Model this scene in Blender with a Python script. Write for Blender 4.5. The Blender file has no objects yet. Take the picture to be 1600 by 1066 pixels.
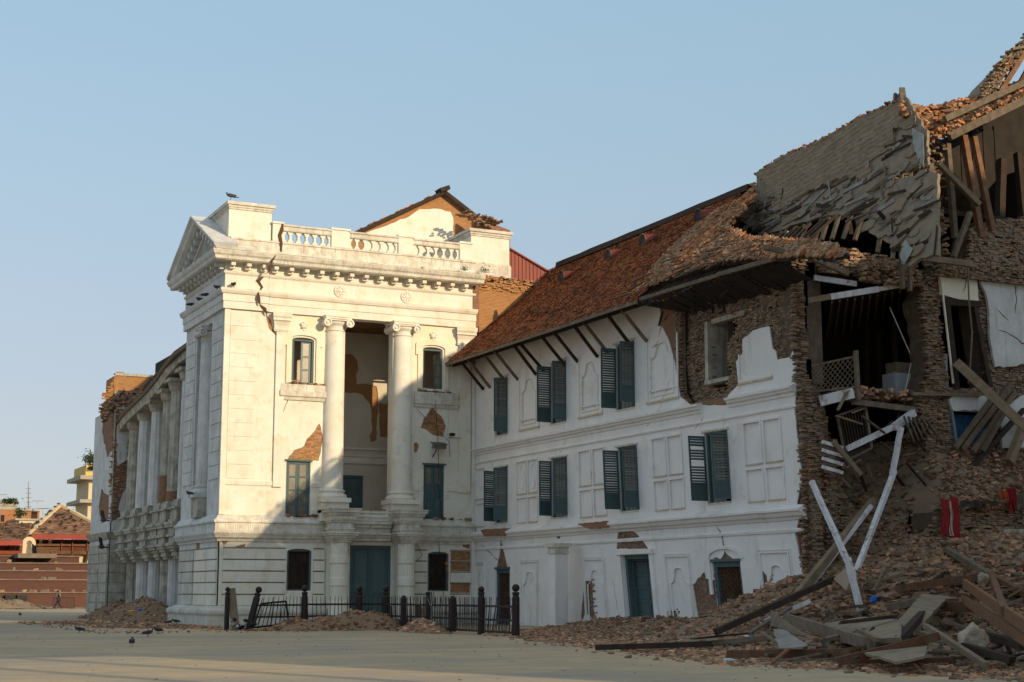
import bpy, math, random
import numpy as np
from mathutils import Vector, Matrix, Quaternion, noise
from mathutils.geometry import delaunay_2d_cdt
random.seed(7)
RND = random.Random(11)
SC = bpy.context.scene
COL = SC.collection
# ---------------------------------------------------------------- camera
EYE = 1.6
FPX = 2400.0
PITCH = math.atan(392 / FPX)
YAW = math.atan(1180 / math.hypot(FPX, 392))
cam_d = bpy.data.cameras.new('camera')
cam = bpy.data.objects.new('camera', cam_d)
COL.objects.link(cam)
cam.location = (0, 0, EYE)
cam.rotation_euler = (math.radians(90) + PITCH, 0, -YAW)
cam_d.sensor_width = 36
cam_d.lens = FPX / 1600 * 36
cam_d.clip_start = 0.5
cam_d.clip_end = 6000
SC.camera = cam
# ---------------------------------------------------------------- sky and sun
SUN = Vector((-0.36, 1.0, -0.33)).normalized()          # direction the light travels
world = bpy.data.worlds.new('World')
SC.world = world
world.use_nodes = True
wn = world.node_tree.nodes
bg = wn['Background']
sky = wn.new('ShaderNodeTexSky')
sky.sky_type = 'NISHITA'
sky.sun_disc = False
sky.sun_elevation = math.asin(-SUN.z)
sky.sun_rotation = math.atan2(-SUN.x, -SUN.y)
sky.air_density = 1.0
sky.dust_density = 2.2
sky.ozone_density = 2.0
sky.altitude = 1300
bg.inputs['Strength'].default_value = 0.15
hsv = wn.new('ShaderNodeHueSaturation')
hsv.inputs['Saturation'].default_value = 0.7
WL = world.node_tree.links
WL.new(sky.outputs[0], hsv.inputs['Color'])
# valley haze: the clear-sky colour is veiled by an even grey-blue, thickest at the horizon
wtc = wn.new('ShaderNodeTexCoord')
sep = wn.new('ShaderNodeSeparateXYZ')
WL.new(wtc.outputs['Generated'], sep.inputs[0])
rmp = wn.new('ShaderNodeValToRGB')
KS = 4.5
for k_, (pos, c_) in enumerate(((0.0, (.30, .285, .30)), (.10, (.305, .31, .335)), (.25, (.285, .39, .46)), (.42, (.25, .425, .545)), (1.0, (.52, .52, .49)))):
    e_ = rmp.color_ramp.elements[k_] if k_ < 2 else rmp.color_ramp.elements.new(pos)
    e_.position = pos
    e_.color = (*c_, 1)
wno = wn.new('ShaderNodeTexNoise')
wno.inputs['Scale'].default_value = 2.2
wno.inputs['Detail'].default_value = 4
wmp = wn.new('ShaderNodeMapping')
wmp.inputs['Scale'].default_value = (1, 1, 3.5)
WL.new(wtc.outputs['Generated'], wmp.inputs[0])
WL.new(wmp.outputs[0], wno.inputs['Vector'])
wma = wn.new('ShaderNodeMath')
wma.operation = 'MULTIPLY_ADD'
wma.inputs[1].default_value = .07
WL.new(wno.outputs['Fac'], wma.inputs[0])
wms = wn.new('ShaderNodeMath')
wms.operation = 'SUBTRACT'
wms.inputs[1].default_value = .035
WL.new(sep.outputs[2], wms.inputs[0])
WL.new(wms.outputs[0], wma.inputs[2])
WL.new(wma.outputs[0], rmp.inputs[0])
scl = wn.new('ShaderNodeVectorMath')
scl.operation = 'SCALE'
scl.inputs['Scale'].default_value = KS
WL.new(rmp.outputs[0], scl.inputs[0])
veil = wn.new('ShaderNodeMix')
veil.data_type = 'RGBA'
veil.inputs[0].default_value = 0.8
WL.new(hsv.outputs[0], veil.inputs[6])
WL.new(scl.outputs[0], veil.inputs[7])
WL.new(veil.outputs[2], bg.inputs[0])
sd = bpy.data.lights.new('sun', 'SUN')
sd.energy = 2.45
sd.angle = math.radians(0.6)
sd.color = (1.0, 0.78, 0.49)
sun = bpy.data.objects.new('sun', sd)
COL.objects.link(sun)
sun.rotation_euler = SUN.to_track_quat('-Z', 'Y').to_euler()
sun.location = (60, -60, 60)
SC.view_settings.view_transform = 'Standard'
SC.view_settings.look = 'None'
SC.view_settings.gamma = 1
SC.view_settings.use_curve_mapping = False
SC.view_settings.exposure = 0.84

# ---------------------------------------------------------------- materials
def mk(name, c1, c2, scale=1.5, rough=0.85, bump=0.25, bscale=18.0, stain=None, stretch=(1, 1, 1), brick=None,
       sat=0.0, lo=0.35, hi=0.65, metal=0.0, wave=None, spec=0.2, third=None):
    m = bpy.data.materials.new(name)
    m.use_nodes = True
    N = m.node_tree.nodes
    L = m.node_tree.links
    b = N['Principled BSDF']
    b.inputs['Roughness'].default_value = rough
    b.inputs['Metallic'].default_value = metal
    b.inputs['Specular IOR Level'].default_value = spec
    tc = N.new('ShaderNodeTexCoord')
    mp = N.new('ShaderNodeMapping')
    mp.inputs['Scale'].default_value = stretch
    L.new(tc.outputs['Object'], mp.inputs[0])

    def noi(sc, det, vec, ro=0.6):
        n = N.new('ShaderNodeTexNoise')
        n.inputs['Scale'].default_value = sc
        n.inputs['Detail'].default_value = det
        n.inputs['Roughness'].default_value = ro
        L.new(vec, n.inputs['Vector'])
        return n.outputs['Fac']

    def ramp(src, a, bb):
        r = N.new('ShaderNodeMapRange')
        r.inputs[1].default_value = a
        r.inputs[2].default_value = bb
        L.new(src, r.inputs[0])
        return r.outputs[0]

    def mix(f, a, bb, mode='MIX'):
        x = N.new('ShaderNodeMix')
        x.data_type = 'RGBA'
        x.blend_type = mode
        if isinstance(f, float):
            x.inputs[0].default_value = f
        else:
            L.new(f, x.inputs[0])
        for s, i in ((a, 6), (bb, 7)):
            if isinstance(s, tuple):
                x.inputs[i].default_value = (*s[:3], 1)
            else:
                L.new(s, x.inputs[i])
        return x.outputs[2]
    V = mp.outputs[0]
    col = mix(ramp(noi(scale, 6, V), lo, hi), c1, c2)
    hgt = noi(bscale, 5, V, 0.7)
    if brick:
        bt = N.new('ShaderNodeTexBrick')
        L.new(tc.outputs['UV'], bt.inputs['Vector'])
        bt.inputs['Scale'].default_value = 1.0
        bt.inputs['Brick Width'].default_value = brick.get('w', .24)
        bt.inputs['Row Height'].default_value = brick.get('h', .075)
        bt.inputs['Mortar Size'].default_value = brick.get('m', .009)
        bt.inputs['Mortar Smooth'].default_value = .3
        bt.inputs['Color1'].default_value = (*c1, 1)
        bt.inputs['Color2'].default_value = (*c2, 1)
        bt.inputs['Mortar'].default_value = (*brick['mortar'], 1)
        col = mix(0.55, col, bt.outputs['Color'])
        mm = N.new('ShaderNodeMath')
        mm.operation = 'MULTIPLY_ADD'
        L.new(bt.outputs['Fac'], mm.inputs[0])
        mm.inputs[1].default_value = -brick.get('d', 1.2)
        L.new(hgt, mm.inputs[2])
        hgt = mm.outputs[0]
    if stain:                      # (colour, scale, lo, hi, stretch, amount)
        for st in (stain if isinstance(stain, list) else [stain]):
            m2 = N.new('ShaderNodeMapping')
            m2.inputs['Scale'].default_value = st[4]
            L.new(tc.outputs['Object'], m2.inputs[0])
            f = ramp(noi(st[1], 7, m2.outputs[0], .65), st[2], st[3])
            g = N.new('ShaderNodeMath')
            g.operation = 'MULTIPLY'
            L.new(f, g.inputs[0])
            g.inputs[1].default_value = st[5]
            g.use_clamp = True
            col = mix(g.outputs[0], col, st[0])
    oi = N.new('ShaderNodeObjectInfo')
    if sat:
        r = ramp(oi.outputs['Random'], 0, 1)
        r2 = N.new('ShaderNodeMapRange')
        L.new(oi.outputs['Random'], r2.inputs[0])
        r2.inputs[3].default_value = 1 - sat
        r2.inputs[4].default_value = 1 + sat
        cb = N.new('ShaderNodeCombineColor')
        for i in range(3):
            L.new(r2.outputs[0], cb.inputs[i])
        col = mix(1.0, col, cb.outputs[0], 'MULTIPLY')
    L.new(col, b.inputs['Base Color'])
    if third:                      # per-brick colour stored on the mesh faces (attribute 'tint')
        at = N.new('ShaderNodeAttribute')
        at.attribute_name = 'tint'
        rr = N.new('ShaderNodeMapRange')
        L.new(at.outputs['Fac'], rr.inputs[0])
        rr.inputs[3].default_value = third[0]
        rr.inputs[4].default_value = third[1]
        cb = N.new('ShaderNodeCombineColor')
        for i in range(3):
            L.new(rr.outputs[0], cb.inputs[i])
        c3 = mix(1.0, col, cb.outputs[0], 'MULTIPLY')
        if len(third) > 2:
            gt = N.new('ShaderNodeMath')
            gt.operation = 'FRACT'
            g2 = N.new('ShaderNodeMath')
            g2.operation = 'MULTIPLY'
            L.new(at.outputs['Fac'], g2.inputs[0])
            g2.inputs[1].default_value = 7.31
            L.new(g2.outputs[0], gt.inputs[0])
            c3 = mix(ramp(gt.outputs[0], 0.55, 1.0), c3, third[2])
        L.new(c3, b.inputs['Base Color'])
    if bump:
        bp = N.new('ShaderNodeBump')
        bp.inputs['Strength'].default_value = bump
        bp.inputs['Distance'].default_value = 0.03
        L.new(hgt, bp.inputs['Height'])
        L.new(bp.outputs[0], b.inputs['Normal'])
    return m

GR = (.30, .27, .22)
M_WHITE = mk('pavilion_plaster', (.76, .73, .66), (.70, .65, .55), 1.1, bump=.3, bscale=7,
             stain=[((.54, .42, .24), 1.5, .53, .72, (1, 1, 1), .55), ((.40, .36, .29), 1.4, .56, .72, (3, 3, .4), .28), ((.20, .15, .10), 5, .68, .76, (1, 1, 1), .6)])
M_CREAM = mk('cream_plaster', (.74, .66, .48), (.76, .72, .62), .9, bump=.3, bscale=7,
             stain=((.46, .34, .18), 1.9, .6, .76, (1, 1, 1), .6))
M_WING = mk('wing_whitewash', (.80, .77, .75), (.74, .71, .69), .8, bump=.35, bscale=9,
            stain=[((.48, .39, .28), 1.1, .56, .76, (1, 1, 1), .55), ((.34, .32, .30), .8, .57, .76, (2.2, 2.2, .45), .42), ((.22, .17, .12), 4.5, .67, .76, (1, 1, 1), .5)])
M_BASE = mk('grimy_plaster', (.62, .60, .54), (.48, .45, .38), 1.2, bump=.4, bscale=8,
            stain=((.22, .20, .16), 1.1, .5, .72, (3, 3, .5), .55))
M_LEDGE = mk('stained_ledge_plaster', (.70, .67, .60), (.50, .46, .38), 2.2, bump=.45, bscale=12,
             stain=[((.20, .17, .13), 2.4, .53, .70, (3, 3, .4), .55), ((.46, .33, .18), 1.3, .56, .72, (1, 1, 2), .6)])
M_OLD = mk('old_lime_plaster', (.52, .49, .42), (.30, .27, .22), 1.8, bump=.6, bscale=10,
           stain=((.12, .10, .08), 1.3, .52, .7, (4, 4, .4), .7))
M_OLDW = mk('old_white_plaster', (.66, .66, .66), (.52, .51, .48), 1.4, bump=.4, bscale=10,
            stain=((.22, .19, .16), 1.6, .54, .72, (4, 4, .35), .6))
BRK = dict(mortar=(.20, .14, .09))
M_BRICK = mk('orange_brick', (.42, .20, .08), (.50, .27, .12), 2.5, bump=.9, brick=BRK, stain=((.30, .20, .12), 1.5, .55, .75, (1, 1, 1), .5))
M_BRICKD = mk('red_brown_brick', (.28, .13, .075), (.36, .20, .12), 2.5, bump=.9, brick=dict(mortar=(.16, .12, .09)),
              stain=((.20, .15, .11), 1.2, .48, .7, (1, 1, 1), .7))
M_BRKLOOSE = mk('loose_brick', (.43, .215, .12), (.33, .20, .13), 3, bump=.4, bscale=14, sat=.35, third=(.32, 1.4, (.20, .15, .105)),
                stain=((.31, .22, .145), 2.2, .45, .65, (1, 1, 1), .75))
M_BRKWALL = mk('mud_laid_brick', (.37, .215, .13), (.30, .20, .13), 1.5, bump=.5, bscale=16, sat=.3, third=(.45, 1.3, (.21, .17, .13)),
               stain=((.25, .19, .13), .7, .42, .62, (1, 1, 1), .75))
M_BRKOR = mk('laid_orange_brick', (.44, .22, .10), (.36, .19, .09), 1.5, bump=.5, bscale=16, third=(.6, 1.25, (.30, .22, .14)), stain=((.34, .24, .14), .9, .5, .66, (1, 1, 1), .5))
M_BRKBR = mk('laid_brick_shaded', (.27, .165, .11), (.23, .15, .105), 1.5, bump=.5, bscale=16, third=(.6, 1.25, (.20, .15, .11)), stain=((.25, .20, .15), .9, .5, .66, (1, 1, 1), .6))  # brown copy of the laid brick, the wing's shade in its colour
M_CRACK = mk('crack_shade_brick', (.13, .065, .035), (.07, .04, .025), 6, bump=.5)  # brick colour darkened to hold the shade inside the cracks
M_MORTAR = mk('mud_mortar', (.16, .12, .085), (.10, .075, .055), 3, bump=.6)
M_TILE = mk('clay_roof_tile', (.35, .125, .058), (.21, .082, .045), .6, bump=.3, sat=.3, third=(.45, 1.75, (.55, .23, .09)),
            stain=((.10, .065, .05), .9, .5, .7, (1, 1, 1), .65))
M_TILEX = mk('broken_roof_tile', (.52, .21, .085), (.38, .17, .08), 1.5, bump=.3, sat=.3, third=(.5, 1.5, (.30, .20, .12)),
             stain=((.20, .16, .12), 1.2, .5, .66, (1, 1, 1), .7))
M_MUD = mk('roof_mud_bedding', (.27, .205, .14), (.205, .155, .105), 1.2, bump=1.0, bscale=9, stretch=(1, 1, 2.2),
           stain=((.13, .11, .085), 3.5, .55, .66, (.8, .8, 2.5), .6))
M_MUDS = mk('smooth_mud', (.265, .21, .15), (.185, .15, .108), 2.0, bump=.5, bscale=6, stain=((.12, .11, .10), 1.8, .55, .7, (1, 1, 1), .8))
M_EARTH = mk('loose_earth', (.27, .17, .105), (.21, .14, .09), 1.2, rough=1, bump=.9, bscale=7,
             stain=((.33, .22, .14), .7, .5, .7, (1, 1, 1), .5))
M_EARTHG = mk('dusty_rubble_earth', (.27, .195, .13), (.20, .15, .105), 1.0, rough=1, bump=.9, bscale=8)
M_WOODG = mk('grey_weathered_wood', (.19, .15, .11), (.12, .09, .065), 4, bump=.5, bscale=30, stretch=(1, 1, 1), sat=.25)
M_WOODB = mk('brown_timber', (.17, .085, .045), (.11, .055, .032), 3, bump=.4, bscale=25, sat=.3,
             stain=((.20, .15, .10), 2.5, .5, .7, (1, 1, 1), .6))
M_WOODD = mk('dark_old_timber', (.055, .038, .027), (.035, .025, .02), 3, bump=.4, bscale=25, sat=.2)
M_WOODL = mk('pale_split_timber', (.24, .18, .12), (.17, .125, .085), 4, bump=.4, bscale=25, sat=.25)
M_WWHITE = mk('white_painted_timber', (.66, .65, .68), (.58, .57, .58), 3, bump=.3, bscale=25,
              stain=[((.22, .14, .09), 2.2, .56, .64, (1, 1, 1), .85), ((.38, .34, .31), 1.2, .5, .62, (3, 3, .6), .6)])
M_BLUE = mk('faded_blue_green_paint', (.083, .128, .134), (.066, .105, .112), 3, rough=.6, bump=.2, bscale=30, sat=.12,
            stain=((.16, .16, .145), 3, .56, .75, (1, 1, 1), .5))
M_BLUEL = mk('bright_slat_paint', (.20, .235, .23), (.14, .18, .185), 3, rough=.6, bump=.2, bscale=30, sat=.3,
             stain=((.24, .2, .15), 4, .55, .7, (1, 1, 1), .5))
M_BLUED = mk('sea_blue_paint', (.03, .11, .20), (.025, .08, .15), 3, rough=.6, bump=.2)
M_TAN = mk('dust_stained_sill', (.50, .39, .25), (.60, .54, .45), 2.5, bump=.4)
M_GROOVE = mk('groove_dirt_and_shade', (.20, .145, .10), (.34, .28, .21), 2.0, bump=.4)  # brown holds both the dirt and the shade of the grooves
M_SLATLIT = mk('lit_slat', (.20, .20, .18), (.13, .15, .15), 5, bump=.2, sat=.2)  # paler slat colour: light falling on the near leaves put into it
M_GLASS = mk('dusty_window_glass', (.19, .165, .115), (.11, .10, .075), 1.8, rough=.25, bump=.05, spec=.5)
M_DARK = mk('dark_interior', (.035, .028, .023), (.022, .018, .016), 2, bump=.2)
M_INT = mk('dim_interior_plaster', (.26, .23, .19), (.20, .18, .15), 2, bump=.2)
M_IRON = mk('dark_red_iron_paint', (.040, .026, .025), (.028, .02, .02), 3, rough=.55, bump=.2, metal=.2,
            stain=((.10, .06, .045), 3, .55, .7, (1, 1, 1), .5))
M_CONC = mk('concrete_lump', (.36, .29, .22), (.28, .22, .16), 2, bump=.6, bscale=8)
M_METAL = mk('galvanised_sheet', (.30, .29, .27), (.20, .185, .16), 2.5, rough=.5, bump=.2, metal=.4)
M_RED = mk('red_corrugated_iron', (.26, .045, .03), (.20, .05, .035), 2, rough=.5, bump=.2)
M_CLOTH = mk('red_cloth', (.30, .02, .025), (.22, .018, .02), 3, bump=.4)
M_WCLOTH = mk('white_cloth', (.55, .53, .50), (.42, .38, .33), 4, bump=.3)
M_FRIDGE = mk('white_enamel', (.52, .53, .56), (.46, .47, .50), 1, rough=.4, bump=.05)
M_PAVE = mk('courtyard_paving', (.49, .37, .235), (.37, .29, .19), .35, rough=.95, bump=.25, bscale=5,
            brick=dict(w=1.1, h=.7, m=.012, mortar=(.20, .165, .12), d=.5),
            stain=[((.27, .245, .21), .13, .46, .60, (.6, 1.6, 1), .75), ((.30, .27, .21), .5, .5, .66, (.4, 1.6, 1), .6), ((.13, .11, .09), 1.1, .62, .72, (1.2, .9, 1), .5)])
M_GROUND = mk('town_ground', (.40, .33, .25), (.32, .27, .20), .05, rough=1, bump=.2)
M_PIGEON = mk('dark_feathers', (.045, .045, .055), (.025, .025, .032), 20, rough=.6, bump=0, sat=.4)
M_PLINTH = mk('old_red_brick_plinth', (.15, .065, .05), (.12, .06, .05), 1.2, bump=.7, brick=dict(mortar=(.10, .06, .05)),
              stain=((.085, .055, .045), .5, .5, .7, (1, 1, 3), .6))
M_STONE = mk('pale_step_stone', (.22, .17, .13), (.15, .115, .09), 1.5, bump=.4)
M_ROOFF = mk('distant_tile_roof', (.40, .23, .14), (.31, .18, .11), 1.5, bump=.5, third=(.7, 1.3))
M_REDP = mk('red_painted_wood', (.24, .06, .03), (.19, .055, .035), 2, bump=.2)
M_VAL = mk('red_fringe_cloth', (.33, .075, .055), (.27, .06, .05), 1, bump=.3)
M_YEL = mk('yellow_paint', (.62, .46, .14), (.56, .42, .16), 1, bump=.1)
M_CREAMF = mk('cream_wall_paint', (.62, .50, .32), (.56, .46, .30), .8, bump=.1, stain=((.4, .22, .1), 2, .6, .7, (1, 1, 1), .6))
M_FARBR = mk('distant_brick', (.38, .16, .07), (.30, .14, .07), .8, bump=.4, stain=((.28, .22, .16), .4, .52, .6, (1, 1, 1), .7))
M_LEAF = mk('leaf', (.055, .085, .025), (.035, .06, .02), 4, rough=.6, bump=0, sat=.3)
M_CONCF = mk('distant_concrete', (.40, .36, .30), (.30, .27, .22), 1, bump=.2)
M_BLACK = mk('black_plastic', (.02, .02, .022), (.012, .012, .013), 3, rough=.5, bump=0)
M_BLUEP = mk('blue_plastic', (.03, .12, .40), (.03, .12, .36), 3, rough=.4, bump=0)
M_YELP = mk('yellow_plastic', (.55, .36, .03), (.5, .33, .03), 3, rough=.5, bump=0)
M_SKIN = mk('skin', (.20, .11, .07), (.18, .10, .06), 3, bump=0)
M_CLO1 = mk('dark_jacket', (.035, .035, .045), (.03, .03, .04), 3, bump=.2)
M_CLO2 = mk('striped_jersey', (.40, .09, .06), (.42, .42, .42), 3, bump=.1)
M_FLOORL = mk('lamp_housing', (.16, .15, .13), (.12, .11, .10), 4, rough=.5, bump=.1, metal=.3)

# ---------------------------------------------------------------- frames: (u, v, w) -> world
class Frame:
    def __init__(s, o, e1, e2=(0, 0, 1), n=None):
        s.o = Vector(o)
        s.e1 = Vector(e1).normalized()
        s.e2 = Vector(e2).normalized()
        s.n = Vector(n).normalized() if n else s.e1.cross(s.e2).normalized()

    def P(s, u, v, w=0.0):
        return s.o + s.e1 * u + s.e2 * v + s.n * w

    def px(s, x, y):
        """plane coordinates of what the photograph shows at (x, y)"""
        d = ray(x, y)
        t = (s.o - Vector((0, 0, EYE))).dot(s.n) / d.dot(s.n)
        q = Vector((0, 0, EYE)) + d * t - s.o
        return (q.dot(s.e1), q.dot(s.e2))

    def poly(s, pts, ox=0, oy=0, k=1):
        return [s.px(ox + x / k, oy + y / k) for x, y in pts]

HF = Vector((math.sin(YAW), math.cos(YAW), 0))
RT = Vector((math.cos(YAW), -math.sin(YAW), 0))

def ray(x, y):
    a = (x - 800) / FPX
    b = (533 - y) / FPX
    return HF * (math.cos(PITCH) - b * math.sin(PITCH)) + RT * a + Vector((0, 0, math.sin(PITCH) + b * math.cos(PITCH)))

def atY(x, y, Y):
    d = ray(x, y)
    return Vector((0, 0, EYE)) + d * (Y / d.y)

def atX(x, y, X):
    d = ray(x, y)
    return Vector((0, 0, EYE)) + d * (X / d.x)

def atZ(x, y, Z=0.0):
    d = ray(x, y)
    return Vector((0, 0, EYE)) + d * ((Z - EYE) / d.z)

def sm(a, b, x):
    t = min(1, max(0, (x - a) / (b - a)))
    return t * t * (3 - 2 * t)

class WingFrame(Frame):
    """front wall of the long wing; its lower storeys have racked sideways"""
    def sh(s, u, v):
        k = 1 - sm(57.5, 66, u)
        if v > 9:
            return 0
        if v > 4.4:
            return -k * .07 * (9 - v)
        return -k * (.322 + .155 * (4.4 - v))

    def P(s, u, v, w=0.0):
        return Vector((33.36 - w, u + s.sh(u, v), v))

    def px(s, x, y):
        p = atX(x, y, 33.36)
        u = p.y
        for _ in range(3):
            u = p.y - s.sh(u, p.z)
        return (u, p.z)

FF = Frame((0, 73.3, 0), (1, 0, 0), (0, 0, 1), (0, -1, 0))          # pavilion front
FL = Frame((19.85, 0, 0), (0, 1, 0), (0, 0, 1), (-1, 0, 0))         # pavilion left face
FB = Frame((0, 77.3, 0), (1, 0, 0), (0, 0, 1), (0, -1, 0))          # back wall of the loggia
FW = WingFrame((33.36, 0, 0), (0, 1, 0), (0, 0, 1), (-1, 0, 0))     # wing front
FD = Frame((0, 44.0, 0), (1, 0, 0), (0, 0, 1), (0, -1, 0))          # ruined block front
FE = Frame((0, 44.75, 0), (1, 0, 0), (0, 0, 1), (0, -1, 0))         # torn end of the wing

FQ = Frame((0, 42.3, 0), (1, 0, 0), (0, 0, 1), (0, -1, 0))          # ground-floor wall standing forward of it

# ---------------------------------------------------------------- mesh builder
BOXF = ((0, 3, 2, 1), (4, 5, 6, 7), (0, 1, 5, 4), (1, 2, 6, 5), (2, 3, 7, 6), (3, 0, 4, 7))

class MB:
    def __init__(s):
        s.v = []
        s.f = []
        s.m = []
        s.t = []

    def add(s, vs, fs, m=0, t=0.5):
        o = len(s.v)
        s.v += [tuple(p) for p in vs]
        for f in fs:
            s.f.append(tuple(i + o for i in f))
            s.m.append(m)
            s.t.append(t)
        return s

    def box(s, fr, u0, u1, v0, v1, w0, w1, m=0, t=.5):
        P = fr.P if fr else (lambda a, b, c: (a, b, c))
        vs = [P(u0, v0, w0), P(u1, v0, w0), P(u1, v1, w0), P(u0, v1, w0), P(u0, v0, w1), P(u1, v0, w1), P(u1, v1, w1), P(u0, v1, w1)]
        return s.add(vs, BOXF, m, t)

    def wbox(s, x0, x1, y0, y1, z0, z1, m=0, t=.5):
        return s.add([(x0, y0, z0), (x1, y0, z0), (x1, y1, z0), (x0, y1, z0), (x0, y0, z1), (x1, y0, z1), (x1, y1, z1), (x0, y1, z1)], BOXF, m, t)

    def rbox(s, c, h, q, m=0, t=.5, jit=0):
        c = Vector(c)
        vs = []
        for k in ((-1, -1, -1), (1, -1, -1), (1, 1, -1), (-1, 1, -1), (-1, -1, 1), (1, -1, 1), (1, 1, 1), (-1, 1, 1)):
            p = Vector((k[0] * h[0], k[1] * h[1], k[2] * h[2]))
            if jit:
                p = Vector([a * (1 - RND.random() * jit) for a in p])
            vs.append(c + q @ p)
        return s.add(vs, BOXF, m, t)

    def beam(s, a, b, w, h, roll=0.0, m=0, segs=1, bend=0.0, ragged=0.0):
        a = Vector(a)
        b = Vector(b)
        d = (b - a).normalized()
        up = Vector((0, 0, 1)) if abs(d.z) < .95 else Vector((0, 1, 0))
        sd_ = d.cross(up).normalized()
        up = sd_.cross(d)
        q = Quaternion(d, roll)
        sd_ = q @ sd_
        up = q @ up
        n = max(1, segs)
        vs = []
        for i in range(n + 1):
            k = i / n
            c = a.lerp(b, k) + Vector((0, 0, -bend * 4 * k * (1 - k)))
            for x, y in ((-1, -1), (1, -1), (1, 1), (-1, 1)):
                e = d * (RND.uniform(-ragged, ragged) if ragged and i in (0, n) else 0)
                j = 1 + (RND.uniform(-.08, .08) if segs > 1 else 0)
                vs.append(c + sd_ * x * w / 2 * j + up * y * h / 2 * j + e)
        fs = [(3, 2, 1, 0), tuple(n * 4 + i for i in range(4))]
        for i in range(n):
            for k in range(4):
                fs.append((i * 4 + k, i * 4 + (k + 1) % 4, i * 4 + 4 + (k + 1) % 4, i * 4 + 4 + k))
        return s.add(vs, fs, m)

    def tube(s, pts, r, n=6, m=0, r1=None):
        pts = [Vector(p) for p in pts]
        vs = []
        fs = []
        for i, p in enumerate(pts):
            d = (pts[min(i + 1, len(pts) - 1)] - pts[max(i - 1, 0)]).normalized()
            x = d.orthogonal().normalized()
            y = d.cross(x)
            rr = r if r1 is None else r + (r1 - r) * i / (len(pts) - 1)
            for k in range(n):
                a = 2 * math.pi * k / n
                vs.append(p + x * math.cos(a) * rr + y * math.sin(a) * rr)
        for i in range(len(pts) - 1):
            for k in range(n):
                fs.append((i * n + k, i * n + (k + 1) % n, (i + 1) * n + (k + 1) % n, (i + 1) * n + k))
        fs.append(tuple(range(n - 1, -1, -1)))
        fs.append(tuple((len(pts) - 1) * n + k for k in range(n)))
        return s.add(vs, fs, m)

    def lathe(s, c, prof, n=20, m=0, flute=0.0, ax=None, sq=(1, 1)):
        """profile of (radius, height) turned about the vertical through c"""
        c = Vector(c)
        vs = []
        fs = []
        for (r, z) in prof:
            for k in range(n):
                a = 2 * math.pi * k / n
                rr = r * (1 - flute * (k % 2))
                if ax is None:
                    vs.append(c + Vector((math.cos(a) * rr * sq[0], math.sin(a) * rr * sq[1], z)))
                else:
                    x = ax.orthogonal().normalized()
                    y = ax.cross(x)
                    vs.append(c + x * math.cos(a) * rr + y * math.sin(a) * rr + ax * z)
        for i in range(len(prof) - 1):
            for k in range(n):
                fs.append((i * n + k, i * n + (k + 1) % n, (i + 1) * n + (k + 1) % n, (i + 1) * n + k))
        fs.append(tuple(range(n - 1, -1, -1)))
        fs.append(tuple((len(prof) - 1) * n + k for k in range(n)))
        return s.add(vs, fs, m)

    def sheet(s, fr, outer, holes, w0, w1, m=0, ms=None, back=False, tris=None):
        """plate with any outline and any holes, from depth w0 (back) to w1 (face)"""
        ms = m if ms is None else ms
        loops = [outer] + list(holes)
        vs = []
        ed = []
        for lp in loops:
            o = len(vs)
            vs += [Vector((float(a), float(b))) for a, b in lp]
            ed += [(o + i, o + (i + 1) % len(lp)) for i in range(len(lp))]
        V2, E2, F2, *_ = delaunay_2d_cdt(vs, ed, [], 0, 1e-5)

        def inside(p, lp):
            c = False
            j = len(lp) - 1
            for i in range(len(lp)):
                if (lp[i][1] > p[1]) != (lp[j][1] > p[1]) and p[0] < (lp[j][0] - lp[i][0]) * (p[1] - lp[i][1]) / (lp[j][1] - lp[i][1]) + lp[i][0]:
                    c = not c
                j = i
            return c
        keep = []
        for f in F2:
            cx = sum(V2[i].x for i in f) / len(f)
            cy = sum(V2[i].y for i in f) / len(f)
            if inside((cx, cy), outer) and not any(inside((cx, cy), h) for h in holes):
                keep.append(tuple(f))
        n = len(V2)
        cnt = {}
        for f in keep:
            for i in range(len(f)):
                a, b = f[i], f[(i + 1) % len(f)]
                k = (min(a, b), max(a, b))
                cnt[k] = None if k in cnt else (a, b)
        o = len(s.v)
        s.v += [tuple(fr.P(p.x, p.y, w1)) for p in V2]
        s.v += [tuple(fr.P(p.x, p.y, w0)) for p in V2]
        for f in keep:
            s.f.append(tuple(i + o for i in f))
            s.m.append(m)
            s.t.append(.5)
            if back:
                s.f.append(tuple(i + o + n for i in reversed(f)))
                s.m.append(m)
                s.t.append(.5)
        for e in cnt.values():
            if e:
                s.f.append((e[0] + o, e[1] + o, e[1] + o + n, e[0] + o + n))
                s.m.append(ms)
                s.t.append(.5)
        return s

    def profile(s, fr, u0, u1, prof, m=0, n=1, mit0=0, mit1=0, sag=None, jit=0):
        """moulding: closed (v, w) outline run along u, mitred at outside corners"""
        k = len(prof)
        vs = []
        for i in range(n + 1):
            t = i / n
            for (v, w) in prof:
                a = u0 - mit0 * max(w, 0)
                b = u1 + mit1 * max(w, 0)
                u = a + (b - a) * t
                dv = sag(u) if sag else 0
                jj = RND.uniform(-jit, jit) if jit and 0 < i < n else 0
                vs.append(fr.P(u, v + dv + jj, w + jj * .5))
        fs = [tuple(range(k - 1, -1, -1)), tuple(n * k + i for i in range(k))]
        for i in range(n):
            for j in range(k):
                fs.append((i * k + j, i * k + (j + 1) % k, (i + 1) * k + (j + 1) % k, (i + 1) * k + j))
        return s.add(vs, fs, m)

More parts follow.
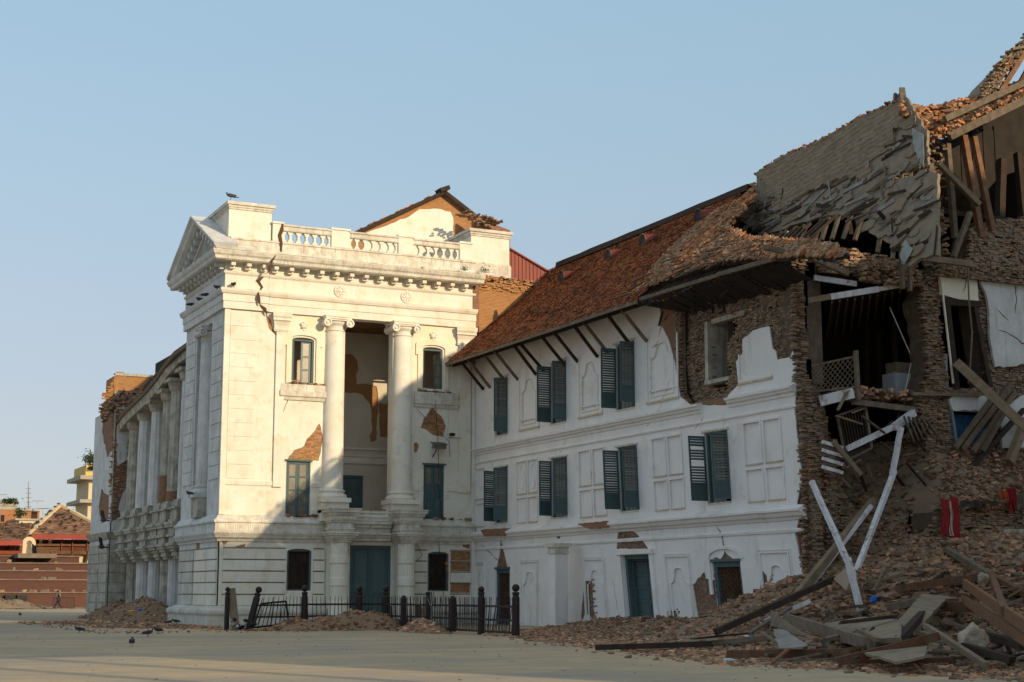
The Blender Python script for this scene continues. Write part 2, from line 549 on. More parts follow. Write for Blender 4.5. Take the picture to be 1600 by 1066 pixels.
    def mesh(s, name, mats, smooth=False, tint=False, uv=True):
        me = bpy.data.meshes.new(name)
        me.from_pydata(s.v, [], s.f)
        mats = mats if isinstance(mats, (list, tuple)) else [mats]
        for m in mats:
            me.materials.append(m)
        if len(mats) > 1:
            me.polygons.foreach_set('material_index', s.m)
        if tint:
            a = me.attributes.new('tint', 'FLOAT', 'FACE')
            a.data.foreach_set('value', s.t)
        if smooth:
            me.polygons.foreach_set('use_smooth', [True] * len(me.polygons))
        if uv and len(me.polygons):
            L = len(me.loops)
            vi = np.empty(L, np.int32)
            me.loops.foreach_get('vertex_index', vi)
            co = np.empty(len(me.vertices) * 3, np.float32)
            me.vertices.foreach_get('co', co)
            co = co.reshape(-1, 3)
            no = np.empty(len(me.polygons) * 3, np.float32)
            me.polygons.foreach_get('normal', no)
            no = np.abs(no.reshape(-1, 3))
            lt = np.empty(len(me.polygons), np.int32)
            me.polygons.foreach_get('loop_total', lt)
            ln = np.repeat(no, lt, axis=0)
            c = co[vi]
            up = ln[:, 2] > .75
            xd = (~up) & (ln[:, 0] > ln[:, 1])
            U = np.where(xd, c[:, 1], c[:, 0])
            W = np.where(up, c[:, 1], c[:, 2])
            me.uv_layers.new(name='UVMap').data.foreach_set('uv', np.stack([U, W], 1).ravel())
        me.update()
        return me

    def build(s, name, mats, parent=None, smooth=False, tint=False, **tags):
        o = bpy.data.objects.new(name, s.mesh(name, mats, smooth, tint))
        COL.objects.link(o)
        if parent:
            o.parent = parent
            o.matrix_parent_inverse = Matrix.Identity(4)
            if parent.get('_off'):
                pass
        tag(o, **tags)
        return o

def tag(o, label=None, category=None, group=None, kind=None):
    for k, v in (('label', label), ('category', category), ('group', group), ('kind', kind)):
        if v:
            o[k] = v
    return o

def thing(name, label, category, group=None):
    """an Empty that parents the parts (it stays at the origin of the courtyard grid)"""
    o = bpy.data.objects.new(name, None)
    o.empty_display_size = .3
    COL.objects.link(o)
    return tag(o, label, category, group)

def inst(name, mesh, loc, rot=None, scale=None, parent=None, **tags):
    o = bpy.data.objects.new(name, mesh)
    COL.objects.link(o)
    o.location = loc
    if rot is not None:
        o.rotation_mode = 'QUATERNION'
        o.rotation_quaternion = rot
    if scale is not None:
        o.scale = scale
    if parent:
        o.parent = parent
    return tag(o, **tags)

def rq(tilt=math.pi):
    """random rotation: any heading, tilted by up to `tilt`"""
    z = Quaternion((0, 0, 1), RND.uniform(0, 6.283))
    a = Vector((RND.uniform(-1, 1), RND.uniform(-1, 1), 0.01)).normalized()
    return Quaternion(a, RND.uniform(-tilt, tilt)) @ z

def rough_poly(pts, amp=.05, step=.18):
    """break the straight sides of an outline into a ragged edge"""
    out = []
    n = len(pts)
    for i in range(n):
        a, b = pts[i], pts[(i + 1) % n]
        L = math.hypot(b[0] - a[0], b[1] - a[1])
        k = max(1, int(L / step))
        for j in range(k):
            t = j / k
            e = amp if j else 0
            out.append((a[0] + (b[0] - a[0]) * t + RND.uniform(-e, e), a[1] + (b[1] - a[1]) * t + RND.uniform(-e, e)))
    return out

def rect(u0, u1, v0, v1):
    return [(u0, v0), (u1, v0), (u1, v1), (u0, v1)]

def archtop(u0, u1, v0, v1, rise=.2, n=8):
    p = [(u0, v0), (u1, v0)]
    c = (u0 + u1) / 2
    h = (u1 - u0) / 2
    for i in range(n + 1):
        a = math.pi * i / n
        p.append((c + h * math.cos(a), v1 - rise + rise * math.sin(a)))
    return p

def ribbon(pts, w=.05, jit=.4):
    """thin jagged outline following a crack"""
    P = []
    for i in range(len(pts) - 1):
        a, b = pts[i], pts[i + 1]
        L = math.hypot(b[0] - a[0], b[1] - a[1])
        k = max(1, int(L / .22))
        for j in range(k):
            t = j / k
            P.append((a[0] + (b[0] - a[0]) * t + RND.uniform(-.05, .05), a[1] + (b[1] - a[1]) * t + RND.uniform(-.04, .04)))
    P.append(pts[-1])
    l = []
    r = []
    for i, p in enumerate(P):
        a = P[max(0, i - 1)]
        b = P[min(len(P) - 1, i + 1)]
        dx, dy = b[0] - a[0], b[1] - a[1]
        q = math.hypot(dx, dy) or 1
        e = w * (1 if 0 < i < len(P) - 1 else .2) * RND.uniform(1 - jit, 1 + jit) / 2
        l.append((p[0] - dy / q * e, p[1] + dx / q * e))
        r.append((p[0] + dy / q * e, p[1] - dx / q * e))
    return l + r[::-1]

UNIT = MB().wbox(-.5, .5, -.5, .5, -.5, .5)
def pip(p, lp):
    c = False
    j = len(lp) - 1
    for i in range(len(lp)):
        if (lp[i][1] > p[1]) != (lp[j][1] > p[1]) and p[0] < (lp[j][0] - lp[i][0]) * (p[1] - lp[i][1]) / (lp[j][1] - lp[i][1]) + lp[i][0]:
            c = not c
        j = i
    return c

def brick_mesh(mat, jit=.14):
    out = []
    for k in range(6):
        m = MB()
        m.rbox((0, 0, 0), (.5, .5, .5), Quaternion(), jit=jit, t=RND.random())
        out.append(m.mesh('brick', mat, tint=True))
    return out
BM_LOOSE = brick_mesh(M_BRKLOOSE)
BM_WALL = brick_mesh(M_BRKWALL)

def brick_field(fr, u0, u1, v0, v1, parent, depth, inside=lambda u, v: True, jit=.03, bw=.24, bh=.078, single=lambda u, v: False,
                drop=.02, mat=None, name='brickwork', D=.2):
    """courses of separate bricks; those where single() holds become parts of their own"""
    m = MB()
    row = 0
    v = v0
    ns = 0
    while v < v1:
        u = u0 - RND.random() * bw
        hh = bh * RND.uniform(.85, 1.1)
        dv = 0
        while u < u1:
            w_ = bw * RND.choice((1, 1, .9, .55, .75))
            c = (u + w_ / 2, v + hh / 2)
            if inside(*c) and RND.random() > drop:
                d = depth(*c)
                if d is not None:
                    d += RND.uniform(-jit, jit)
                    q = RND.uniform(-.012, .012)
                    if single(*c) and ns < 300:
                        a = fr.P(c[0], c[1] + q, d - D / 2)
                        x = (fr.P(c[0] + .1, c[1], d) - fr.P(c[0] - .1, c[1], d)).normalized()
                        up = Vector((0, 0, 1))
                        n = x.cross(up)
                        rot = Matrix((x, n, up)).transposed().to_quaternion()
                        inst('brick', RND.choice(BM_WALL), a, rot, (w_ - .012, D, hh - .012), parent)
                        ns += 1
                    else:
                        tl = RND.uniform(-.008, .008)
                        P = fr.P
                        a0, a1, b0, b1 = u + .006, u + w_ - .006, v + .006 + q, v + hh - .006 + q
                        vs = [P(a0, b0, d - D), P(a1, b0, d - D), P(a1, b1, d - D), P(a0, b1, d - D),
                              P(a0, b0, d + tl), P(a1, b0, d - tl), P(a1, b1 + tl, d - tl), P(a0, b1 - tl, d + tl)]
                        m.add(vs, BOXF[1:], 0, RND.random())
            u += w_
        v += hh
    if m.f:
        m.build(name, mat or M_BRKWALL, parent, tint=True, kind='stuff')
    return m
# ================================================================ GROUND
g = MB()
g.add([(-900, -300, -.02), (1500, -300, -.02), (1500, 2500, -.02), (-900, 2500, -.02)], [(0, 1, 2, 3)])
g.build('ground', M_GROUND, kind='structure')
g = MB()
nx, ny = 60, 90
vs = []
for j in range(ny + 1):
    for i in range(nx + 1):
        x = -60 + 160 * i / nx
        y = -40 + 240 * j / ny
        vs.append((x, y, .0))
g.add(vs, [(j * (nx + 1) + i, j * (nx + 1) + i + 1, (j + 1) * (nx + 1) + i + 1, (j + 1) * (nx + 1) + i) for j in range(ny) for i in range(nx)])
g.build('courtyard_paving', M_PAVE, kind='structure')

# ================================================================ leaves, doors, windows
def panel_leaf(parent, fr, u0, u1, v0, v1, w, mat, rows, pane=None, name='door_leaf', th=.05, stile=.07, rail=.09):
    """a framed leaf with its panels (or panes) as pieces of their own"""
    m = MB()
    m.box(fr, u0, u0 + stile, v0, v1, w, w + th)
    m.box(fr, u1 - stile, u1, v0, v1, w, w + th)
    H = v1 - v0
    ys = [0]
    for r in rows:
        ys.append(ys[-1] + r)
    tot = ys[-1]
    for i in range(len(ys)):
        yy = v0 + H * ys[i] / tot
        a = max(v0, yy - rail / 2)
        b = min(v1, yy + rail / 2)
        m.box(fr, u0 + stile, u1 - stile, a, b, w + .002, w + th - .002)
    leaf = m.build(name, mat, parent)
    for i in range(len(rows)):
        a = v0 + H * ys[i] / tot + rail / 2
        b = v0 + H * ys[i + 1] / tot - rail / 2
        p = MB()
        if pane and (pane == 'all' or i in pane):
            p.box(fr, u0 + stile, u1 - stile, a, b, w + .012, w + .022)
            p.build('pane', M_GLASS, leaf)
        else:
            p.box(fr, u0 + stile, u1 - stile, a, b, w + .006, w + .018)
            if b - a > .12:
                e = .035
                p.box(fr, u0 + stile + e, u1 - stile - e, a + e, b - e, w + .0182, w + .036)
            p.build('panel', mat, leaf)
    return leaf

def win_frame(parent, fr, u0, u1, v0, v1, w=-.12, t=.08, mat=None, d=.1, name='window_frame'):
    m = MB()
    m.box(fr, u0, u0 + t, v0, v1, w - d, w)
    m.box(fr, u1 - t, u1, v0, v1, w - d, w)
    m.box(fr, u0 + t, u1 - t, v1 - t, v1, w - d + .002, w - .002)
    m.box(fr, u0 + t, u1 - t, v0, v0 + t * .7, w - d + .002, w - .002)
    return m.build(name, mat or M_BLUE, parent)

# ================================================================ PAVILION
PV = thing('palace_pavilion', 'cream white columned palace pavilion with cracked corner, balustrade and pediment', 'building')
X0, X1 = 19.85, 33.3
W_OPEN = dict(g1=(23.3, 24.55, 1.66, 3.7), g2=(30.78, 31.95, 1.63, 3.64), dr=(26.55, 28.75, .35, 3.9),
              a1=(23.15, 24.4, 5.2, 8.0), a2=(30.5, 31.65, 5.25, 8.08), b1=(23.3, 24.45, 11.9, 14.25), b2=(30.4, 31.52, 12.05, 14.25),
              lg=(26.1, 28.72, 5.05, 15.42))
arch = lambda k: archtop(*W_OPEN[k], rise=.14)
openings = [arch('g1'), arch('g2'), rect(*W_OPEN['dr']), rect(*W_OPEN['a1']), rect(*W_OPEN['a2']), arch('b1'), arch('b2'), rect(*W_OPEN['lg'])]
c4 = lambda L: rough_poly(FF.poly(L, 250, 500, 2.132), .03, .16)
c5 = lambda L: rough_poly(FF.poly(L, 480, 480, 3.553), .03, .16)
c6 = lambda L: rough_poly(FF.poly(L, 320, 780, 3.2), .02, .12)
patches = [c4([(530, 345), (540, 380), (541, 405), (528, 470), (425, 465), (445, 435), (480, 420), (490, 395), (515, 370)]),
           c5([(700, 555), (715, 580), (745, 605), (770, 660), (755, 720), (700, 710), (660, 680), (630, 670), (645, 620), (670, 590)]),
           c5([(590, 760), (605, 748), (620, 765), (612, 800), (598, 812)]),
           c4([(443, 205), (455, 240), (440, 262), (430, 240)]),
           c5([(82, 330), (100, 322), (96, 380), (84, 372)]),
           c5([(840, 560), (868, 575), (882, 640), (850, 668)]),
           c6([(80, 205), (128, 203), (95, 232)]), c6([(143, 240), (203, 222), (200, 248)]),
           rect(32.05, 33.2, 3.2, 3.68), rect(32.05, 33.2, 2.66, 3.13), rect(32.05, 33.15, 1.55, 2.04),
           c6([(1285, 210), (1328, 208), (1326, 250), (1290, 240)])]
crk = [ribbon(FF.poly([(416, 492), (421, 500), (424, 512), (433, 526)]), .17),
       ribbon(FF.poly([(406, 440), (401, 455), (405, 471)]), .12),
       ribbon(FF.poly([(456, 608), (444, 640), (438, 655), (438, 678)]), .04),
       ribbon(FF.poly([(607, 650), (606, 700), (603, 722)]), .03),
       ribbon(FF.poly([(700, 640), (701, 700)]), .02),
       ribbon(FF.poly([(365, 870), (371, 878), (384, 885)]), .02)]
for pq in patches:
    lo_u, hi_u = min(p[0] for p in pq), max(p[0] for p in pq)
    lo_v, hi_v = min(p[1] for p in pq), max(p[1] for p in pq)
    brick_field(FF, lo_u - .05, hi_u + .05, lo_v - .04, hi_v + .04, PV, lambda u, v: -.035, inside=lambda u, v: True, jit=.014, drop=.03, mat=M_BRKOR, D=.02, name='patch_brickwork')
wall = MB()
wall.sheet(FF, rect(X0, X1, .9, 15.42), openings + patches + crk, -.05, 0, 0)
wall.build('plaster_face', M_WHITE, PV)
body = MB()
body.sheet(FF, rect(X0 + .05, X1, 0, 17.9), openings, -.6, -.05, 0, 1)
body.build('brick_wall', [M_BRICK, M_WHITE], PV)
# creamier plaster fields round the upper windows, 6 mm proud of the wall
for (a, b, k) in ((22.95, 25.1, 'b1'), (29.85, 32.15, 'b2')):
    m = MB()
    m.sheet(FF, rect(a, b, 11.65, 15.4), [arch(k)], .0, .008)
    m.build('cream_wall_field', M_CREAM, PV)
# inside: loggia room with its back wall
lb = MB()
fb = lambda L: rough_poly(FB.poly(L, 480, 480, 3.553), .04, .2)
lbp = [fb([(150, 262), (250, 262), (280, 300), (285, 345), (270, 385), (275, 400), (275, 430), (330, 425), (385, 440), (395, 520), (385, 740),
           (355, 750), (345, 715), (360, 690), (358, 600), (350, 540), (310, 490), (260, 475), (150, 475)]),
       fb([(400, 530), (440, 540), (460, 470), (520, 470), (520, 680), (440, 725), (404, 718), (400, 620)])]
ld = FB.px(537, 743) + FB.px(563, 790)
ldoor = rect(ld[0] - .1, ld[2] + .12, 5.06, ld[1] + .02)
lb.sheet(FB, rect(22.9, 33.2, 5.05, 15.42), lbp + [ldoor], -.05, 0, 0)
lb.build('loggia_plaster', mk('loggia_plaster', (.62, .57, .48), (.55, .49, .39), 1, bump=.25, bscale=7, stain=((.45, .33, .2), 1.7, .6, .75, (1, 1, 1), .5)), PV)
m = MB()
m.sheet(FB, rect(22.9, 33.2, 5.05, 15.42), [ldoor], -.3, -.051, 0)
m.build('loggia_brickwork', M_BRICK, PV)
m = MB()
m.wbox(22.7, 33.2, 73.9, 77.6, 4.75, 5.05)
m.wbox(22.6, 22.9, 73.9, 77.6, 5.05, 15.2)
m.wbox(33.0, 33.3, 73.9, 77.6, 5.05, 15.2)
m.build('loggia_room', M_WHITE, PV)
m = MB()
m.wbox(22.6, 33.3, 73.9, 77.6, 15.42, 15.5)
m.build('loggia_ceiling', M_WOODB, PV)
m = MB()
m.profile(FB, 26.5, 31.5, [(8.35, 0), (8.35, .1), (8.5, .12), (8.55, .03), (8.7, .03), (8.72, .1), (8.85, .12), (8.86, 0)])
m.profile(FB, 26.5, 31.5, [(9.1, 0), (9.1, .08), (9.2, .08), (9.2, 0)])
m.build('loggia_string_course', M_WHITE, PV)
win_frame(PV, FB, ldoor[0][0], ldoor[1][0], 5.06, ldoor[2][1], w=.04, t=.12, name='door_frame')
panel_leaf(PV, FB, ldoor[0][0] + .12, ldoor[1][0] - .12, 5.1, ldoor[2][1] - .12, -.06, M_BLUE, (1, 1.2, .6))
# dark core so nothing shines through
m = MB()
m.wbox(20.4, 33.2, 77.65, 81.0, 0, 17.8)
m.wbox(20.4, 33.2, 74.6, 77.6, 0, 4.7)
m.wbox(20.4, 33.2, 73.95, 77.65, 15.45, 17.8)
m.wbox(20.9, 22.55, 74.6, 77.6, 4.7, 15.4)
m.build('dark_core', M_DARK, PV)
# windows
for k, rows in (('g1', 0), ('g2', 0)):
    u0, u1, v0, v1 = W_OPEN[k]
    win_frame(PV, FF, u0, u1, v0, v1 - .03, w=-.06, t=.1)
    for s in (0, 1):
        a = u0 + .1 + s * (u1 - u0 - .2) / 2
        panel_leaf(PV, FF, a, a + (u1 - u0 - .2) / 2 - .01, v0 + .08, v1 - .14, -.3, M_WOODD, (1, 1, 1), name='dark_shutter')
    fr_ = MB()
    for i in range(9):
        x = u0 + .14 + i * (u1 - u0 - .28) / 8
        fr_.tube([FF.P(x, v0 + .07, -.13), FF.P(x, v1 - .12, -.13)], .013, 5)
    for v in (v0 + .7, v0 + 1.35):
        fr_.box(FF, u0 + .1, u1 - .1, v, v + .03, -.15, -.135)
    fr_.build('window_grille', M_WOODD, PV)
u0, u1, v0, v1 = W_OPEN['dr']
win_frame(PV, FF, u0, u1, v0, v1, w=-.02, t=.14, name='door_frame')
mid = (u0 + u1) / 2
panel_leaf(PV, FF, u0 + .14, mid - .005, v0 + .05, v1 - .14, -.13, M_BLUE, (1, .16, 2.2), stile=.12, rail=.12)
panel_leaf(PV, FF, mid + .005, u1 - .14, v0 + .05, v1 - .14, -.13, M_BLUE, (1, .16, 2.2), stile=.12, rail=.12)
for k, pane in (('a1', 'all'), ('a2', (2, 3))):
    u0, u1, v0, v1 = W_OPEN[k]
    win_frame(PV, FF, u0, u1, v0, v1, w=-.05, t=.09)
    mid = (u0 + u1) / 2
    n = 4 if k == 'a1' else 5
    for a, b in ((u0 + .09, mid - .01), (mid + .01, u1 - .09)):
        panel_leaf(PV, FF, a, b, v0 + .06, v1 - .1, -.13, M_BLUE, (1,) * 4 if k == 'a1' else (.6, .9, .9, 1.2),
                   pane=pane if k == 'a1' else (3,), name='window_leaf', stile=.09 if k == 'a1' else .1)
u0, u1, v0, v1 = W_OPEN['b1']
win_frame(PV, FF, u0, u1, v0, v1 - .1, w=-.05, t=.09)
panel_leaf(PV, FF, u0 + .52, u1 - .1, v0 + .07, v1 - .22, -.2, M_BLUEL, (1, 1, 1.1), pane='all', name='window_leaf', stile=.1)
q = Frame(FF.P(u0 + .1, 0, -.1), (.3, 1, 0))
panel_leaf(PV, q, 0, .5, v0 + .07, v1 - .22, 0, M_BLUE, (1, 1, 1.1), pane='all', name='window_leaf')
u0, u1, v0, v1 = W_OPEN['b2']
win_frame(PV, FF, u0, u1, v0, v1 - .1, w=-.05, t=.09)
q = Frame(FF.P(u1 - .1, 0, -.1), (-.45, 1, 0))
panel_leaf(PV, q, 0, .5, v0 + .07, v1 - .22, 0, M_BLUE, (1, 1, 1.1), pane='all', name='window_leaf')

# mouldings round the upper windows
def surround(u0, u1, v0, v1, parent, key=True):
    m = MB()
    t = .2
    m.box(FF, u0 - .1 - t, u0 - .1, v0, v1 - .1, .009, .09)
    m.box(FF, u1 + .1, u1 + .1 + t, v0, v1 - .1, .009, .09)
    m.box(FF, u0 - .1 - t - .12, u0 - .1 - .02, v1 - .45, v1 + .12, .0092, .1)
    m.box(FF, u1 + .1 + .02, u1 + .1 + t + .12, v1 - .45, v1 + .12, .0092, .1)
    n = 10
    c = (u0 + u1) / 2
    h = (u1 - u0) / 2 + .42
    pts = [(c + h * math.cos(math.pi * i / n), v1 + .12 + .28 * math.sin(math.pi * i / n)) for i in range(n + 1)]
    pin = [(c + (h - .32) * math.cos(math.pi * i / n), v1 - .1 + .2 * math.sin(math.pi * i / n)) for i in range(n + 1)]
    m.sheet(FF, pts + pin[::-1], [], .0094, .105)
    m.build('window_surround', M_CREAM if key else M_WHITE, parent)
    if key:
        k = MB()
        for (dx, dz, r, d) in ((0, .62, .16, .14), (-.12, .72, .09, .12), (.12, .72, .09, .12), (0, .42, .1, .12), (-.08, .56, .07, .16), (.08, .56, .07, .16), (0, .78, .08, .13)):
            k.lathe(FF.P(c + dx, v1 + dz - .05, .02), [(r, 0), (r * .9, d * .5), (r * .5, d), (.01, d * 1.05)], 10, ax=Vector((0, -1, 0)))
        k.build('carved_keystone', M_WHITE, parent, smooth=True)
surround(*W_OPEN['b1'], PV)
surround(*W_OPEN['b2'], PV)
for a, b in ((22.75, 25.05), (29.95, 32.35)):
    m = MB()
    m.profile(FF, a, b, [(11.05, 0), (11.05, .08), (11.2, .12), (11.24, .2), (11.5, .22), (11.52, .14), (11.85, .12), (11.88, 0)], mit0=.3, mit1=.3)
    m.build('window_sill', M_LEDGE, PV)
for k in ('a1', 'a2'):
    u0, u1, v0, v1 = W_OPEN[k]
    m = MB()
    m.box(FF, u0 - .08, u1 + .08, v1, v1 + .09, .001, .08)
    m.build('window_head', M_BLUE, PV)
# rusticated stone blocks of the ground floor
rows = [.95, 1.5, 2.07, 2.62, 3.17, 3.72]
rustic = []
for ri, z in enumerate(rows[:-1]):
    z1 = rows[ri + 1] - .05
    for (a, b) in ((20.08, 23.22), (24.64, 25.2), (30.0, 30.72), (32.02, 33.2)):
        n = max(1, round((b - a) / 1.05))
        if a > 32 and ri in (1, 3, 4):
            continue
        for i in range(n):
            m = MB()
            x0 = a + (b - a) * i / n
            x1 = a + (b - a) * (i + 1) / n
            j = RND.uniform(-.008, .012)
            m.box(FF, x0 + .003, x1 - .003, z + .012, z1, .001, .10 + j)
            m.build('rustic_block', M_WHITE, PV)
for ri, z in enumerate(rows[:-1]):
    for (a, b) in ((73.5, 75.2), (75.3, 77.6), (77.9, 80.8)):
        m = MB()
        m.box(FL, a, b, z + .01, rows[ri + 1] - .05, .001, .07)
        m.build('rustic_block', M_BASE if a > 77 else M_WHITE, PV)
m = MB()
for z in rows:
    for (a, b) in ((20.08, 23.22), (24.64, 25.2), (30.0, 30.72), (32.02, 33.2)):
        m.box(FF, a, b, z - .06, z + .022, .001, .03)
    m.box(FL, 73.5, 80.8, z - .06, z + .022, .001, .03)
m.build('groove_dirt_shade', M_GROOVE, PV, kind='stuff')  # strips darken the grooves with dirt and painted shade
# left face plaster and body
lp = [rough_poly(FL.poly(L, 250, 500, 2.132), .03, .2) for L in
      ([(120, 735), (132, 735), (136, 860), (118, 935), (108, 925), (122, 850)], [(72, 800), (85, 800), (100, 850), (98, 900), (74, 905)],
       [(140, 838), (155, 838), (155, 865), (142, 868)])]
niche = rect(75.75, 78.65, 5.3, 15.1)
m = MB()
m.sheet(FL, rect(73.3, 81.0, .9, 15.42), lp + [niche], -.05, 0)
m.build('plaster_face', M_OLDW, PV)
m = MB()
m.sheet(FL, rect(73.35, 81.0, 0, 17.9), [niche], -.9, -.051, 0, 1)
m.build('brick_wall', [M_BRICK, M_OLDW], PV)
m = MB()
m.box(FL, 75.7, 78.7, 5.2, 15.2, -.95, -.85)
m.build('niche_back', M_OLDW, PV)
# banded wall blocks above the belt (thin grooves between them)
gz = [7.05 + .685 * i for i in range(13)]
for i in range(12):
    m = MB()
    m.box(FF, 20.12, 21.45, gz[i] + .012, gz[i + 1] - .012, .001, .028)
    m.build('wall_block', M_WHITE, PV)
    for a, b in ((73.55, 75.5), (78.9, 80.75)):
        m = MB()
        m.box(FL, a, b, gz[i] + .02, gz[i + 1] - .02, .001, .05)
        m.build('wall_block', M_OLDW, PV)
m = MB()
m.box(FF, 19.8, 20.08, 5.3, 15.42, -.1, .075)
m.build('corner_strip', M_WHITE, PV)
for (a, b) in ((22.35, 22.95), (32.35, 33.15)):     # flat pilasters with capitals
    m = MB()
    m.box(FF, a + .1, b - .05, 6.7, 14.55, .009, .12)
    m.build('pilaster', M_WHITE, PV)
    m = MB()
    m.profile(FF, a + .05, b, [(14.45, 0), (14.45, .14), (14.55, .18), (14.6, .13), (14.75, .15), (14.95, .24), (15.0, .32), (15.1, .3), (15.2, .36), (15.4, .38), (15.41, 0)], mit0=.6, mit1=.6)
    m.build('pilaster_capital', M_WHITE, PV)
for a, b in ((20.05, 22.9), (24.5, 25.0), (29.95, 30.4), (31.75, 33.15)):
    m = MB()
    m.profile(FF, a, b, [(6.75, 0), (6.75, .05), (6.95, .07), (7.0, .02), (7.0, 0)])
    m.build('base_course', M_WHITE, PV)

# cornices ------------------------------------------------------------
def sagf(u):
    return 0.0
belt = [(4.02, 0), (4.02, .08), (4.12, .1), (4.2, .22), (4.26, .24), (4.42, .34), (4.47, .34), (4.47, .26), (4.9, .26), (4.92, .34), (5.0, .34), (5.12, .2), (5.28, .06), (5.3, 0)]
for a, b, t0 in ((X0, 25.35, 1), (30.1, X1, 0)):
    m = MB()
    m.profile(FF, a, b, belt, n=24, mit0=t0, jit=.01)
    m.build('belt_cornice', M_LEDGE, PV)
m = MB()
m.profile(FL, 73.3, 81.0, belt, n=24, mit0=1, jit=.012)
m.build('belt_cornice', M_OLDW, PV)
# Greek key band
key = MB()
for (a, b) in ((20.1, 25.2), (30.3, 33.0)):
    x = a
    while x + .62 < b:
        z0, z1 = 4.53, 4.85
        for (p, q_, r, s_) in ((0, .56, z1 - .035, z1), (0, .04, z0, z1 - .036), (.04, .44, z0, z0 + .035), (.40, .44, z0 + .036, z1 - .1), (.16, .399, z1 - .13, z1 - .1), (.52, .56, z0, z1 - .036)):
            key.box(FF, x + p, x + q_, r, s_, .2605, .28)
        x += .62
key.build('greek_key_band', M_WHITE, PV, kind='stuff')
# main entablature, split by the big crack
arc = [(15.42, -.55), (15.42, .16), (15.78, .16), (15.8, .2), (16.15, .2), (16.17, .27), (16.3, .34), (16.42, .36), (16.44, .1), (16.44, -.55)]
bed = [(17.12, -.05), (17.12, .08), (17.2, .16), (17.3, .2), (17.32, .0), (17.32, -.05)]
cor = [(17.72, -.05), (17.72, .72), (17.78, .8), (17.92, .82), (18.0, .9), (18.16, .96), (18.2, .96), (18.42, .1), (18.42, -.05)]
frz = [(16.44, -.05), (16.44, .1), (17.12, .1), (17.12, -.05)]
def entab(fr, a, b, mat, m0=0, m1=0, dz=0, n=10):
    s = (lambda u: dz)
    for nm, pr, mt in (('architrave', arc, mat), ('frieze', frz, mat), ('bed_moulding', bed, mat), ('cornice', cor, M_LEDGE if fr is FF else M_OLDW)):
        m = MB()
        m.profile(fr, a, b, pr, n=n, mit0=m0 if nm != 'architrave' else m0, mit1=m1, sag=s, jit=.006)
        m.build(nm, mt, PV)
    x = a + (.05 if m0 else .1)
    m_ = MB()
    m_.profile(fr, a, b, [(17.32, -.05), (17.32, .1), (17.72, .12), (17.72, -.05)], sag=s, mit0=m0, mit1=m1)
    m_.build('bracket_course', mat, PV)
    while x < b - .25:
        m = MB()
        m.box(fr, x, x + .26, 17.4 + dz, 17.71 + dz, .12, .34)
        m.box(fr, x + .02, x + .24, 17.52 + dz, 17.711 + dz, .341, .58)
        m.build('cornice_bracket', mat, PV)
        x += .8
entab(FF, X0, 21.99, M_WHITE, m0=1, dz=0)
entab(FF, 22.0, X1, M_WHITE, m1=.3, dz=-.025, n=30)
entab(FL, 73.3, 81.0, M_OLDW, m0=1, m1=1, n=14)
cr = MB()      # the crack through cornice, frieze and architrave, dark brick edge with the shade in its colour
for L, w_, dd in (([(431, 398), (424, 408), (421, 420), (416, 428)], .12, .97), ([(414, 428), (404, 440), (409, 450), (403, 459)], .16, .108), ([(403, 457), (402, 466), (406, 476)], .15, .37), ([(406, 476), (413, 484), (417, 492)], .16, .21)):
    f2 = Frame(FF.P(0, 0, dd - .05), (1, 0, 0), (0, 0, 1), (0, -1, 0))
    cr.sheet(f2, ribbon(f2.poly(L), w_), [], 0, .06)
cr.build('crack_edge', M_CRACK, PV)
for px_, py_ in ((530, 463), (634, 472)):
    u, v = FF.px(px_, py_)
    v = 16.78
    m = MB()
    m.lathe(FF.P(u, v, .1), [(.33, 0), (.33, .05), (.27, .07), (.25, .04), (.12, .05), (.1, .1), (.02, .12)], 20, ax=Vector((0, -1, 0)))
    for k in range(8):
        a = k * math.pi / 4
        m.lathe(FF.P(u + .19 * math.cos(a), v + .19 * math.sin(a), .13), [(.075, 0), (.06, .05), (.01, .07)], 8, ax=Vector((0, -1, 0)))
    m.build('rosette', M_WHITE, PV, smooth=True)
# attic: base, balustrade, corner blocks
m = MB()
m.profile(FF, 20.0, X1 + .1, [(18.4, -.5), (18.4, .12), (18.5, .1), (18.62, .02), (18.95, .0), (18.98, .06), (19.06, .06), (19.08, -.02), (19.08, -.5)], n=16, jit=.015)
m.build('attic_base', M_LEDGE, PV)
posts = [(22.15, 22.68), (25.27, 26.24), (28.96, 29.79), (32.47, 33.19)]
for a, b in posts:
    m = MB()
    m.box(FF, a, b, 19.08, 19.98, -.45, .02)
    m.box(FF, a - .04, b + .04, 19.98, 20.08, -.5, .08)
    m.build('balustrade_post', M_WHITE, PV)
bm = MB()
prof = [(0, .14), (.08, .14), (.081, .1), (.15, .1), (.151, .055), (.4, .055), (.401, .1), (.47, .1), (.471, .14), (.56, .14)]
out = [(w_, v) for v, w_ in prof] + [(-w_, v) for v, w_ in prof[::-1]]
bf = Frame((0, 0, 0), (1, 0, 0), (0, 0, 1), (0, -1, 0))
bm.sheet(bf, out, [], -.1, .1, back=True)
BALM = bm.mesh('baluster', M_WHITE)
for i in range(3):
    a, b = posts[i][1], posts[i + 1][0]
    m = MB()
    m.profile(FF, a, b, [(19.64, -.4), (19.64, .0), (19.7, .03), (19.72, .0), (19.86, .0), (19.9, .07), (19.98, .07), (19.98, -.4)], n=8, jit=.008)
    m.build('handrail', M_LEDGE, PV)
    n = 6
    st = (b - a) / n
    for k in range(n + 1):
        x = a + st * k
        if k in (0, n):
            x += .07 if k == 0 else -.07
        inst('baluster', BALM, FF.P(x, 19.08, -.18), parent=PV)
m = MB()
m.sheet(FF, ribbon(FF.poly([(441, 350), (437, 368), (440, 380), (436, 402)]), .13), [], .0, .09)
m.build('crack_edge', M_CRACK, PV)
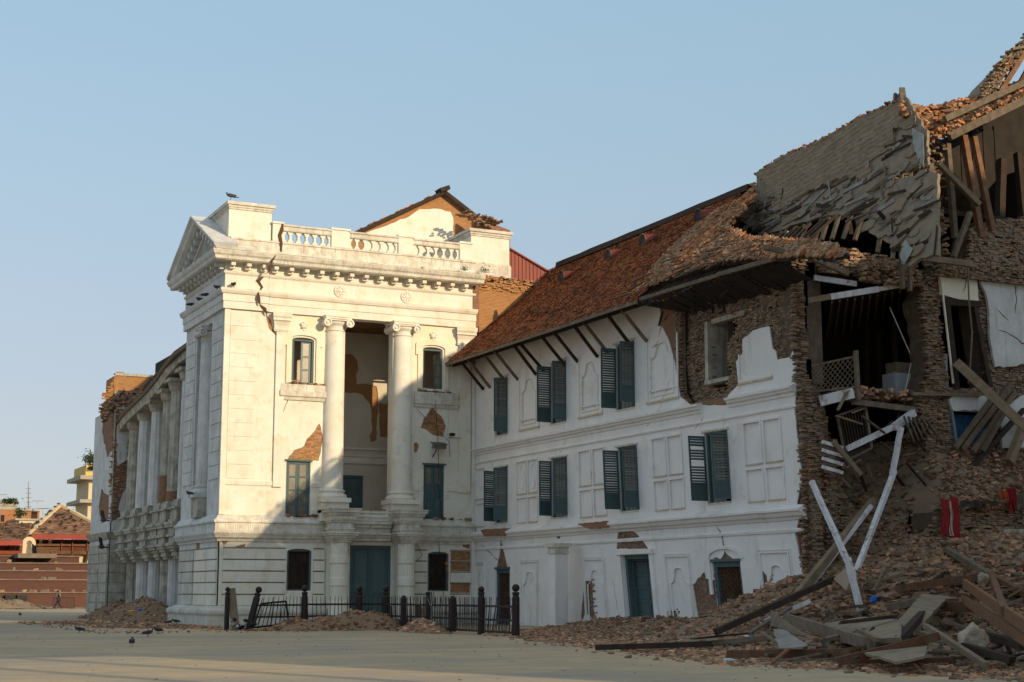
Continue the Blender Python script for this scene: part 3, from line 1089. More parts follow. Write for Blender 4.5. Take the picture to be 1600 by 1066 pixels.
for (x0, x1, y0, y1, z1, bt) in ((19.95, 22.12, 73.45, 78.4, 20.75, 0), (33.22, 35.5, 73.5, 78.2, 20.75, 0)):
    m = MB()
    m.wbox(x0, x1, y0, y1, 18.35, z1)
    m.build('attic_block', M_WHITE, PV)
    m = MB()
    m.wbox(x0 - .08, x1 + .08, y0 - .08, y1 + .05, 18.36, 19.0)
    m.wbox(x0 - .05, x1 + .05, y0 - .05, y1 + .04, 19.0, 19.08)
    m.build('attic_block_base', M_LEDGE, PV)
    m = MB()
    for k, (e, z) in enumerate(((.05, z1 - .22), (.09, z1 - .12), (.16, z1))):
        m.wbox(x0 - e, x1 + e, y0 - e, y1 + e, z, z + .1 + (.06 if k == 2 else 0))
    m.build('attic_block_cap', M_LEDGE, PV)
m = MB()
m.wbox(19.9, 20.05, 73.4, 73.6, 19.1, 20.5)
m.build('corner_bead', M_WHITE, PV)
m = MB()
m.box(FF, 22.15, 33.3, 18.9, 19.06, -6, -.4)
m.build('flat_roof', M_LEDGE, PV)
# pediment over the left face
apex = (77.2, 20.55)
pl, pr_ = (72.4, 18.2), (81.95, 18.2)
m = MB()
m.sheet(FL, [(73.0, 18.2), (81.3, 18.2), (77.2, 20.2)], [], -.2, .12)
m.build('tympanum', M_OLD, PV)
for (p, q_) in ((pl, apex), (pr_, apex)):
    d = Vector((q_[0] - p[0], q_[1] - p[1], 0))
    Ln = d.length
    fr2 = Frame(FL.P(p[0], p[1], 0), Vector((0, d.x, d.y)), Vector((0, -d.y, d.x)) * (1 if d.x > 0 else -1), (-1, 0, 0))
    m = MB()
    m.profile(fr2, 0, Ln + .1, [(-.12, -.2), (-.12, .55), (-.04, .75), (.1, .82), (.2, .95), (.3, .96), (.32, .9), (.34, -.3)], n=8, jit=.008)
    m.build('raking_cornice', M_OLDW, PV)
    m = MB()
    m.profile(fr2, .5, Ln - .3, [(-.62, .1), (-.62, .2), (-.52, .24), (-.5, .14), (-.5, .1)])
    m.build('raking_moulding', M_OLDW, PV)
    x = .9
    while x < Ln - .5:
        m = MB()
        m.box(fr2, x, x + .25, -.48, -.122, .12, .5)
        m.build('cornice_bracket', M_OLDW, PV)
        x += .62
m = MB()
m.add([(18.92, 72.35, 18.24), (18.92, 77.2, 20.9), (21.3, 77.2, 20.9), (21.3, 72.35, 18.20), (18.92, 82.0, 18.3), (21.3, 82.0, 18.3)],
      [(0, 1, 2, 3), (1, 4, 5, 2)])
m.build('pediment_roof', M_LEDGE, PV)
# plinth
pp = [(0, 0), (0, .5), (.5, .5), (.52, .56), (.62, .6), (.74, .58), (.82, .46), (.84, .3), (.93, .16), (.95, 0)]
for a, b, t0, t1 in ((X0, 25.2, 1, 0), (30.3, X1, 0, 0)):
    m = MB()
    m.profile(FF, a, b, pp, mit0=t0, n=8, jit=.02)
    m.build('plinth', M_BASE, PV)
m = MB()
m.profile(FL, 73.3, 81.0, pp, mit0=1, mit1=0, n=8, jit=.02)
m.build('plinth', M_BASE, PV)

# big columns ---------------------------------------------------------
def big_column(cx, cy, zb, zt, r, parent, mat, mcap, name='column'):
    c = Vector((cx, cy, 0))
    m = MB()
    prof = [(r * 1.0, zb + .62)]
    for i in range(13):
        t = i / 12
        prof.append((r * (1.0 - .13 * t ** 1.6), zb + .66 + (zt - .75 - zb - .66) * t))
    m.lathe(c, prof, 32)
    col = m.build(name, mat, parent, smooth=True)
    m = MB()
    m.wbox(cx - r * 1.38, cx + r * 1.38, cy - r * 1.38, cy + r * 1.38, zb, zb + .22)
    m.lathe(c, [(r * 1.34, zb + .22), (r * 1.38, zb + .3), (r * 1.3, zb + .4), (r * 1.12, zb + .45), (r * 1.1, zb + .5), (r * 1.2, zb + .54), (r * 1.2, zb + .6), (r * 1.02, zb + .66)], 32)
    m.build('column_base', mcap, parent)
    m = MB()
    rt = r * .87
    m.lathe(c, [(rt, zt - .78), (rt * 1.08, zt - .74), (rt * 1.08, zt - .7), (rt, zt - .66), (rt * 1.02, zt - .52), (rt * 1.25, zt - .38), (rt * 1.28, zt - .3)], 28)
    for sx in (-1, 1):
        ax_ = Vector((0, -1, 0))
        cc = Vector((cx + sx * rt * 1.22, cy + rt * 1.15, zt - .38))
        m.lathe(cc, [(.21, 0), (.22, .03), (.2, .06), (.15, .3), (.15, rt * 2 - .05), (.2, rt * 2 + .2), (.22, rt * 2 + .25), (.21, rt * 2 + .3), (.14, rt * 2 + .3), (.14, rt * 2 + .24), (.08, rt * 2 + .24), (.08, rt * 2 + .31), (.01, rt * 2 + .31)], 16, ax=ax_)
    m.wbox(cx - rt * 1.3, cx + rt * 1.3, cy - rt * 1.25, cy + rt * 1.25, zt - .26, zt - .18)
    m.wbox(cx - rt * 1.42, cx + rt * 1.42, cy - rt * 1.35, cy + rt * 1.35, zt - .18, zt - .08)
    m.wbox(cx - rt * 1.5, cx + rt * 1.5, cy - rt * 1.42, cy + rt * 1.42, zt - .08, zt)
    m.build('column_capital', mcap, parent)
big_column(25.55, 73.35, 6.0, 15.42, .56, PV, M_WHITE, M_WHITE)
big_column(29.25, 73.35, 6.0, 15.42, .56, PV, M_WHITE, M_WHITE)
for cx in (25.55, 29.25):
    m = MB()
    m.wbox(cx - .72, cx + .72, 72.75, 74.1, 5.05, 6.0)
    m.build('column_pedestal', M_WHITE, PV)
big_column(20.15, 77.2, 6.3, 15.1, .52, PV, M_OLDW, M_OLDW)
m = MB()
m.wbox(19.6, 20.8, 76.5, 77.9, 5.3, 6.3)
m.build('column_pedestal', M_OLD, PV)
# porch: banded half columns and entablature blocks
for cx in (25.65, 29.2):
    z = .0
    bands = [(0, 1.15, .5, 0), (1.15, 1.9, .43, .05), (1.9, 2.3, .47, 0), (2.3, 3.0, .43, .05), (3.0, 3.35, .47, 0), (3.35, 4.0, .43, .05)]
    for a, b, r, fl in bands:
        m = MB()
        m.lathe(Vector((cx, 72.35, 0)), [(r, a), (r, b - .03), (r * .96, b)], 48 if fl else 28, flute=fl)
        m.build('porch_column_drum', M_WHITE, PV)
    m = MB()
    m.wbox(cx - .36, cx + .36, 72.7, 73.3, 0, 4.0)
    m.build('porch_pier', M_WHITE, PV)
    m = MB()
    for k, (e, z0, z1) in enumerate(((.45, 4.0, 4.1), (.52, 4.1, 4.2), (.6, 4.2, 4.33), (.72, 4.33, 4.43), (.78, 4.43, 4.5), (.55, 4.5, 4.62), (.6, 4.62, 4.72), (.52, 4.72, 4.98), (.6, 4.98, 5.06),
                                     (.64, 5.06, 5.3), (.7, 5.3, 5.36), (.74, 5.36, 5.46), (.82, 5.46, 5.6), (.86, 5.6, 5.66))):
        m.wbox(cx - e, cx + e, 72.35 - e, 73.3, z0, z1 - .001)
    m.build('porch_capital_block', M_LEDGE, PV)
    d = MB()
    for i in range(11):
        d.wbox(cx - .6 + i * .115, cx - .54 + i * .115, 71.66, 71.72, 5.12, 5.26)
    d.build('dentils', M_WHITE, PV)
m = MB()
for (z0, z1, w1) in ((4.12, 4.3, .5), (4.3, 4.42, .62), (4.42, 4.5, .74), (4.5, 4.78, .4), (4.78, 4.95, .55), (4.95, 5.06, .7), (5.06, 5.62, .56)):
    m.box(FF, 26.3, 28.55, z0, z1 - .001, 0, w1)
m.build('porch_lintel', M_LEDGE, PV)
m = MB()
m.box(FF, 26.55, 28.35, 5.12, 5.16, .561, .6)
m.box(FF, 26.55, 28.35, 5.5, 5.54, .561, .6)
for i in range(12):
    a = 26.68 + i * .145
    m.lathe(FF.P(a, 5.33, .56), [(.07, 0), (.055, .04), (.01, .06)], 8, ax=Vector((0, -1, 0)))
m.box(FF, 26.55, 26.59, 5.161, 5.499, .561, .6)
m.box(FF, 28.31, 28.35, 5.161, 5.499, .561, .6)
m.build('carved_panel', M_WHITE, PV)
m = MB()
m.box(FF, 26.3, 26.5, .1, 4.05, .001, .16)
m.box(FF, 28.8, 29.0, .1, 4.05, .001, .16)
m.box(FF, 26.5, 28.8, 3.93, 4.1, .001, .2)
for i in range(17):
    m.rbox(FF.P(26.6 + i * .13, 4.015, .2), (.045, .02, .05), Quaternion((0, 1, 0), .6))
m.build('door_surround', M_WHITE, PV)
m = MB()
m.wbox(24.7, 30.0, 71.5, 73.3, -.02, .18)
m.wbox(25.0, 29.7, 71.8, 73.3, .18, .33)
m.build('doorstep', M_BASE, PV)
# loose bricks and debris on ledges
m = MB()
for _ in range(160):
    a, b, w_, z = RND.choice(((24.9, 30.2, .4, 5.67), (23.2, 24.8, .15, 5.3), (30.2, 33.2, .15, 5.3), (23, 25, .1, 11.88), (30.2, 32, .1, 11.88)))
    s_ = RND.uniform(.02, .07)
    m.rbox(FF.P(RND.uniform(a, b), z + s_ * .5, RND.uniform(0, w_)), (s_ * 1.4, s_, s_ * .7), rq(.6), t=RND.random())
m.build('ledge_debris', M_BRKLOOSE, PV, tint=True, kind='stuff')
# ================================================================ LONG WING
WG = thing('palace_wing', 'long whitewashed palace wing with blue shutters, tiled roof and torn open right end', 'building')
cw = lambda L, a=.03: rough_poly(FW.poly(L, 720, 800, 2.909), a, .16)
ce = lambda L, a=.03: rough_poly(FW.poly(L, 1000, 480, 3.137), a, .18)
WM = [(69.25, 70.75), (62.95, 64.55), (56.65, 58.3), (49.75, 51.4)]
MID = [rect(a, b, 5.0, 7.8) for a, b in WM]
UPW = [rect(a, b, 9.42, 12.35) for a, b in WM[:3]]
pa, pb = FW.px(972, 866), FW.px(1016, 864)
D2 = (pb[0] + .02, pa[0], -.3, 3.15)
pa, pb = FW.px(1112, 879), FW.px(1156, 876)
D3 = (pb[0], pa[0], -.3, 2.75)
D1 = (69.0, 70.65, -.3, 2.72)
DOORS = [rect(*D1), rect(*D2), rect(*D3)]
WOUT = rough_poly([(73.3, -.3), (73.3, 14.6), (56.3, 14.6)] + FW.poly([(1030, 470), (1032, 505), (1028, 535), (1018, 545), (1026, 540), (1034, 510), (1044, 530), (1054, 565), (1060, 605), (1062, 620), (1082, 634)]) +
                  FW.poly([(1136, 633), (1137, 618), (1147, 608), (1153, 602), (1150, 565), (1160, 552), (1160, 530), (1176, 517), (1202, 510), (1207, 545), (1212, 548), (1214, 562), (1235, 558),
                           (1238, 548), (1244, 562), (1244, 600), (1241, 640), (1247, 690), (1253, 750), (1245, 785), (1248, 812), (1242, 835), (1249, 870), (1257, 910), (1264, 940), (1270, 990)]) + [(44.9, -.3)], .025, .3)
NICHE = []
# mid storey: each field is two columns of two sunk panels
PANELS = []
for a, b in ((65.95, 68.15), (59.45, 61.75), (53.1, 55.35), (46.3, 48.6)):
    mdl = (a + b) / 2
    for s0, s1 in ((a, mdl - .13), (mdl + .13, b)):
        PANELS.append((s0, s1, 4.95, 6.12))
        PANELS.append((s0, s1, 6.35, 7.9))
PANELS.append((71.9, 73.0, 6.35, 7.9))
PANELS.append((71.9, 73.0, 4.95, 6.1))
NICHE += [rect(*p) for p in PANELS]

def ogee(u0, u1, v0, v1, n=7):
    """flat-shouldered pointed arch of a plaster niche"""
    c = (u0 + u1) / 2
    h = (u1 - u0) / 2
    r = []
    for i in range(n + 1):
        t = i / n
        r.append((c + h * (1 - t) ** .55 * (1 - .25 * math.sin(t * 3.14)), v1 - .62 * (1 - t) - .08 * math.sin(t * 6.28)))
    l = [(2 * c - x, y) for x, y in r[::-1]]
    return [(u0, v0), (u1, v0)] + r + l[1:]
UN = [(65.7, 67.9), (59.5, 61.7), (53.1, 55.6)]
for a, b in UN:
    NICHE.append(ogee(a + .45, b - .35, 9.75, 11.9))
UNR = (46.6, 48.75)
LN = [(65.8, 67.8), (59.5, 61.4), (53.1 + .0, 55.0), (45.9, 47.9)]
LN = []
for q0, q1 in (((813, 872), (842, 871)), ((911, 870), (945, 867)), ((1037, 865), (1078, 863)), ((1184, 857), (1235, 855))):
    a, b = FW.px(*q1), FW.px(*q0)
    LN.append((a[0], b[0]))
LN.append((71.9, 73.1))
for a, b in LN:
    NICHE.append(ogee(a + .3, b - .35, 0.0, 2.55))
PW = [cw([(180, 110), (190, 160), (203, 210), (212, 255), (160, 255), (170, 215), (176, 190)]),
      cw([(715, 75), (745, 70), (795, 95), (825, 130), (852, 168), (708, 168)]),
      cw([(545, 480), (560, 310), (592, 310), (600, 440), (602, 500), (565, 450), (545, 520)], .04),
      cw([(588, 508), (650, 500), (735, 512), (735, 560), (590, 550)], .04),
      cw([(1055, 330), (1108, 275), (1115, 305), (1150, 310), (1165, 420), (1175, 560), (1085, 560), (1070, 440)], .04),
      cw([(1140, 215), (1160, 205), (1180, 215), (1198, 178), (1240, 218)]),
      cw([(1362, 258), (1390, 290), (1408, 380), (1395, 415), (1330, 450), (1340, 390), (1358, 350)], .04),
      cw([(938, 450), (975, 450), (980, 490), (960, 580), (895, 580), (935, 515)], .04),
      cw([(432, 92), (462, 92), (450, 122), (436, 122)]),
      ribbon(FW.poly([(1120, 822), (1128, 838), (1133, 862)]), .1), ribbon(FW.poly([(752, 850), (782, 880)]), .06),
      ribbon(FW.poly([(957, 905), (965, 950), (975, 985)]), .05), ribbon(FW.poly([(880, 655), (884, 690), (872, 715)]), .03),
      ribbon(FW.poly([(1046, 590), (1030, 640), (1010, 668)]), .03), ribbon(FW.poly([(1100, 650), (1085, 672)]), .03),
      ribbon(FW.poly([(818, 925), (829, 955), (827, 990)]), .025), ribbon(FW.poly([(1050, 880), (1062, 920), (1070, 950)]), .02)]
for k_, pq in enumerate(PW[:9]):
    lo_u, hi_u = min(p[0] for p in pq), max(p[0] for p in pq)
    lo_v, hi_v = min(p[1] for p in pq), max(p[1] for p in pq)
    brick_field(FW, lo_u - .05, hi_u + .05, lo_v - .04, hi_v + .04, WG, lambda u, v: -.035, inside=lambda u, v: not any(a < u < b and v < d for a, b, c, d in (D1, D2, D3)), jit=.016, drop=.03, mat=M_BRKBR, D=.02, name='patch_brickwork')
strip = rough_poly(FW.poly([(733, 625), (741, 625), (741, 830), (734, 830)]), .03, .3)
m = MB()
m.sheet(FW, WOUT, MID + UPW + DOORS + NICHE + PW + [strip], -.05, 0)
m.build('plaster_face', M_WING, WG)
m = MB()
nb = []
for nn in NICHE:
    cx = sum(p[0] for p in nn) / len(nn)
    cy = sum(p[1] for p in nn) / len(nn)
    m.sheet(FW, [(cx + (p[0] - cx) * 1.06 + 0, cy + (p[1] - cy) * 1.03) for p in nn], PW, -.049, -.04)
m.build('niche_backs', M_WING, WG)
m = MB()
low = rect(45.95, 73.3, -.3, 9.1)
m.sheet(FW, low, MID + DOORS, -.9, -.05, 0, 1)
m.sheet(FW, rect(53.4, 73.3, 9.1, 14.5), UPW, -.9, -.05, 0, 1)
bo = m.build('brick_wall', [M_BRICKD, M_WING], WG)
for pg in bo.data.polygons:
    if pg.material_index == 1 and all(bo.data.vertices[i].co.y < 46.3 for i in pg.vertices):
        pg.material_index = 0
# torn upper right part: separate bricks, with the deep hole round the fourth window
deep = FW.poly([(1062, 470), (1061, 560), (1064, 615), (1082, 640), (1130, 632), (1133, 600), (1140, 575), (1128, 560), (1137, 530), (1160, 500), (1175, 470), (1200, 440), (1200, 400), (1060, 420)])
wjam = FW.poly([(1097, 500), (1118, 496), (1137, 492), (1133, 600), (1103, 606)])
def dep(u, v):
    if pip((u, v), wjam):
        return None
    d = -.06
    if pip((u, v), deep):
        d = -.38 + .12 * noise.noise(Vector((u * 1.3, v * 1.3, 0)))
    return d + .16 * sm(12.3, 13.6, v) * noise.noise(Vector((u * 1.5, v * 1.5, 5))) - .1 * sm(46.5, 45, u)
brick_field(FW, 45.0, 53.5, 9.0, 14.0, WG, dep, lambda u, v: u > 45.0 + .35 * noise.noise(Vector((v * .9, 0, 2))), single=lambda u, v: u < 49.5 and RND.random() < .16)
m = MB()
m.sheet(FW, rect(45.25, 53.4, 9.1, 14.0), [wjam], -1.3, -.55, 0)
m.build('wall_core', M_MORTAR, WG)
m = MB()     # plastered reveal of the fourth window, still standing in its hole
j0, j1 = FW.px(1099, 560), FW.px(1120, 560)
for (x0, x1, y0, y1, z0, z1) in ((33.5, 34.5, j0[0] - .12, j0[0] + .1, 9.9, 12.3), (33.7, 34.5, j1[0] - 1.45, j0[0] - .1, 12.2, 12.4), (33.45, 34.6, j1[0] - 1.4, j0[0] + .1, 9.75, 9.9)):
    m.wbox(x0, x1, y0, y1, z0, z1)
m.build('window_reveal', M_OLD, WG)
# the torn end of the wing: cross section of a thick mud-brick wall
EB = [(14.0, 34.9), (12.6, 34.4), (12.0, 34.2), (11.2, 34.35), (10.4, 34.15), (9.6, 34.4), (9.0, 34.6), (8.2, 34.75), (7.2, 34.9), (6.4, 35.3), (5.2, 35.5), (4.2, 36.0), (2.5, 36.6), (0, 37.2)]
def ebound(v):
    for i in range(len(EB) - 1):
        if EB[i][0] >= v >= EB[i + 1][0]:
            t = (EB[i][0] - v) / (EB[i][0] - EB[i + 1][0])
            return EB[i][1] + (EB[i + 1][1] - EB[i][1]) * t
    return 34.5
brick_field(FE, 33.40, 37.4, 0, 14.2, WG, lambda u, v: -.25 * abs(noise.noise(Vector((u * 1.1, v * .8, 1)))) - .5 * sm(ebound(v) - 1.0, ebound(v), u) + .1 * noise.noise(Vector((u * 3, v * 3, 8))) - (.25 if v > 9 else 0),
            lambda u, v: u < ebound(v) + .25 * noise.noise(Vector((u * 2, v * 2.2, 4))), jit=.06, drop=.03, single=lambda u, v: RND.random() < .1)
m = MB()
for i in range(14):
    z = 14 - i
    m.wbox(33.45, ebound(z - .5) - .3, 45.25, 46.2, z - 1, z)
m.build('torn_wall_core', M_MORTAR, WG)
brick_field(FW, 44.55, 46.0, 0, 9.1, WG, lambda u, v: -.1 + .05 * noise.noise(Vector((u, v, 2))), lambda u, v: u - 44.75 > .18 * noise.noise(Vector((v * .8, 1, 2))), jit=.03)
# back rooms
m = MB()
m.wbox(34.2, 44.9, 45.9, 73.2, 4.2, 4.45)
m.wbox(34.2, 44.9, 46.4, 73.2, 8.65, 8.9)
m.wbox(34.2, 44.9, 54.0, 73.2, 13.3, 13.5)
m.build('floor', M_WOODD, WG)
m = MB()
m.wbox(44.9, 45.4, 44, 73.2, 0, 14)
m.wbox(34.3, 44.9, 53.0, 53.4, 0, 14)
m.wbox(38.5, 38.8, 53.4, 73.2, 0, 13.4)
m.build('inner_walls', M_DARK, WG)
# plaster mouldings on the wing
def wprof(name, a, b, pr, mat=M_WING, n=40, **k):
    m = MB()
    m.profile(FW, a, b, pr, n=n, jit=.012, **k)
    return m.build(name, mat, WG)
cor1 = [(8.62, 0), (8.64, .05), (8.74, .07), (8.78, .16), (8.86, .2), (8.9, .27), (8.98, .28), (9.04, .06), (9.05, 0)]
u_a = FW.px(1098, 640)[0]
u_b = FW.px(1140, 625)[0]
wprof('string_course', u_a, 73.3, cor1)
wprof('string_course', 45.25, u_b, cor1, n=12)
wprof('thin_moulding', 45.2, 73.3, [(8.2, 0), (8.2, .05), (8.26, .07), (8.3, .05), (8.3, 0)])
wprof('belt_cornice', 45.1, 73.3, [(4.14, 0), (4.16, .06), (4.24, .1), (4.3, .2), (4.42, .26), (4.46, .34), (4.54, .35), (4.68, .1), (4.7, 0)])
wprof('thin_moulding', 45.35, 73.3, [(3.72, 0), (3.72, .05), (3.8, .07), (3.86, .05), (3.86, 0)])
m = MB()      # brick showing where the belt has broken away
for L in ([(120, 82), (230, 76), (228, 106), (135, 110)], [(560, 55), (690, 42), (700, 70), (620, 78)]):
    m = MB()
    m.sheet(FW, cw(L), [], .0, .37)
    m.build('belt_break', M_BRICKD, WG)
for (a, b) in UN + [UNR]:
    m = MB()
    m.box(FW, a, a + .08, 9.5, 12.15, .001, .05)
    m.box(FW, b - .08, b, 9.5, 12.15, .001, .05)
    m.box(FW, a + .081, b - .081, 9.9, 9.96, .001, .05)
    sb = MB()
    sb.box(FW, a - .02, b + .02, 9.42, 9.5, .001, .075)
    sb.build('niche_sill', M_TAN, WG)
    if a > 50:
        m.box(FW, b - .34, b - .27, 9.7, 11.4, .001, .05)
        m.box(FW, b - .36, b - .25, 10.9, 11.0, .051, .09)
        m.box(FW, b - .36, b - .25, 10.5, 10.6, .051, .09)
        m.build('niche_moulding', M_WING, WG)
    else:
        m = MB()
        m.box(FW, a, b, 9.5, 9.6, .001, .07)
        m.box(FW, b - .08, b, 9.6, 10.6, .001, .05)
        m.build('niche_moulding', M_WING, WG)
for (a, b) in LN:
    m = MB()
    for e, w_ in ((0, .04), (.1, .065)):
        m.box(FW, a + e, a + e + .05, .1, 3.15 - e, .001, w_)
        m.box(FW, b - e - .05, b - e, .1, 3.15 - e, .001, w_)
        m.box(FW, a + e + .051, b - e - .051, 3.1 - e, 3.15 - e, .001, w_)
    m.build('niche_moulding', M_WING, WG)
for (a, b, c, d) in PANELS:
    m = MB()
    m.box(FW, a - .03, b + .03, c - .05, c, -.03, .055)
    m.build('panel_sill', M_TAN, WG)
    m = MB()
    m.box(FW, a - .07, a - .001, c, d + .07, .001, .045)
    m.box(FW, b + .001, b + .07, c, d + .07, .001, .045)
    m.box(FW, a, b, d + .001, d + .07, .001, .06)
    m.build('panel_moulding', M_WING, WG)
for (a, b) in ((65.95, 66.95), (67.2, 68.15)):       # oval rings in the first field
    c = (a + b) / 2
    ring = [(c + .3 * math.cos(t * math.pi / 10), 7.15 + .62 * math.sin(t * math.pi / 10)) for t in range(20)]
    rin = [(c + .25 * math.cos(t * math.pi / 10), 7.15 + .56 * math.sin(t * math.pi / 10)) for t in range(20)]
    m = MB()
    m.sheet(FW, ring, [rin], -.04, -.005)
    m.build('oval_ring', M_WING, WG)
def ring(pts, k1, k2):
    cx = sum(p[0] for p in pts) / len(pts)
    cy = sum(p[1] for p in pts) / len(pts)
    return [(cx + (p[0] - cx) * k1, cy + (p[1] - cy) * k2) for p in pts]
for (a, b), z0, z1 in [((a, b), 9.75, 11.9) for a, b in UN] + [((a, b), 0.0, 2.55) for a, b in LN]:
    og = ogee(a + (.45 if z0 > 5 else .3), b - .35, z0, z1)
    m = MB()
    m.sheet(FW, ring(og, 1.1, 1.04), [og], .001, .04)
    m.build('arch_moulding', M_TAN if z0 > 50 else M_WING, WG)
# windows: frames, then shutters swung out on both sides, each with its slats
def shutter(fr, hinge_u, v0, v1, side, ang, w=.74, broken=False, light=False):
    """leaf hinged at (hinge_u) and opened by ang degrees from the wall plane"""
    h = fr.P(hinge_u, v0, .0)
    h2 = fr.P(hinge_u, v1, .0)
    up = (h2 - h).normalized()
    a = math.radians(ang)
    e1 = Vector((-math.sin(a), -side * math.cos(a) * -1 if False else side * math.cos(a), 0))
    q = Frame(h, e1, up, e1.cross(up))
    H = v1 - v0
    m = MB()
    st = .07
    m.box(q, 0, st, 0, H, -.02, .02)
    m.box(q, w - st, w, 0, H, -.02, .02)
    for a0, a1 in ((0, .09), (.62, .72), (H - .09, H)):
        m.box(q, st, w - st, a0, a1, -.018, .018)
    lf = m.build('shutter', M_BLUE, WG)
    p = MB()
    p.box(q, st, w - st, .09, .62, -.006, .006)
    p.box(q, st + .07, w / 2 - .03, .16, .56, -.012, .012)
    p.box(q, w / 2 + .03, w - st - .07, .16, .56, -.012, .012)
    p.build('panel', M_BLUE, lf)
    n = int((H - .85) / .105)
    L_ = w - 2 * st
    me = MB().wbox(-L_ / 2, L_ / 2, -.006, .006, -.055, .055).mesh('slat', M_SLATLIT if light else M_BLUE)
    rot = Matrix((q.e1, q.n, q.e2)).transposed().to_quaternion()
    for i in range(n):
        if broken and i in (6, 7, 12):
            continue
        z = .72 + (i + .5) * (H - .81) / n
        inst('slat', me, q.P(w / 2, z, 0), rot @ Quaternion((1, 0, 0), math.radians(-38 + RND.uniform(-9, 9))), parent=lf)
    return lf
for i, (a, b) in enumerate(WM):
    for (v0, v1, st_) in ((5.0, 7.8, 0), (9.42, 12.35, 1)):
        if i == 3 and st_:
            continue
        win_frame(WG, FW, a, b, v0, v1, w=-.1, t=.1)
        ba = MB()
        for k in range(5):
            x = a + .2 + k * (b - a - .4) / 4
            ba.tube([FW.P(x, v0 + .06, -.35), FW.P(x, v1 - .08, -.35)], .012, 4)
        ba.build('window_grille', M_WOODD, WG)
        m = MB()
        m.box(FW, a - .12, b + .12, v1 + .02, v1 + .1, .001, .08)
        m.build('window_head', M_LEDGE, WG)
        m = MB()
        m.box(FW, a, b, v0 - .02, v0 + .03, -.6, .05)
        m.build('window_sill', M_LEDGE, WG)
        z0, z1 = v0 + .12, v1 - .1
        if not (i == 0 and st_):
            shutter(FW, b - .02, z0, z1 - RND.uniform(0, .06), 1, 92 + RND.uniform(-8, 14), broken=(i == 3))
        shutter(FW, a + .02, z0 + (.1 if st_ and i == 2 else 0), z1, 1, RND.uniform(84, 96), light=True)
# doors
a, b, c, d = D2
win_frame(WG, FW, a, b, 0.0, d, w=-.12, t=.17, name='door_frame', d=.2)
win_frame(WG, FW, a + .17, b - .17, 0.0, d - .16, w=-.33, t=.1, name='door_frame')
mid = (a + b) / 2
panel_leaf(WG, FW, a + .27, mid - .01, .1, d - .28, -.5, M_BLUE, (1, 1, 1, 1, 1), name='door_leaf')
panel_leaf(WG, FW, mid + .01, b - .27, .1, d - .28, -.5, M_BLUE, (1, 1, 1, 1, 1), name='door_leaf')
m = MB()
m.box(FW, a - .28, a - .02, 0, d + .02, .001, .1)
m.box(FW, b + .02, b + .3, 0, d + .02, .001, .1)
m.box(FW, a - .32, b + .34, d + .021, d + .22, .001, .16)
m.build('door_surround', M_WING, WG)
for (a, b, c, d) in (D1, D3):
    win_frame(WG, FW, a, b, 0.0, d, w=-.08, t=.2, name='door_frame', d=.2)
    lt = MB()      # crossed laths
    u0, u1, v0, v1 = a + .2, b - .2, .1, d - .2
    s = .17
    k = -int((v1 - v0) / s) - 1
    while k < int((u1 - u0) / s) + int((v1 - v0) / s) + 2:
        for sg in (1, -1):
            # line u = u0 + k*s + sg*(v-v0)
            p0u = u0 + k * s
            pts = []
            for t in range(0, 41):
                v = v0 + (v1 - v0) * t / 40
                u = p0u + sg * (v - v0)
                if u0 <= u <= u1:
                    pts.append((u, v))
            if len(pts) > 1:
                w_ = -.2 if sg > 0 else -.175
                lt.beam(FW.P(*pts[0], w_), FW.P(*pts[-1], w_), .045, .02)
        k += 1
    lt.build('lattice', M_BRICKD if False else M_WOODB, WG, kind='stuff')
    m = MB()
    m.box(FW, a - .05, b + .05, d, d + .1, .001, .05)
    m.build('door_head', M_BLUE, WG)
    if a < 60:
        m = MB()
        m.sheet(FW, archtop(a - .25, b + .25, d + .1, d + .6, .4, 10), [archtop(a - .12, b + .12, d + .09, d + .48, .36, 10)], .001, .07)
        m.box(FW, b + .05, b + .25, 1.5, d + .1, .001, .07)
        m.build('door_arch_moulding', M_WING, WG)

# ---------------------------------------------------------------- tiled roof
EX, EZ, RX, RZ = 31.65, 13.42, 38.6, 19.35
SL = Vector((RX - EX, 0, RZ - EZ))
SLN = SL.length
FR = Frame((EX, 0, EZ), (0, 1, 0), SL, (-SL.z, 0, SL.x))
def rend(v):       # broken right end of the tile field
    t = v / SLN
    return 53.4 + 1.8 * t + .35 * noise.noise(Vector((v * 1.2, 3, 1))) - 2.2 * sm(.45, .0, t) * 0
tm = MB()
v = 0.0
r = 0
while v < SLN - .05:
    u = rend(v) + RND.uniform(-.15, .15)
    off = .08 if r % 2 else 0
    sagz = -.05 * math.sin(v * .6)
    while u < 74.6:
        if u > 73.25 and False:
            break
        w_ = .17
        sg = .06 * noise.noise(Vector((u * .25, v * .4, 0)))
        lift = .045 + RND.uniform(0, .03)
        P = FR.P
        j = RND.uniform(-.02, .02)
        a0, a1 = u + off + .004, u + off + w_ - .004
        vs = [P(a0, v + j - .02, sg + lift), P(a1, v + j - .02, sg + lift + RND.uniform(-.008, .008)), P(a1, v + .2, sg + .005), P(a0, v + .2, sg + .005),
              P(a0, v + j - .02, sg - .005 + lift - .03), P(a1, v + j - .02, sg - .005 + lift - .03)]
        if not (u > 73.0 and FR.P(u, v, 0).x < 33.3 and u > 74.4):
            tm.add(vs, [(0, 1, 2, 3), (4, 5, 1, 0)], 0, RND.random())
        u += w_
    v += .165
    r += 1
tm.build('roof_tiles', M_TILE, WG, tint=True, kind='stuff')
m = MB()
m.add([FR.P(53.6, .05, -.02), FR.P(74.6, .05, -.02), FR.P(74.6, SLN, -.02), FR.P(55.4, SLN, -.02),
       FR.P(53.6, .05, -.1), FR.P(74.6, .05, -.1), FR.P(74.6, SLN, -.1), FR.P(55.4, SLN, -.1)], BOXF)
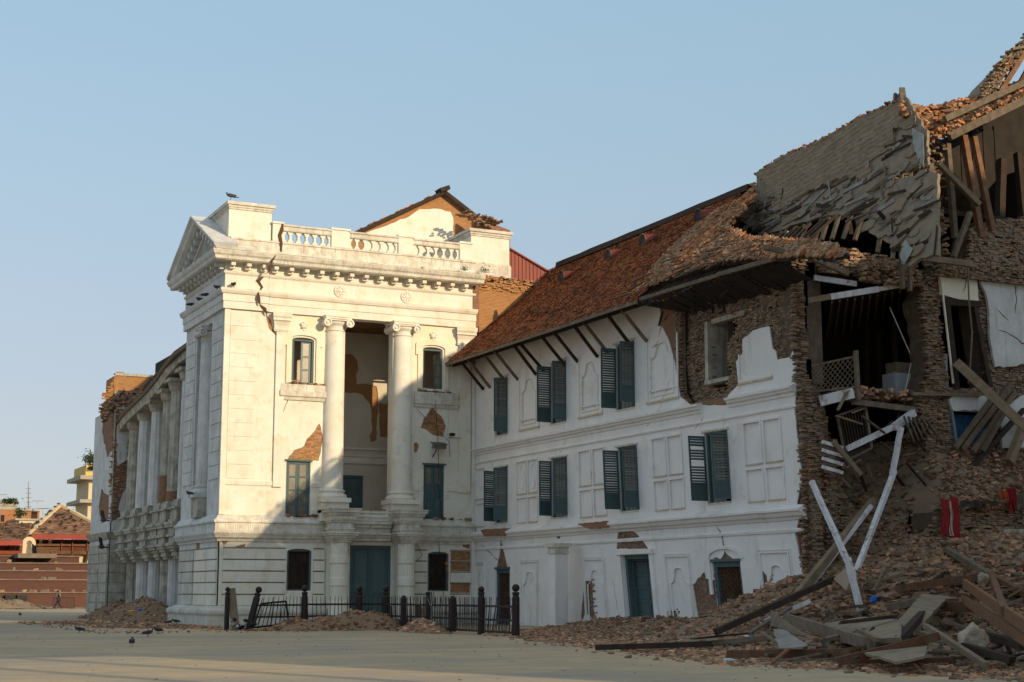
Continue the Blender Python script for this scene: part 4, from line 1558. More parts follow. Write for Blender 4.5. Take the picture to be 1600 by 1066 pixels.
m.add([(RX, 55.4, RZ), (RX, 74.6, RZ), (45.8, 74.6, 13.3), (45.8, 55.4, 13.3), (RX, 55.4, RZ - .1), (RX, 74.6, RZ - .1), (45.8, 74.6, 13.2), (45.8, 55.4, 13.2)], BOXF)
m.build('roof_boarding', M_WOODD, WG)
m = MB()
m.beam((RX, 55.0, RZ + .03), (RX, 73.4, RZ + .03), .45, .2, segs=14)
m.beam((RX - .2, 55.0, RZ - .03), (RX - .2, 73.4, RZ - .03), .25, .3, .2, segs=14)
m.build('ridge_cap', M_WOODD, WG)
m = MB()
m.beam(FR.P(53.5, -.02, -.06), FR.P(74.7, -.02, -.06), .09, .16, segs=16)
m.build('eave_board', M_WOODG, WG)
m = MB()
m.beam((32.15, 53.0, 13.36), (32.15, 74.0, 13.36), .12, .14, segs=12)
m.build('wall_plate', M_WOODD, WG)
rm = MB().wbox(-.05, .05, -1.15, 1.15, -.05, .05).mesh('rafter', M_WOODD)
rq_ = Matrix((Vector((0, 1, 0)), SL.normalized(), Vector((0, 1, 0)).cross(SL.normalized()))).transposed().to_quaternion()
y = 53.7
while y < 74.4:
    inst('rafter', rm, FR.P(y, 1.15, -.17), rq_, parent=WG)
    y += .42
for x, y in ((735.5, 619), (756.6, 613), (767, 610), (792.6, 603), (810.6, 595), (839, 586), (851, 580), (884, 571), (904, 566), (935, 558), (952, 553), (989, 543), (1012, 534)):
    u, v = FW.px(x, y)
    v = min(12.45, max(12.0, v))
    m = MB()
    m.beam(FW.P(u, v, .04), FW.P(u + RND.uniform(-.1, .1), 13.38, 1.3), .1, .13)
    m.build('eave_strut', M_WOODD if RND.random() < .6 else M_WOODG, WG)
for x, y in ((880, 440), (953, 407), (1007, 384), (1094, 346)):      # little round roof vents with red hoods
    u, v = FR.px(x, y)
    m = MB()
    for nm, k in (('vent_opening', 0),):
        ax = Vector((-.75, 0, .0))
    n = 9
    c0 = FR.P(u, v, .0)
    rr = .34
    c0 = FR.P(u, v, .1)
    front = [c0 + Vector((-.05, math.cos(math.pi * i / n) * rr, math.sin(math.pi * i / n) * rr * 1.3)) for i in range(n + 1)]
    backp = FR.P(u - .75, v + .55, .12)
    vs = front + [backp]
    m.add(vs, [(i, i + 1, n + 1) for i in range(n)])
    hd = m.build('vent_hood', M_RED, WG)
    m = MB()
    rim = [c0 + Vector((-.07, math.cos(math.pi * i / n) * (rr + .03), math.sin(math.pi * i / n) * (rr + .03) * 1.3)) for i in range(n + 1)]
    m.tube(rim, .035, 5)
    m.build('vent_rim', M_WOODG, hd)
    m = MB()
    m.add([p + Vector((.02, 0, 0)) for p in front], [tuple(range(n + 1))])
    m.build('vent_mouth', M_BLACK, hd)
# orange brick wall between pavilion and wing roof
m = MB()
m.wbox(33.32, 37.9, 73.32, 73.9, 8, 17.75)
m.build('orange_brick_wall', M_BRICK, WG)
brick_field(Frame((0, 73.28, 0), (1, 0, 0), (0, 0, 1), (0, -1, 0)), 33.6, 37.9, 17.55, 18.3, WG, lambda u, v: .02 + .08 * noise.noise(Vector((u * 2, v * 3, 1))), jit=.07, drop=.12, name='loose_parapet_bricks', mat=M_BRICK)
m = MB()
for i in range(60):
    x = RND.uniform(33.5, 37.6)
    m.rbox((x, RND.uniform(73.2, 73.9), 18.2 + RND.uniform(0, .22) - .03 * (x - 33.5)), (.12, .06, .04), rq(.4), t=RND.random())
m.build('parapet_debris', M_BRKLOOSE, WG, tint=True, kind='stuff')
m = MB()
m.wbox(33.2, 33.55, 73.15, 73.32, 13.5, 18.0)
m.build('torn_wall_edge', M_BRICKD, WG)
m = MB()
m.box(FW, 72.8, 73.25, 4.4, 12.3, .001, .03) if False else m.wbox(33.16, 33.34, 73.1, 73.29, .9, 13.4)
m.build('corner_pilaster', M_WHITE, PV)

# ---------------------------------------------------------------- building behind: white gable, dark roof, red sheet wall
GB = thing('gabled_roof_building', 'white gabled building with dark roof rising behind the balustrade', 'building')
GY = 79.0
FG = Frame((0, GY, 0), (1, 0, 0), (0, 0, 1), (0, -1, 0))
gp = lambda L: [FG.px(*p) for p in L]
go = gp([(545, 366), (692, 302), (742, 338), (742, 420), (545, 420)])
gw = rough_poly(gp([(572, 364), (610, 350), (640, 338), (655, 327), (680, 326), (704, 331), (708, 340), (708, 420), (560, 420)]), .04, .3)
m = MB()
m.sheet(FG, go, [], -.5, -.04)
m.build('brick_gable', M_BRICK, GB)
m = MB()
m.sheet(FG, gw, [], -.04, 0)
m.build('plaster_gable', M_WHITE, GB)
m = MB()
a, b, c = [FG.P(*p) for p in gp([(548, 366), (692, 299), (760, 352)])]
bk = Vector((0, 14, 0))
for p, q_ in ((a, b), (b, c)):
    m.add([p, q_, q_ + bk, p + bk, p + Vector((0, -.3, -.14)), q_ + Vector((0, -.3, -.14)), q_ + bk + Vector((0, 0, -.14)), p + bk + Vector((0, 0, -.14))], BOXF)
m.build('roof', M_WOODG, GB)
m = MB()
m.beam(a + Vector((0, -.3, -.1)), b + Vector((0, -.3, -.1)), .06, .2)
m.beam(c + Vector((0, -.3, -.1)), b + Vector((0, -.3, -.1)), .06, .2)
m.rbox(b + Vector((-.05, -.1, .05)), (.3, .4, .12), Quaternion((0, 1, 0), -.4))
m.build('barge_board', M_WOODD, GB)
t0 = MB()
for i in range(40):
    k = RND.random()
    p = a.lerp(b, k) + Vector((0, RND.uniform(-.3, 2), .06))
    t0.rbox(p, (.14, .1, .02), Quaternion((0, 1, 0), -.45) @ rq(.2), t=RND.random())
t0.build('slipped_tiles', M_TILEX, GB, tint=True, kind='stuff')
FX = Frame((0, 77.6, 0), (1, 0, 0), (0, 0, 1), (0, -1, 0))
m = MB()
m.sheet(FX, [FX.px(*p) for p in ((740, 332), (758, 345), (797, 360), (797, 400), (740, 400))], [], -.3, 0)
m.build('brick_shoulder', M_BRICKD, GB)
m = MB()
for i in range(70):
    x, y = RND.uniform(712, 768), 0
    y = 337 + (x - 712) * .30
    m.rbox(FX.P(*FX.px(x, y), RND.uniform(0, 1.5)), (.13, .07, .04), rq(.5), t=RND.random())
m.build('shoulder_debris', M_BRKLOOSE, GB, tint=True, kind='stuff')
RS = thing('corrugated_lean_to', 'red corrugated iron lean-to behind the attic corner block', 'shed')
FY = Frame((0, 76.5, 0), (1, 0, 0), (0, 0, 1), (0, -1, 0))
A_, B_, C_, D_ = [FY.px(*p) for p in ((790, 388), (859, 430), (859, 445), (790, 445))]
n = 24
for i in range(n):
    x0 = A_[0] + (B_[0] - A_[0]) * i / n
    x1 = A_[0] + (B_[0] - A_[0]) * (i + 1) / n
    zt = A_[1] + (B_[1] - A_[1]) * (i + .5) / n
    m = MB()
    w1 = .04 if i % 2 else 0
    m.add([FY.P(x0, D_[1] - 1, w1 - .03), FY.P(x1, D_[1] - 1, w1 - .03), FY.P(x1, zt, w1 - .03), FY.P(x0, zt, w1 - .03), FY.P(x0, D_[1] - 1, w1), FY.P(x1, D_[1] - 1, w1), FY.P(x1, zt, w1), FY.P(x0, zt, w1)], BOXF)
    m.build('iron_sheet', M_RED, RS)
m = MB()
m.add([FY.P(A_[0] - .1, A_[1] + .1, .15), FY.P(B_[0] + .2, B_[1] + .02, .15), FY.P(B_[0] + .2, B_[1] + .02, -4), FY.P(A_[0] - .1, A_[1] + .1, -4),
       FY.P(A_[0] - .1, A_[1] + .18, .15), FY.P(B_[0] + .2, B_[1] + .1, .15), FY.P(B_[0] + .2, B_[1] + .1, -4), FY.P(A_[0] - .1, A_[1] + .18, -4)], BOXF)
m.build('roof_sheet', M_RED, RS)

# ---------------------------------------------------------------- white gate pillar standing in front of the wing
GP = thing('gate_pillar', 'freestanding white square pillar with capped top in front of the wing', 'pillar')
m = MB()
m.wbox(32.05, 32.68, 61.6, 62.23, -.1, 3.3)
m.build('shaft', M_WING, GP)
m = MB()
m.wbox(31.99, 32.74, 61.54, 62.29, 3.3, 3.4)
m.wbox(32.02, 32.71, 61.57, 62.26, 3.4, 3.58)
m.wbox(31.93, 32.8, 61.48, 62.35, 3.58, 3.76)
m.build('cap', M_LEDGE, GP)
# ================================================================ RUINED BLOCK (right)
RB = thing('ruined_palace_block', 'collapsed brick palace block with bare mud roof slope, broken posts and open rooms', 'building')
d1 = Vector((0, 10.1, -1.35)).normalized()
d2 = Vector((1, 0, 2.2))
d2 = (d2 - d1 * d2.dot(d1)).normalized()
FS = Frame((38.6, 44.9, 20.7), d1, d2, -(d1.cross(d2)))
fs = lambda L, a=.06, st=.25: rough_poly(FS.poly(L, 1100, 60, 2.806), a, st)
under = fs([(230, 600), (290, 560), (340, 520), (410, 495), (480, 465), (560, 425), (640, 380), (690, 340), (740, 325), (830, 285), (845, 250), (868, 228), (905, 290), (940, 350), (978, 400),
            (980, 570), (1025, 590), (1025, 760), (1025, 950), (950, 962), (900, 1000), (865, 990), (862, 890), (800, 895), (722, 850), (720, 765), (640, 770), (545, 775), (495, 785), (440, 805),
            (300, 850), (240, 855), (190, 815), (160, 800), (120, 840), (75, 850), (60, 800), (75, 750), (180, 690), (230, 640)])
slot = fs([(820, 595), (985, 560), (985, 590), (825, 622)], .02)
m = MB()
m.sheet(FS, under, [slot], -.12, 0, back=True)
m.build('roof_mud_skin', M_MUDS, RB)
mud = fs([(232, 605), (290, 562), (340, 522), (410, 497), (480, 467), (560, 427), (640, 382), (690, 343), (740, 328), (830, 290), (880, 300), (915, 330), (935, 380), (900, 400), (840, 400), (835, 480), (735, 540),
          (742, 600), (700, 625), (610, 615), (560, 635), (500, 668), (435, 700), (410, 725), (360, 740), (320, 768), (308, 740), (330, 708), (280, 690), (270, 640)], .07, .18)
# lumpy mud bedding: a displaced grid cut to the outline
class Bumpy(Frame):
    def P(s, u, v, w=0.0):
        b = 0.0
        if w > .05:
            q = Vector((u, v, 0))
            b = .07 * noise.noise(q * Vector((1, 1, 1)).x * 1.3) + .05 * math.sin(v * 22 + 2 * noise.noise(q * .8)) * .5 + .04 * noise.noise(Vector((u * 5, v * 9, 1)))
        return s.o + s.e1 * u + s.e2 * v + s.n * (w + b)
FSB = Bumpy(FS.o, FS.e1, FS.e2, FS.n)
m = MB()
us = [p[0] for p in mud]
vs_ = [p[1] for p in mud]
st = .085
ucnt = int((max(us) - min(us)) / st)
vcnt = int((max(vs_) - min(vs_)) / st)
idx = {}
def gv(i, j):
    k = (i, j)
    if k not in idx:
        idx[k] = len(m.v)
        m.v.append(tuple(FSB.P(min(us) + i * st, min(vs_) + j * st, .1)))
    return idx[k]
for i in range(ucnt):
    for j in range(vcnt):
        if pip((min(us) + (i + .5) * st, min(vs_) + (j + .5) * st), mud):
            m.f.append((gv(i, j), gv(i + 1, j), gv(i + 1, j + 1), gv(i, j + 1)))
            m.m.append(0)
            m.t.append(.5)
m.sheet(FS, mud, [], 0, .06)
m.build('mud_bedding', M_MUD, RB)
# boards and mud flakes hanging on the lower slope
lowreg = fs([(300, 720), (560, 640), (740, 600), (840, 420), (930, 420), (970, 560), (1020, 600), (1020, 940), (870, 960), (800, 880), (720, 830), (640, 760), (500, 780), (250, 850), (100, 830), (120, 770), (230, 690)], 0, 9)
lu = [p[0] for p in lowreg]
lv = [p[1] for p in lowreg]
cnt = 0
while cnt < 150:
    u, v = RND.uniform(min(lu), max(lu)), RND.uniform(min(lv), max(lv))
    if not pip((u, v), lowreg):
        continue
    cnt += 1
    m = MB()
    L = RND.uniform(.4, 1.5)
    a = RND.gauss(0, .12) if RND.random() < .7 else RND.choice((-.55, .5, 1.4)) + RND.gauss(0, .1)
    w_ = RND.uniform(.06, .16)
    if RND.random() < .6:
        dd = Vector((math.cos(a) * L / 2, math.sin(a) * L / 2))
        m.beam(FS.P(u - dd.x, v - dd.y, RND.uniform(.02, .1)), FS.P(u + dd.x, v + dd.y, RND.uniform(.02, .2)), w_ if False else .04, w_, ragged=.05)
        m.build('roof_board', RND.choice((M_WOODG, M_WOODG, M_WOODD, M_METAL)), RB)
    else:
        r = RND.uniform(.15, .45)
        pts = []
        for k in range(9):
            t = k * 2 * math.pi / 9
            rr = r * RND.uniform(.5, 1.2)
            pts.append((u + math.cos(t) * rr * 1.3, v + math.sin(t) * rr * .8))
        m.sheet(FS, pts, [], .002, RND.uniform(.03, .09))
        m.build('mud_flake', RND.choice((M_MUD, M_MUDS)), RB)
f4 = lambda x, y: FS.px(1100 + x / 2.806, 60 + y / 2.806)
for (a, b) in (((285, 895), (312, 835)), ((325, 895), (352, 835)), ((370, 890), (402, 820)), ((408, 890), (452, 800)), ((475, 880), (508, 785)), ((505, 880), (538, 775)), ((550, 875), (583, 770)),
               ((598, 875), (637, 765)), ((650, 880), (692, 755)), ((105, 870), (112, 800)), ((815, 960), (825, 880)), ((750, 930), (765, 845)),
               ((853, 625), (858, 570)), ((893, 622), (897, 565)), ((940, 615), (943, 560)), ((988, 600), (990, 545))):
    m = MB()
    m.beam(FS.P(*f4(*a), -.12), FS.P(*f4(*b), -.1), .14, .12, ragged=.03)
    m.build('rafter', M_WOODL if RND.random() < .5 else M_WOODG, RB)
# ridge spike and dangling tar sheet
m = MB()
m.beam(FS.P(*f4(880, 330), -.05), FS.P(*f4(868, 222), .0), .22, .14, ragged=.04)
m.beam(FS.P(*f4(835, 300), 0), FS.P(*f4(848, 248), .1), .12, .1)
m.build('ridge_stub', M_WOODG, RB)
m = MB()
m.sheet(FS, fs([(925, 400), (975, 430), (978, 575), (950, 530), (930, 470)], .02), [], .13, .15, back=True)
m.build('tar_sheet', M_METAL, RB)
m = MB()
m.sheet(FS, fs([(895, 890), (930, 930), (915, 960), (890, 1000), (870, 960)], .02), [], .12, .14, back=True)
m.build('tar_sheet', M_METAL, RB)
m = MB()
for i in range(260):
    k = RND.random()
    x = 232 + k * 620
    y = np.interp(x, [232, 340, 480, 640, 740, 860], [598, 518, 462, 378, 322, 270])
    u, v = f4(x, y + RND.uniform(-4, 8))
    m.rbox(FS.P(u, v, -.02 + RND.uniform(-.15, .1)), (RND.uniform(.05, .13), RND.uniform(.04, .08), .03), rq(.6), t=RND.random())
m.build('ridge_tiles', M_TILEX, RB, tint=True, kind='stuff')
# closing back slope of the same roof
m = MB()
m.add([(38.75, 45.2, 20.3), (38.75, 55.3, 19.1), (45.5, 55.3, 14), (45.5, 45.2, 14)], [(0, 1, 2, 3)])
m.build('rear_roof_slope', M_MUDS, RB)

# ---------- skirt of broken roof over the torn end
SK = thing('broken_roof_skirt', 'sagging broken tile roof edge heaped with orange tiles over the torn wall end', 'roof')
sk = FR.poly([(982, 466), (1010, 450), (1060, 430), (1130, 411), (1200, 398), (1262, 395), (1300, 396), (1325, 392), (1305, 378), (1262, 371), (1180, 374), (1128, 352), (1150, 318), (1120, 330), (1080, 360), (1030, 410)])
def sksag(u, v):
    return -.25 * sm(54, 46, u) * sm(3, 0, v) * 0 - .1
class Sag(Frame):
    def P(s, u, v, w=0.0):
        return s.o + s.e1 * u + s.e2 * v + s.n * w + Vector((0, 0, -.12 * sm(48, 43, u) + .05 * noise.noise(Vector((u * .8, v * .6, 2)))))
FK = Sag(FR.o, FR.e1, FR.e2, FR.n)
skr = rough_poly(sk, .1, .35)
m = MB()
m.sheet(FK, skr, [], -.16, 0, back=True)
m.build('roof_boarding', M_WOODD, SK)
for i in range(26):
    u = 43.3 + i * .42
    m = MB()
    m.beam(FK.P(u, .1 + RND.uniform(-.1, .25), -.22), FK.P(u + RND.uniform(-.2, .2), 2.8, -.22), .09, .1, ragged=.1)
    m.build('rafter', M_WOODD, SK)
m = MB()
m.beam(FK.P(42.9, .05, -.1), FK.P(47.5, .0, -.05), .12, .16, segs=5)
m.beam(FK.P(47.6, .1, -.12), FK.P(53.2, .0, .02), .1, .14, segs=5)
m.build('eave_board', M_WOODG, SK)
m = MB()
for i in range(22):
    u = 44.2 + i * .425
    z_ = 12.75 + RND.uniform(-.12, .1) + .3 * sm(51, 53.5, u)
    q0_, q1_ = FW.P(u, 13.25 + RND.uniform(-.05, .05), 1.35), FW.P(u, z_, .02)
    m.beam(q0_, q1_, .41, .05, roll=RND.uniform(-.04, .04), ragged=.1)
m.build('soffit_shade_boards', M_DARK, SK, kind='stuff')  # near-black boards added for the dark shade under the eave
for i in range(9):
    u = RND.uniform(44.6, 53.4)
    m = MB()
    p_ = FW.P(u, 12.9, RND.uniform(.2, 1.2))
    m.beam(p_, p_ + Vector((RND.uniform(-.2, .2), RND.uniform(-.5, .5), -RND.uniform(.2, .6))), .1, .03, ragged=.05)
    m.build('hanging_lath', M_WOODD, SK)
su = [p[0] for p in sk]
sv = [p[1] for p in sk]
tile_piece = []
for k in range(4):
    m = MB()
    m.rbox((0, 0, 0), (.12, .085, .016), Quaternion(), jit=.25, t=RND.random())
    tile_piece.append(m.mesh('tile', M_TILEX, tint=True))
m = MB()
mg = MB()
ind = 0
cnt = 0
nrm = FR.n
base_q = rq_.copy()
while cnt < 5200:
    u, v = RND.uniform(min(su), max(su)), RND.uniform(min(sv), max(sv))
    if not pip((u, v), sk):
        continue
    cnt += 1
    pile = .04 + .14 * max(0, noise.noise(Vector((u * .9, v * .9, 7)))) + .07 * sm(0, 1.2, v) - .04 * sm(50, 53, u)
    w_ = RND.uniform(0, pile)
    p = FK.P(u, v, w_)
    q = base_q @ rq(.7)
    if RND.random() < .035 and ind < 160 and w_ > pile * .5:
        inst('tile', RND.choice(tile_piece), p, q, (RND.uniform(.9, 1.7),) * 2 + (1.2,), SK)
        ind += 1
    elif RND.random() < .8 + .5 * noise.noise(Vector((u * .7, v * .7, 3))):
        m.rbox(p, (RND.uniform(.07, .14), RND.uniform(.05, .09), .018), q, t=RND.random())
    else:
        mg.rbox(p, (RND.uniform(.06, .16), RND.uniform(.04, .09), .03), q, t=RND.random())
m.build('tile_heap', M_TILEX, SK, tint=True, kind='stuff')
mg.build('mortar_heap', M_BRKWALL, SK, tint=True, kind='stuff')
for i in range(26):
    u, v = RND.uniform(44, 54), RND.uniform(.1, 2.6)
    a = RND.uniform(-.7, .7)
    m = MB()
    L = RND.uniform(.5, 1.4)
    m.beam(FK.P(u, v, .3), FK.P(u + L * math.cos(a), v + L * math.sin(a), .32 + RND.uniform(-.1, .15)), .1, .03, ragged=.04)
    m.build('split_lath', RND.choice((M_WOODL, M_WOODG, M_WOODG)), SK)
# ragged ridge of rubble where tiles meet the bare slope, px (1100,430)-(1180,300)
m = MB()
for i in range(650):
    k = RND.random()
    x = 1060 + k * 120
    y = np.interp(x, [1000, 1060, 1110, 1150, 1180], [452, 410, 372, 335, 300]) + RND.gauss(0, 6)
    u, v = FR.px(x, y)
    m.rbox(FR.P(u, v, RND.uniform(.02, .16)), (RND.uniform(.07, .16), RND.uniform(.05, .09), .03), base_q @ rq(.6), t=RND.random())
m.build('tile_ridge_debris', M_TILEX, SK, tint=True, kind='stuff')

# ---------- front wall of the ruined block
cd = lambda L, a=.04, st=.2: rough_poly(FD.poly(L, 1240, 380, 2.961), a, st)
door_mid = FD.poly([(1470, 472), (1525, 475), (1545, 606), (1482, 606)])
blue_op = FD.poly([(1487, 641), (1552, 641), (1560, 705), (1494, 705)])
arch_op = FD.poly([(1577, 905), (1577, 862), (1584, 848), (1600, 842), (1640, 842), (1640, 905)])
outline = FD.poly([(1438, 800), (1442, 770), (1452, 700), (1441, 655), (1438, 620), (1446, 600), (1452, 575), (1446, 500), (1437, 468), (1450, 440), (1462, 415), (1500, 412), (1508, 400), (1516, 372), (1530, 347), (1560, 342),
                   (1600, 338), (1760, 330), (1760, 800)])
outline = rough_poly(outline, .08, .3)
def din(u, v):
    return pip((u, v), outline) and not pip((u, v), door_mid) and not pip((u, v), blue_op)
def ddep(u, v):
    d = .10 * noise.noise(Vector((u * .9, v * 1.1, 6)))
    if v < 4.9:
        d += .25
    elif v > 13.3:
        d += .35 - .5 * sm(13.3, 16, v)
    else:
        d -= .05
    return d
brick_field(FD, 37.6, 48, 4.5, 16.4, RB, ddep, din, jit=.045, drop=.03, single=lambda u, v: u < 43.2 and RND.random() < .07)
m = MB()
m.sheet(FD, outline, [door_mid, blue_op], -1.0, -.25, 0)
m.build('wall_core', M_MORTAR, RB)
arch_op = FQ.poly([(1577, 925), (1577, 862), (1584, 848), (1600, 842), (1640, 842), (1640, 925)])
brick_field(FQ, 37.3, 48, .3, 4.75, RB, lambda u, v: .1 * noise.noise(Vector((u * .9, v * 1.3, 6))) - .25 * sm(4.2, 4.8, v) * abs(noise.noise(Vector((u * 1.2, 1, 6)))),
            lambda u, v: not pip((u, v), arch_op) and v < 4.7 + .25 * noise.noise(Vector((u * 1.1, 0, 3))), jit=.045, drop=.04)
m = MB()
m.sheet(FQ, rect(37.5, 48, 0, 4.4), [arch_op], -1.8, -.3)
m.build('lower_wall_core', M_MORTAR, RB)
PLA = [cd([(672, 150), (700, 120), (750, 105), (835, 112), (850, 275), (760, 262), (675, 240)]),
       cd([(855, 140), (890, 128), (930, 125), (960, 142), (1010, 150), (1066, 145), (1180, 160), (1230, 260), (1190, 420), (1240, 540), (1066, 560), (1000, 572), (925, 575), (905, 470), (900, 380), (895, 300), (880, 230), (860, 190)]),
       cd([(712, 728), (745, 700), (950, 706), (955, 750), (905, 778), (730, 775)]),
       cd([(950, 780), (1000, 745), (1066, 700), (1200, 720), (1180, 800), (1240, 930), (960, 950)])]
for pz in PLA:
    m = MB()
    m.sheet(FD, pz, [], -.02, .1)
    m.build('plaster_remnant', M_OLDW if pz is not PLA[0] else M_CREAM, RB)
for L_ in ([(920, 300), (960, 340), (985, 360)], [(935, 400), (1000, 425), (1050, 465), (1100, 480)], [(1010, 180), (1025, 260), (1015, 330)], [(780, 130), (790, 180), (776, 230)]):
    m = MB()
    m.sheet(FD, ribbon(FD.poly(L_, 1240, 380, 2.961), .04), [], .09, .103)
    m.build('plaster_crack', M_CRACK, RB)  # raised strip; the crack's shade comes from its dark colour
m = MB()
for (a, b) in (((1466, 430), (1486, 600)),):
    m.beam(FD.P(*FD.px(*a), .12), FD.P(*FD.px(*b), .12), .06, .06)
m.build('plaster_edge_strip', M_WHITE, RB)
def jamb(name, a, b, w_, h_, mat, w0=.0, w1=.0, parent=RB, **k):
    m = MB()
    m.beam(FD.P(*FD.px(*a), w0), FD.P(*FD.px(*b), w1), w_, h_, **k)
    return m.build(name, mat, parent)
jamb('door_frame', (1478, 470), (1494, 608), .22, .2, M_WOODD)
jamb('door_frame', (1522, 478), (1546, 606), .2, .2, M_WOODD)
jamb('door_frame', (1474, 472), (1530, 476), .2, .24, M_WOODD, .02, .02)
jamb('door_frame', (1486, 640), (1496, 704), .08, .08, M_BLUEL, .02, .02)
jamb('door_frame', (1486, 641), (1552, 644), .08, .08, M_BLUEL, .025, .025)
q0, q1 = FD.px(1489, 645), FD.px(1550, 703)
panel_leaf(RB, FD, q0[0], (q0[0] + q1[0]) / 2 - .01, q1[1], q0[1], -.35, M_BLUED, (1, 1, .5), stile=.1)
panel_leaf(RB, FD, (q0[0] + q1[0]) / 2 + .01, q1[0] + .1, q1[1], q0[1], -.35, M_BLUED, (1, 1, .5), stile=.1)
q0, q1 = FD.px(1500, 545), FD.px(1517, 606)
m = MB()
m.box(FD, q0[0], q1[0], q1[1], q0[1], -1.6, -1.2)
m.build('white_cabinet', M_FRIDGE, RB)
m = MB()
ao = FQ.px(1584, 842)
m.box(FQ, ao[0] - .55, ao[0] + 2, ao[1] - .02, ao[1] + .35, -.1, .12)
m.box(FQ, ao[0] - .5, ao[0] - .2, ao[1] - 1.6, ao[1] - .021, -.1, .1)
m.build('stone_door_surround', M_OLD, RB)
# rooms behind, floors and ceilings
m = MB()
m.wbox(37.6, 48, 44.9, 50, 8.6, 8.85)
m.wbox(37.6, 48, 44.9, 50, 13.2, 13.45)
m.wbox(39.6, 48, 44.3, 50, 15.9, 16.1)
m.build('floor', M_WOODD, RB)
m = MB()
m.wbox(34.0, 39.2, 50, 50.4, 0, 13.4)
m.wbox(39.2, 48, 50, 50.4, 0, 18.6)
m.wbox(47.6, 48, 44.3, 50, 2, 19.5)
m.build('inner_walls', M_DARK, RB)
m = MB()
m.wbox(34.5, 38.4, 44.9, 50, 13.25, 13.5)
for i in range(12):
    m.wbox(34.6, 38.4, 45.0 + i * .42, 45.14 + i * .42, 13.05, 13.25)
m.build('void_ceiling', M_WOODD, RB)
m = MB()
m.wbox(34.9, 38.3, 45.3, 50, 8.55, 8.8)
m.build('void_floor', M_WOODD, RB)
def yb(name, a, ya, b, yb_, w_, h_, mat, parent=RB, **k):
    m = MB()
    m.beam(atY(*a, ya), atY(*b, yb_), w_, h_, **k)
    return m.build(name, mat, parent)
yb('floor_beam', (1333, 628), 44.2, (1432, 641), 44.2, .2, .2, M_WOODG)
yb('floor_beam', (1425, 616), 44.0, (1532, 617), 43.8, .2, .12, M_WOODG)
yb('white_fascia', (1281, 627), 44.8, (1334, 614), 44.0, .08, .38, M_WWHITE)
yb('white_fascia', (1272, 434), 44.9, (1338, 444), 44.6, .1, .2, M_WWHITE)
yb('white_fascia', (1297, 464), 44.3, (1372, 452), 44.2, .12, .22, M_WWHITE)
yb('white_fascia', (1372, 452), 44.25, (1445, 440), 44.4, .12, .16, M_WWHITE)
yb('broken_joist', (1264, 470), 44.6, (1296, 464), 44.3, .2, .2, M_WOODL)
yb('newel_post', (1337, 548), 44.0, (1341, 625), 44.0, .14, .14, M_WOODG)
# slanted tile ceiling seen inside the void
m = MB()
cs = [atY(1300, 470, 45.0), atY(1440, 448, 45.0), atY(1440, 470, 48.5), atY(1290, 532, 48.5)]
m.add([tuple(p) for p in cs] + [tuple(p + Vector((0, 0, .15))) for p in cs], BOXF)
m.build('sagging_ceiling', M_WOODD, RB)
for i in range(13):
    t = i / 12
    m = MB()
    m.beam(cs[0].lerp(cs[1], t) - Vector((0, 0, .06)), cs[3].lerp(cs[2], t) - Vector((0, 0, .06)), .07, .08)
    m.build('ceiling_joist', M_WOODG, RB)
for x, yt, yb2, Y in ((1397, 500, 620, 47), (1372, 520, 612, 48), (1352, 480, 612, 48.5), (1430, 470, 610, 47.5)):
    yb('inner_post', (x, yt), Y, (x + 3, yb2), Y, .16, .16, M_WOODD)
m = MB()
a, b = atY(1282, 640, 46), atY(1440, 640, 46)
for i in range(170):
    m.rbox((RND.uniform(34.9, 38.3), RND.uniform(44.4, 45.6), 8.85 + RND.uniform(-.25, .12)), (.12, .06, .05), rq(.6), t=RND.random())
m.build('floor_edge_rubble', M_BRKLOOSE, RB, tint=True, kind='stuff')
# lattice railing of the inner balcony
m = MB()
r0, r1, r2, r3 = atY(1268, 612, 44.9), atY(1336, 606, 44.1), atY(1336, 557, 44.1), atY(1268, 572, 44.9)
m.beam(r3, r2, .06, .07)
m.beam(r0, r1, .06, .07)
n = 9
for i in range(-n, n * 2):
    for sg in (0, 1):
        pts = []
        for t in range(11):
            v = t / 10
            u = i / n + (v if sg else -v) * .55
            if 0 <= u <= 1:
                pts.append(r0.lerp(r1, u).lerp(r3.lerp(r2, u), v))
        if len(pts) > 1:
            m.beam(pts[0] + Vector((0, -.012 * sg, 0)), pts[-1] + Vector((0, -.012 * sg, 0)), .012, .03)
m.build('lattice_railing', M_WOODG, RB, kind='stuff')
# attic storey: posts, deck, eave beams and rubble
for a, b, w_, mt in (((1505, 212), (1533, 372), .24, M_WOODB), ((1521, 214), (1550, 360), .22, M_WOODB), ((1480, 225), (1492, 372), .2, M_WOODG), ((1565, 250), (1562, 350), .3, M_WOODD), ((1590, 240), (1600, 350), .26, M_WOODD)):
    yb('attic_post', a, 44.1 if mt is not M_WOODD else 46.5, b, 44.0 if mt is not M_WOODD else 46, w_, w_, mt)
m = MB()
for i in range(14):
    x = 39 + i * .65
    m.wbox(x, x + .6, 49.3, 49.4, 16.1, 19.2 + i * .2)
m.build('attic_shade_boards', M_DARK, RB, kind='stuff')  # near-black boards put the attic's shade into colour
m = MB()
top = [atY(1476, 205, 44.0), atY(1530, 178, 44.0), atY(1600, 148, 44.0), atY(1720, 92, 44.0)]
bck = [atY(x_, y_, 49.8) for x_, y_ in ((1476, 212), (1530, 186), (1600, 156), (1720, 100))]
for i in range(3):
    a, b, c, d = top[i], top[i + 1], bck[i + 1], bck[i]
    m.add([tuple(p) for p in (a, b, c, d)] + [tuple(p + Vector((0, 0, .15))) for p in (a, b, c, d)], BOXF)
m.build('attic_roof_deck', M_WOODD, RB)
yb('eave_beam', (1483, 214), 43.7, (1535, 188), 43.6, .2, .3, M_WOODG)
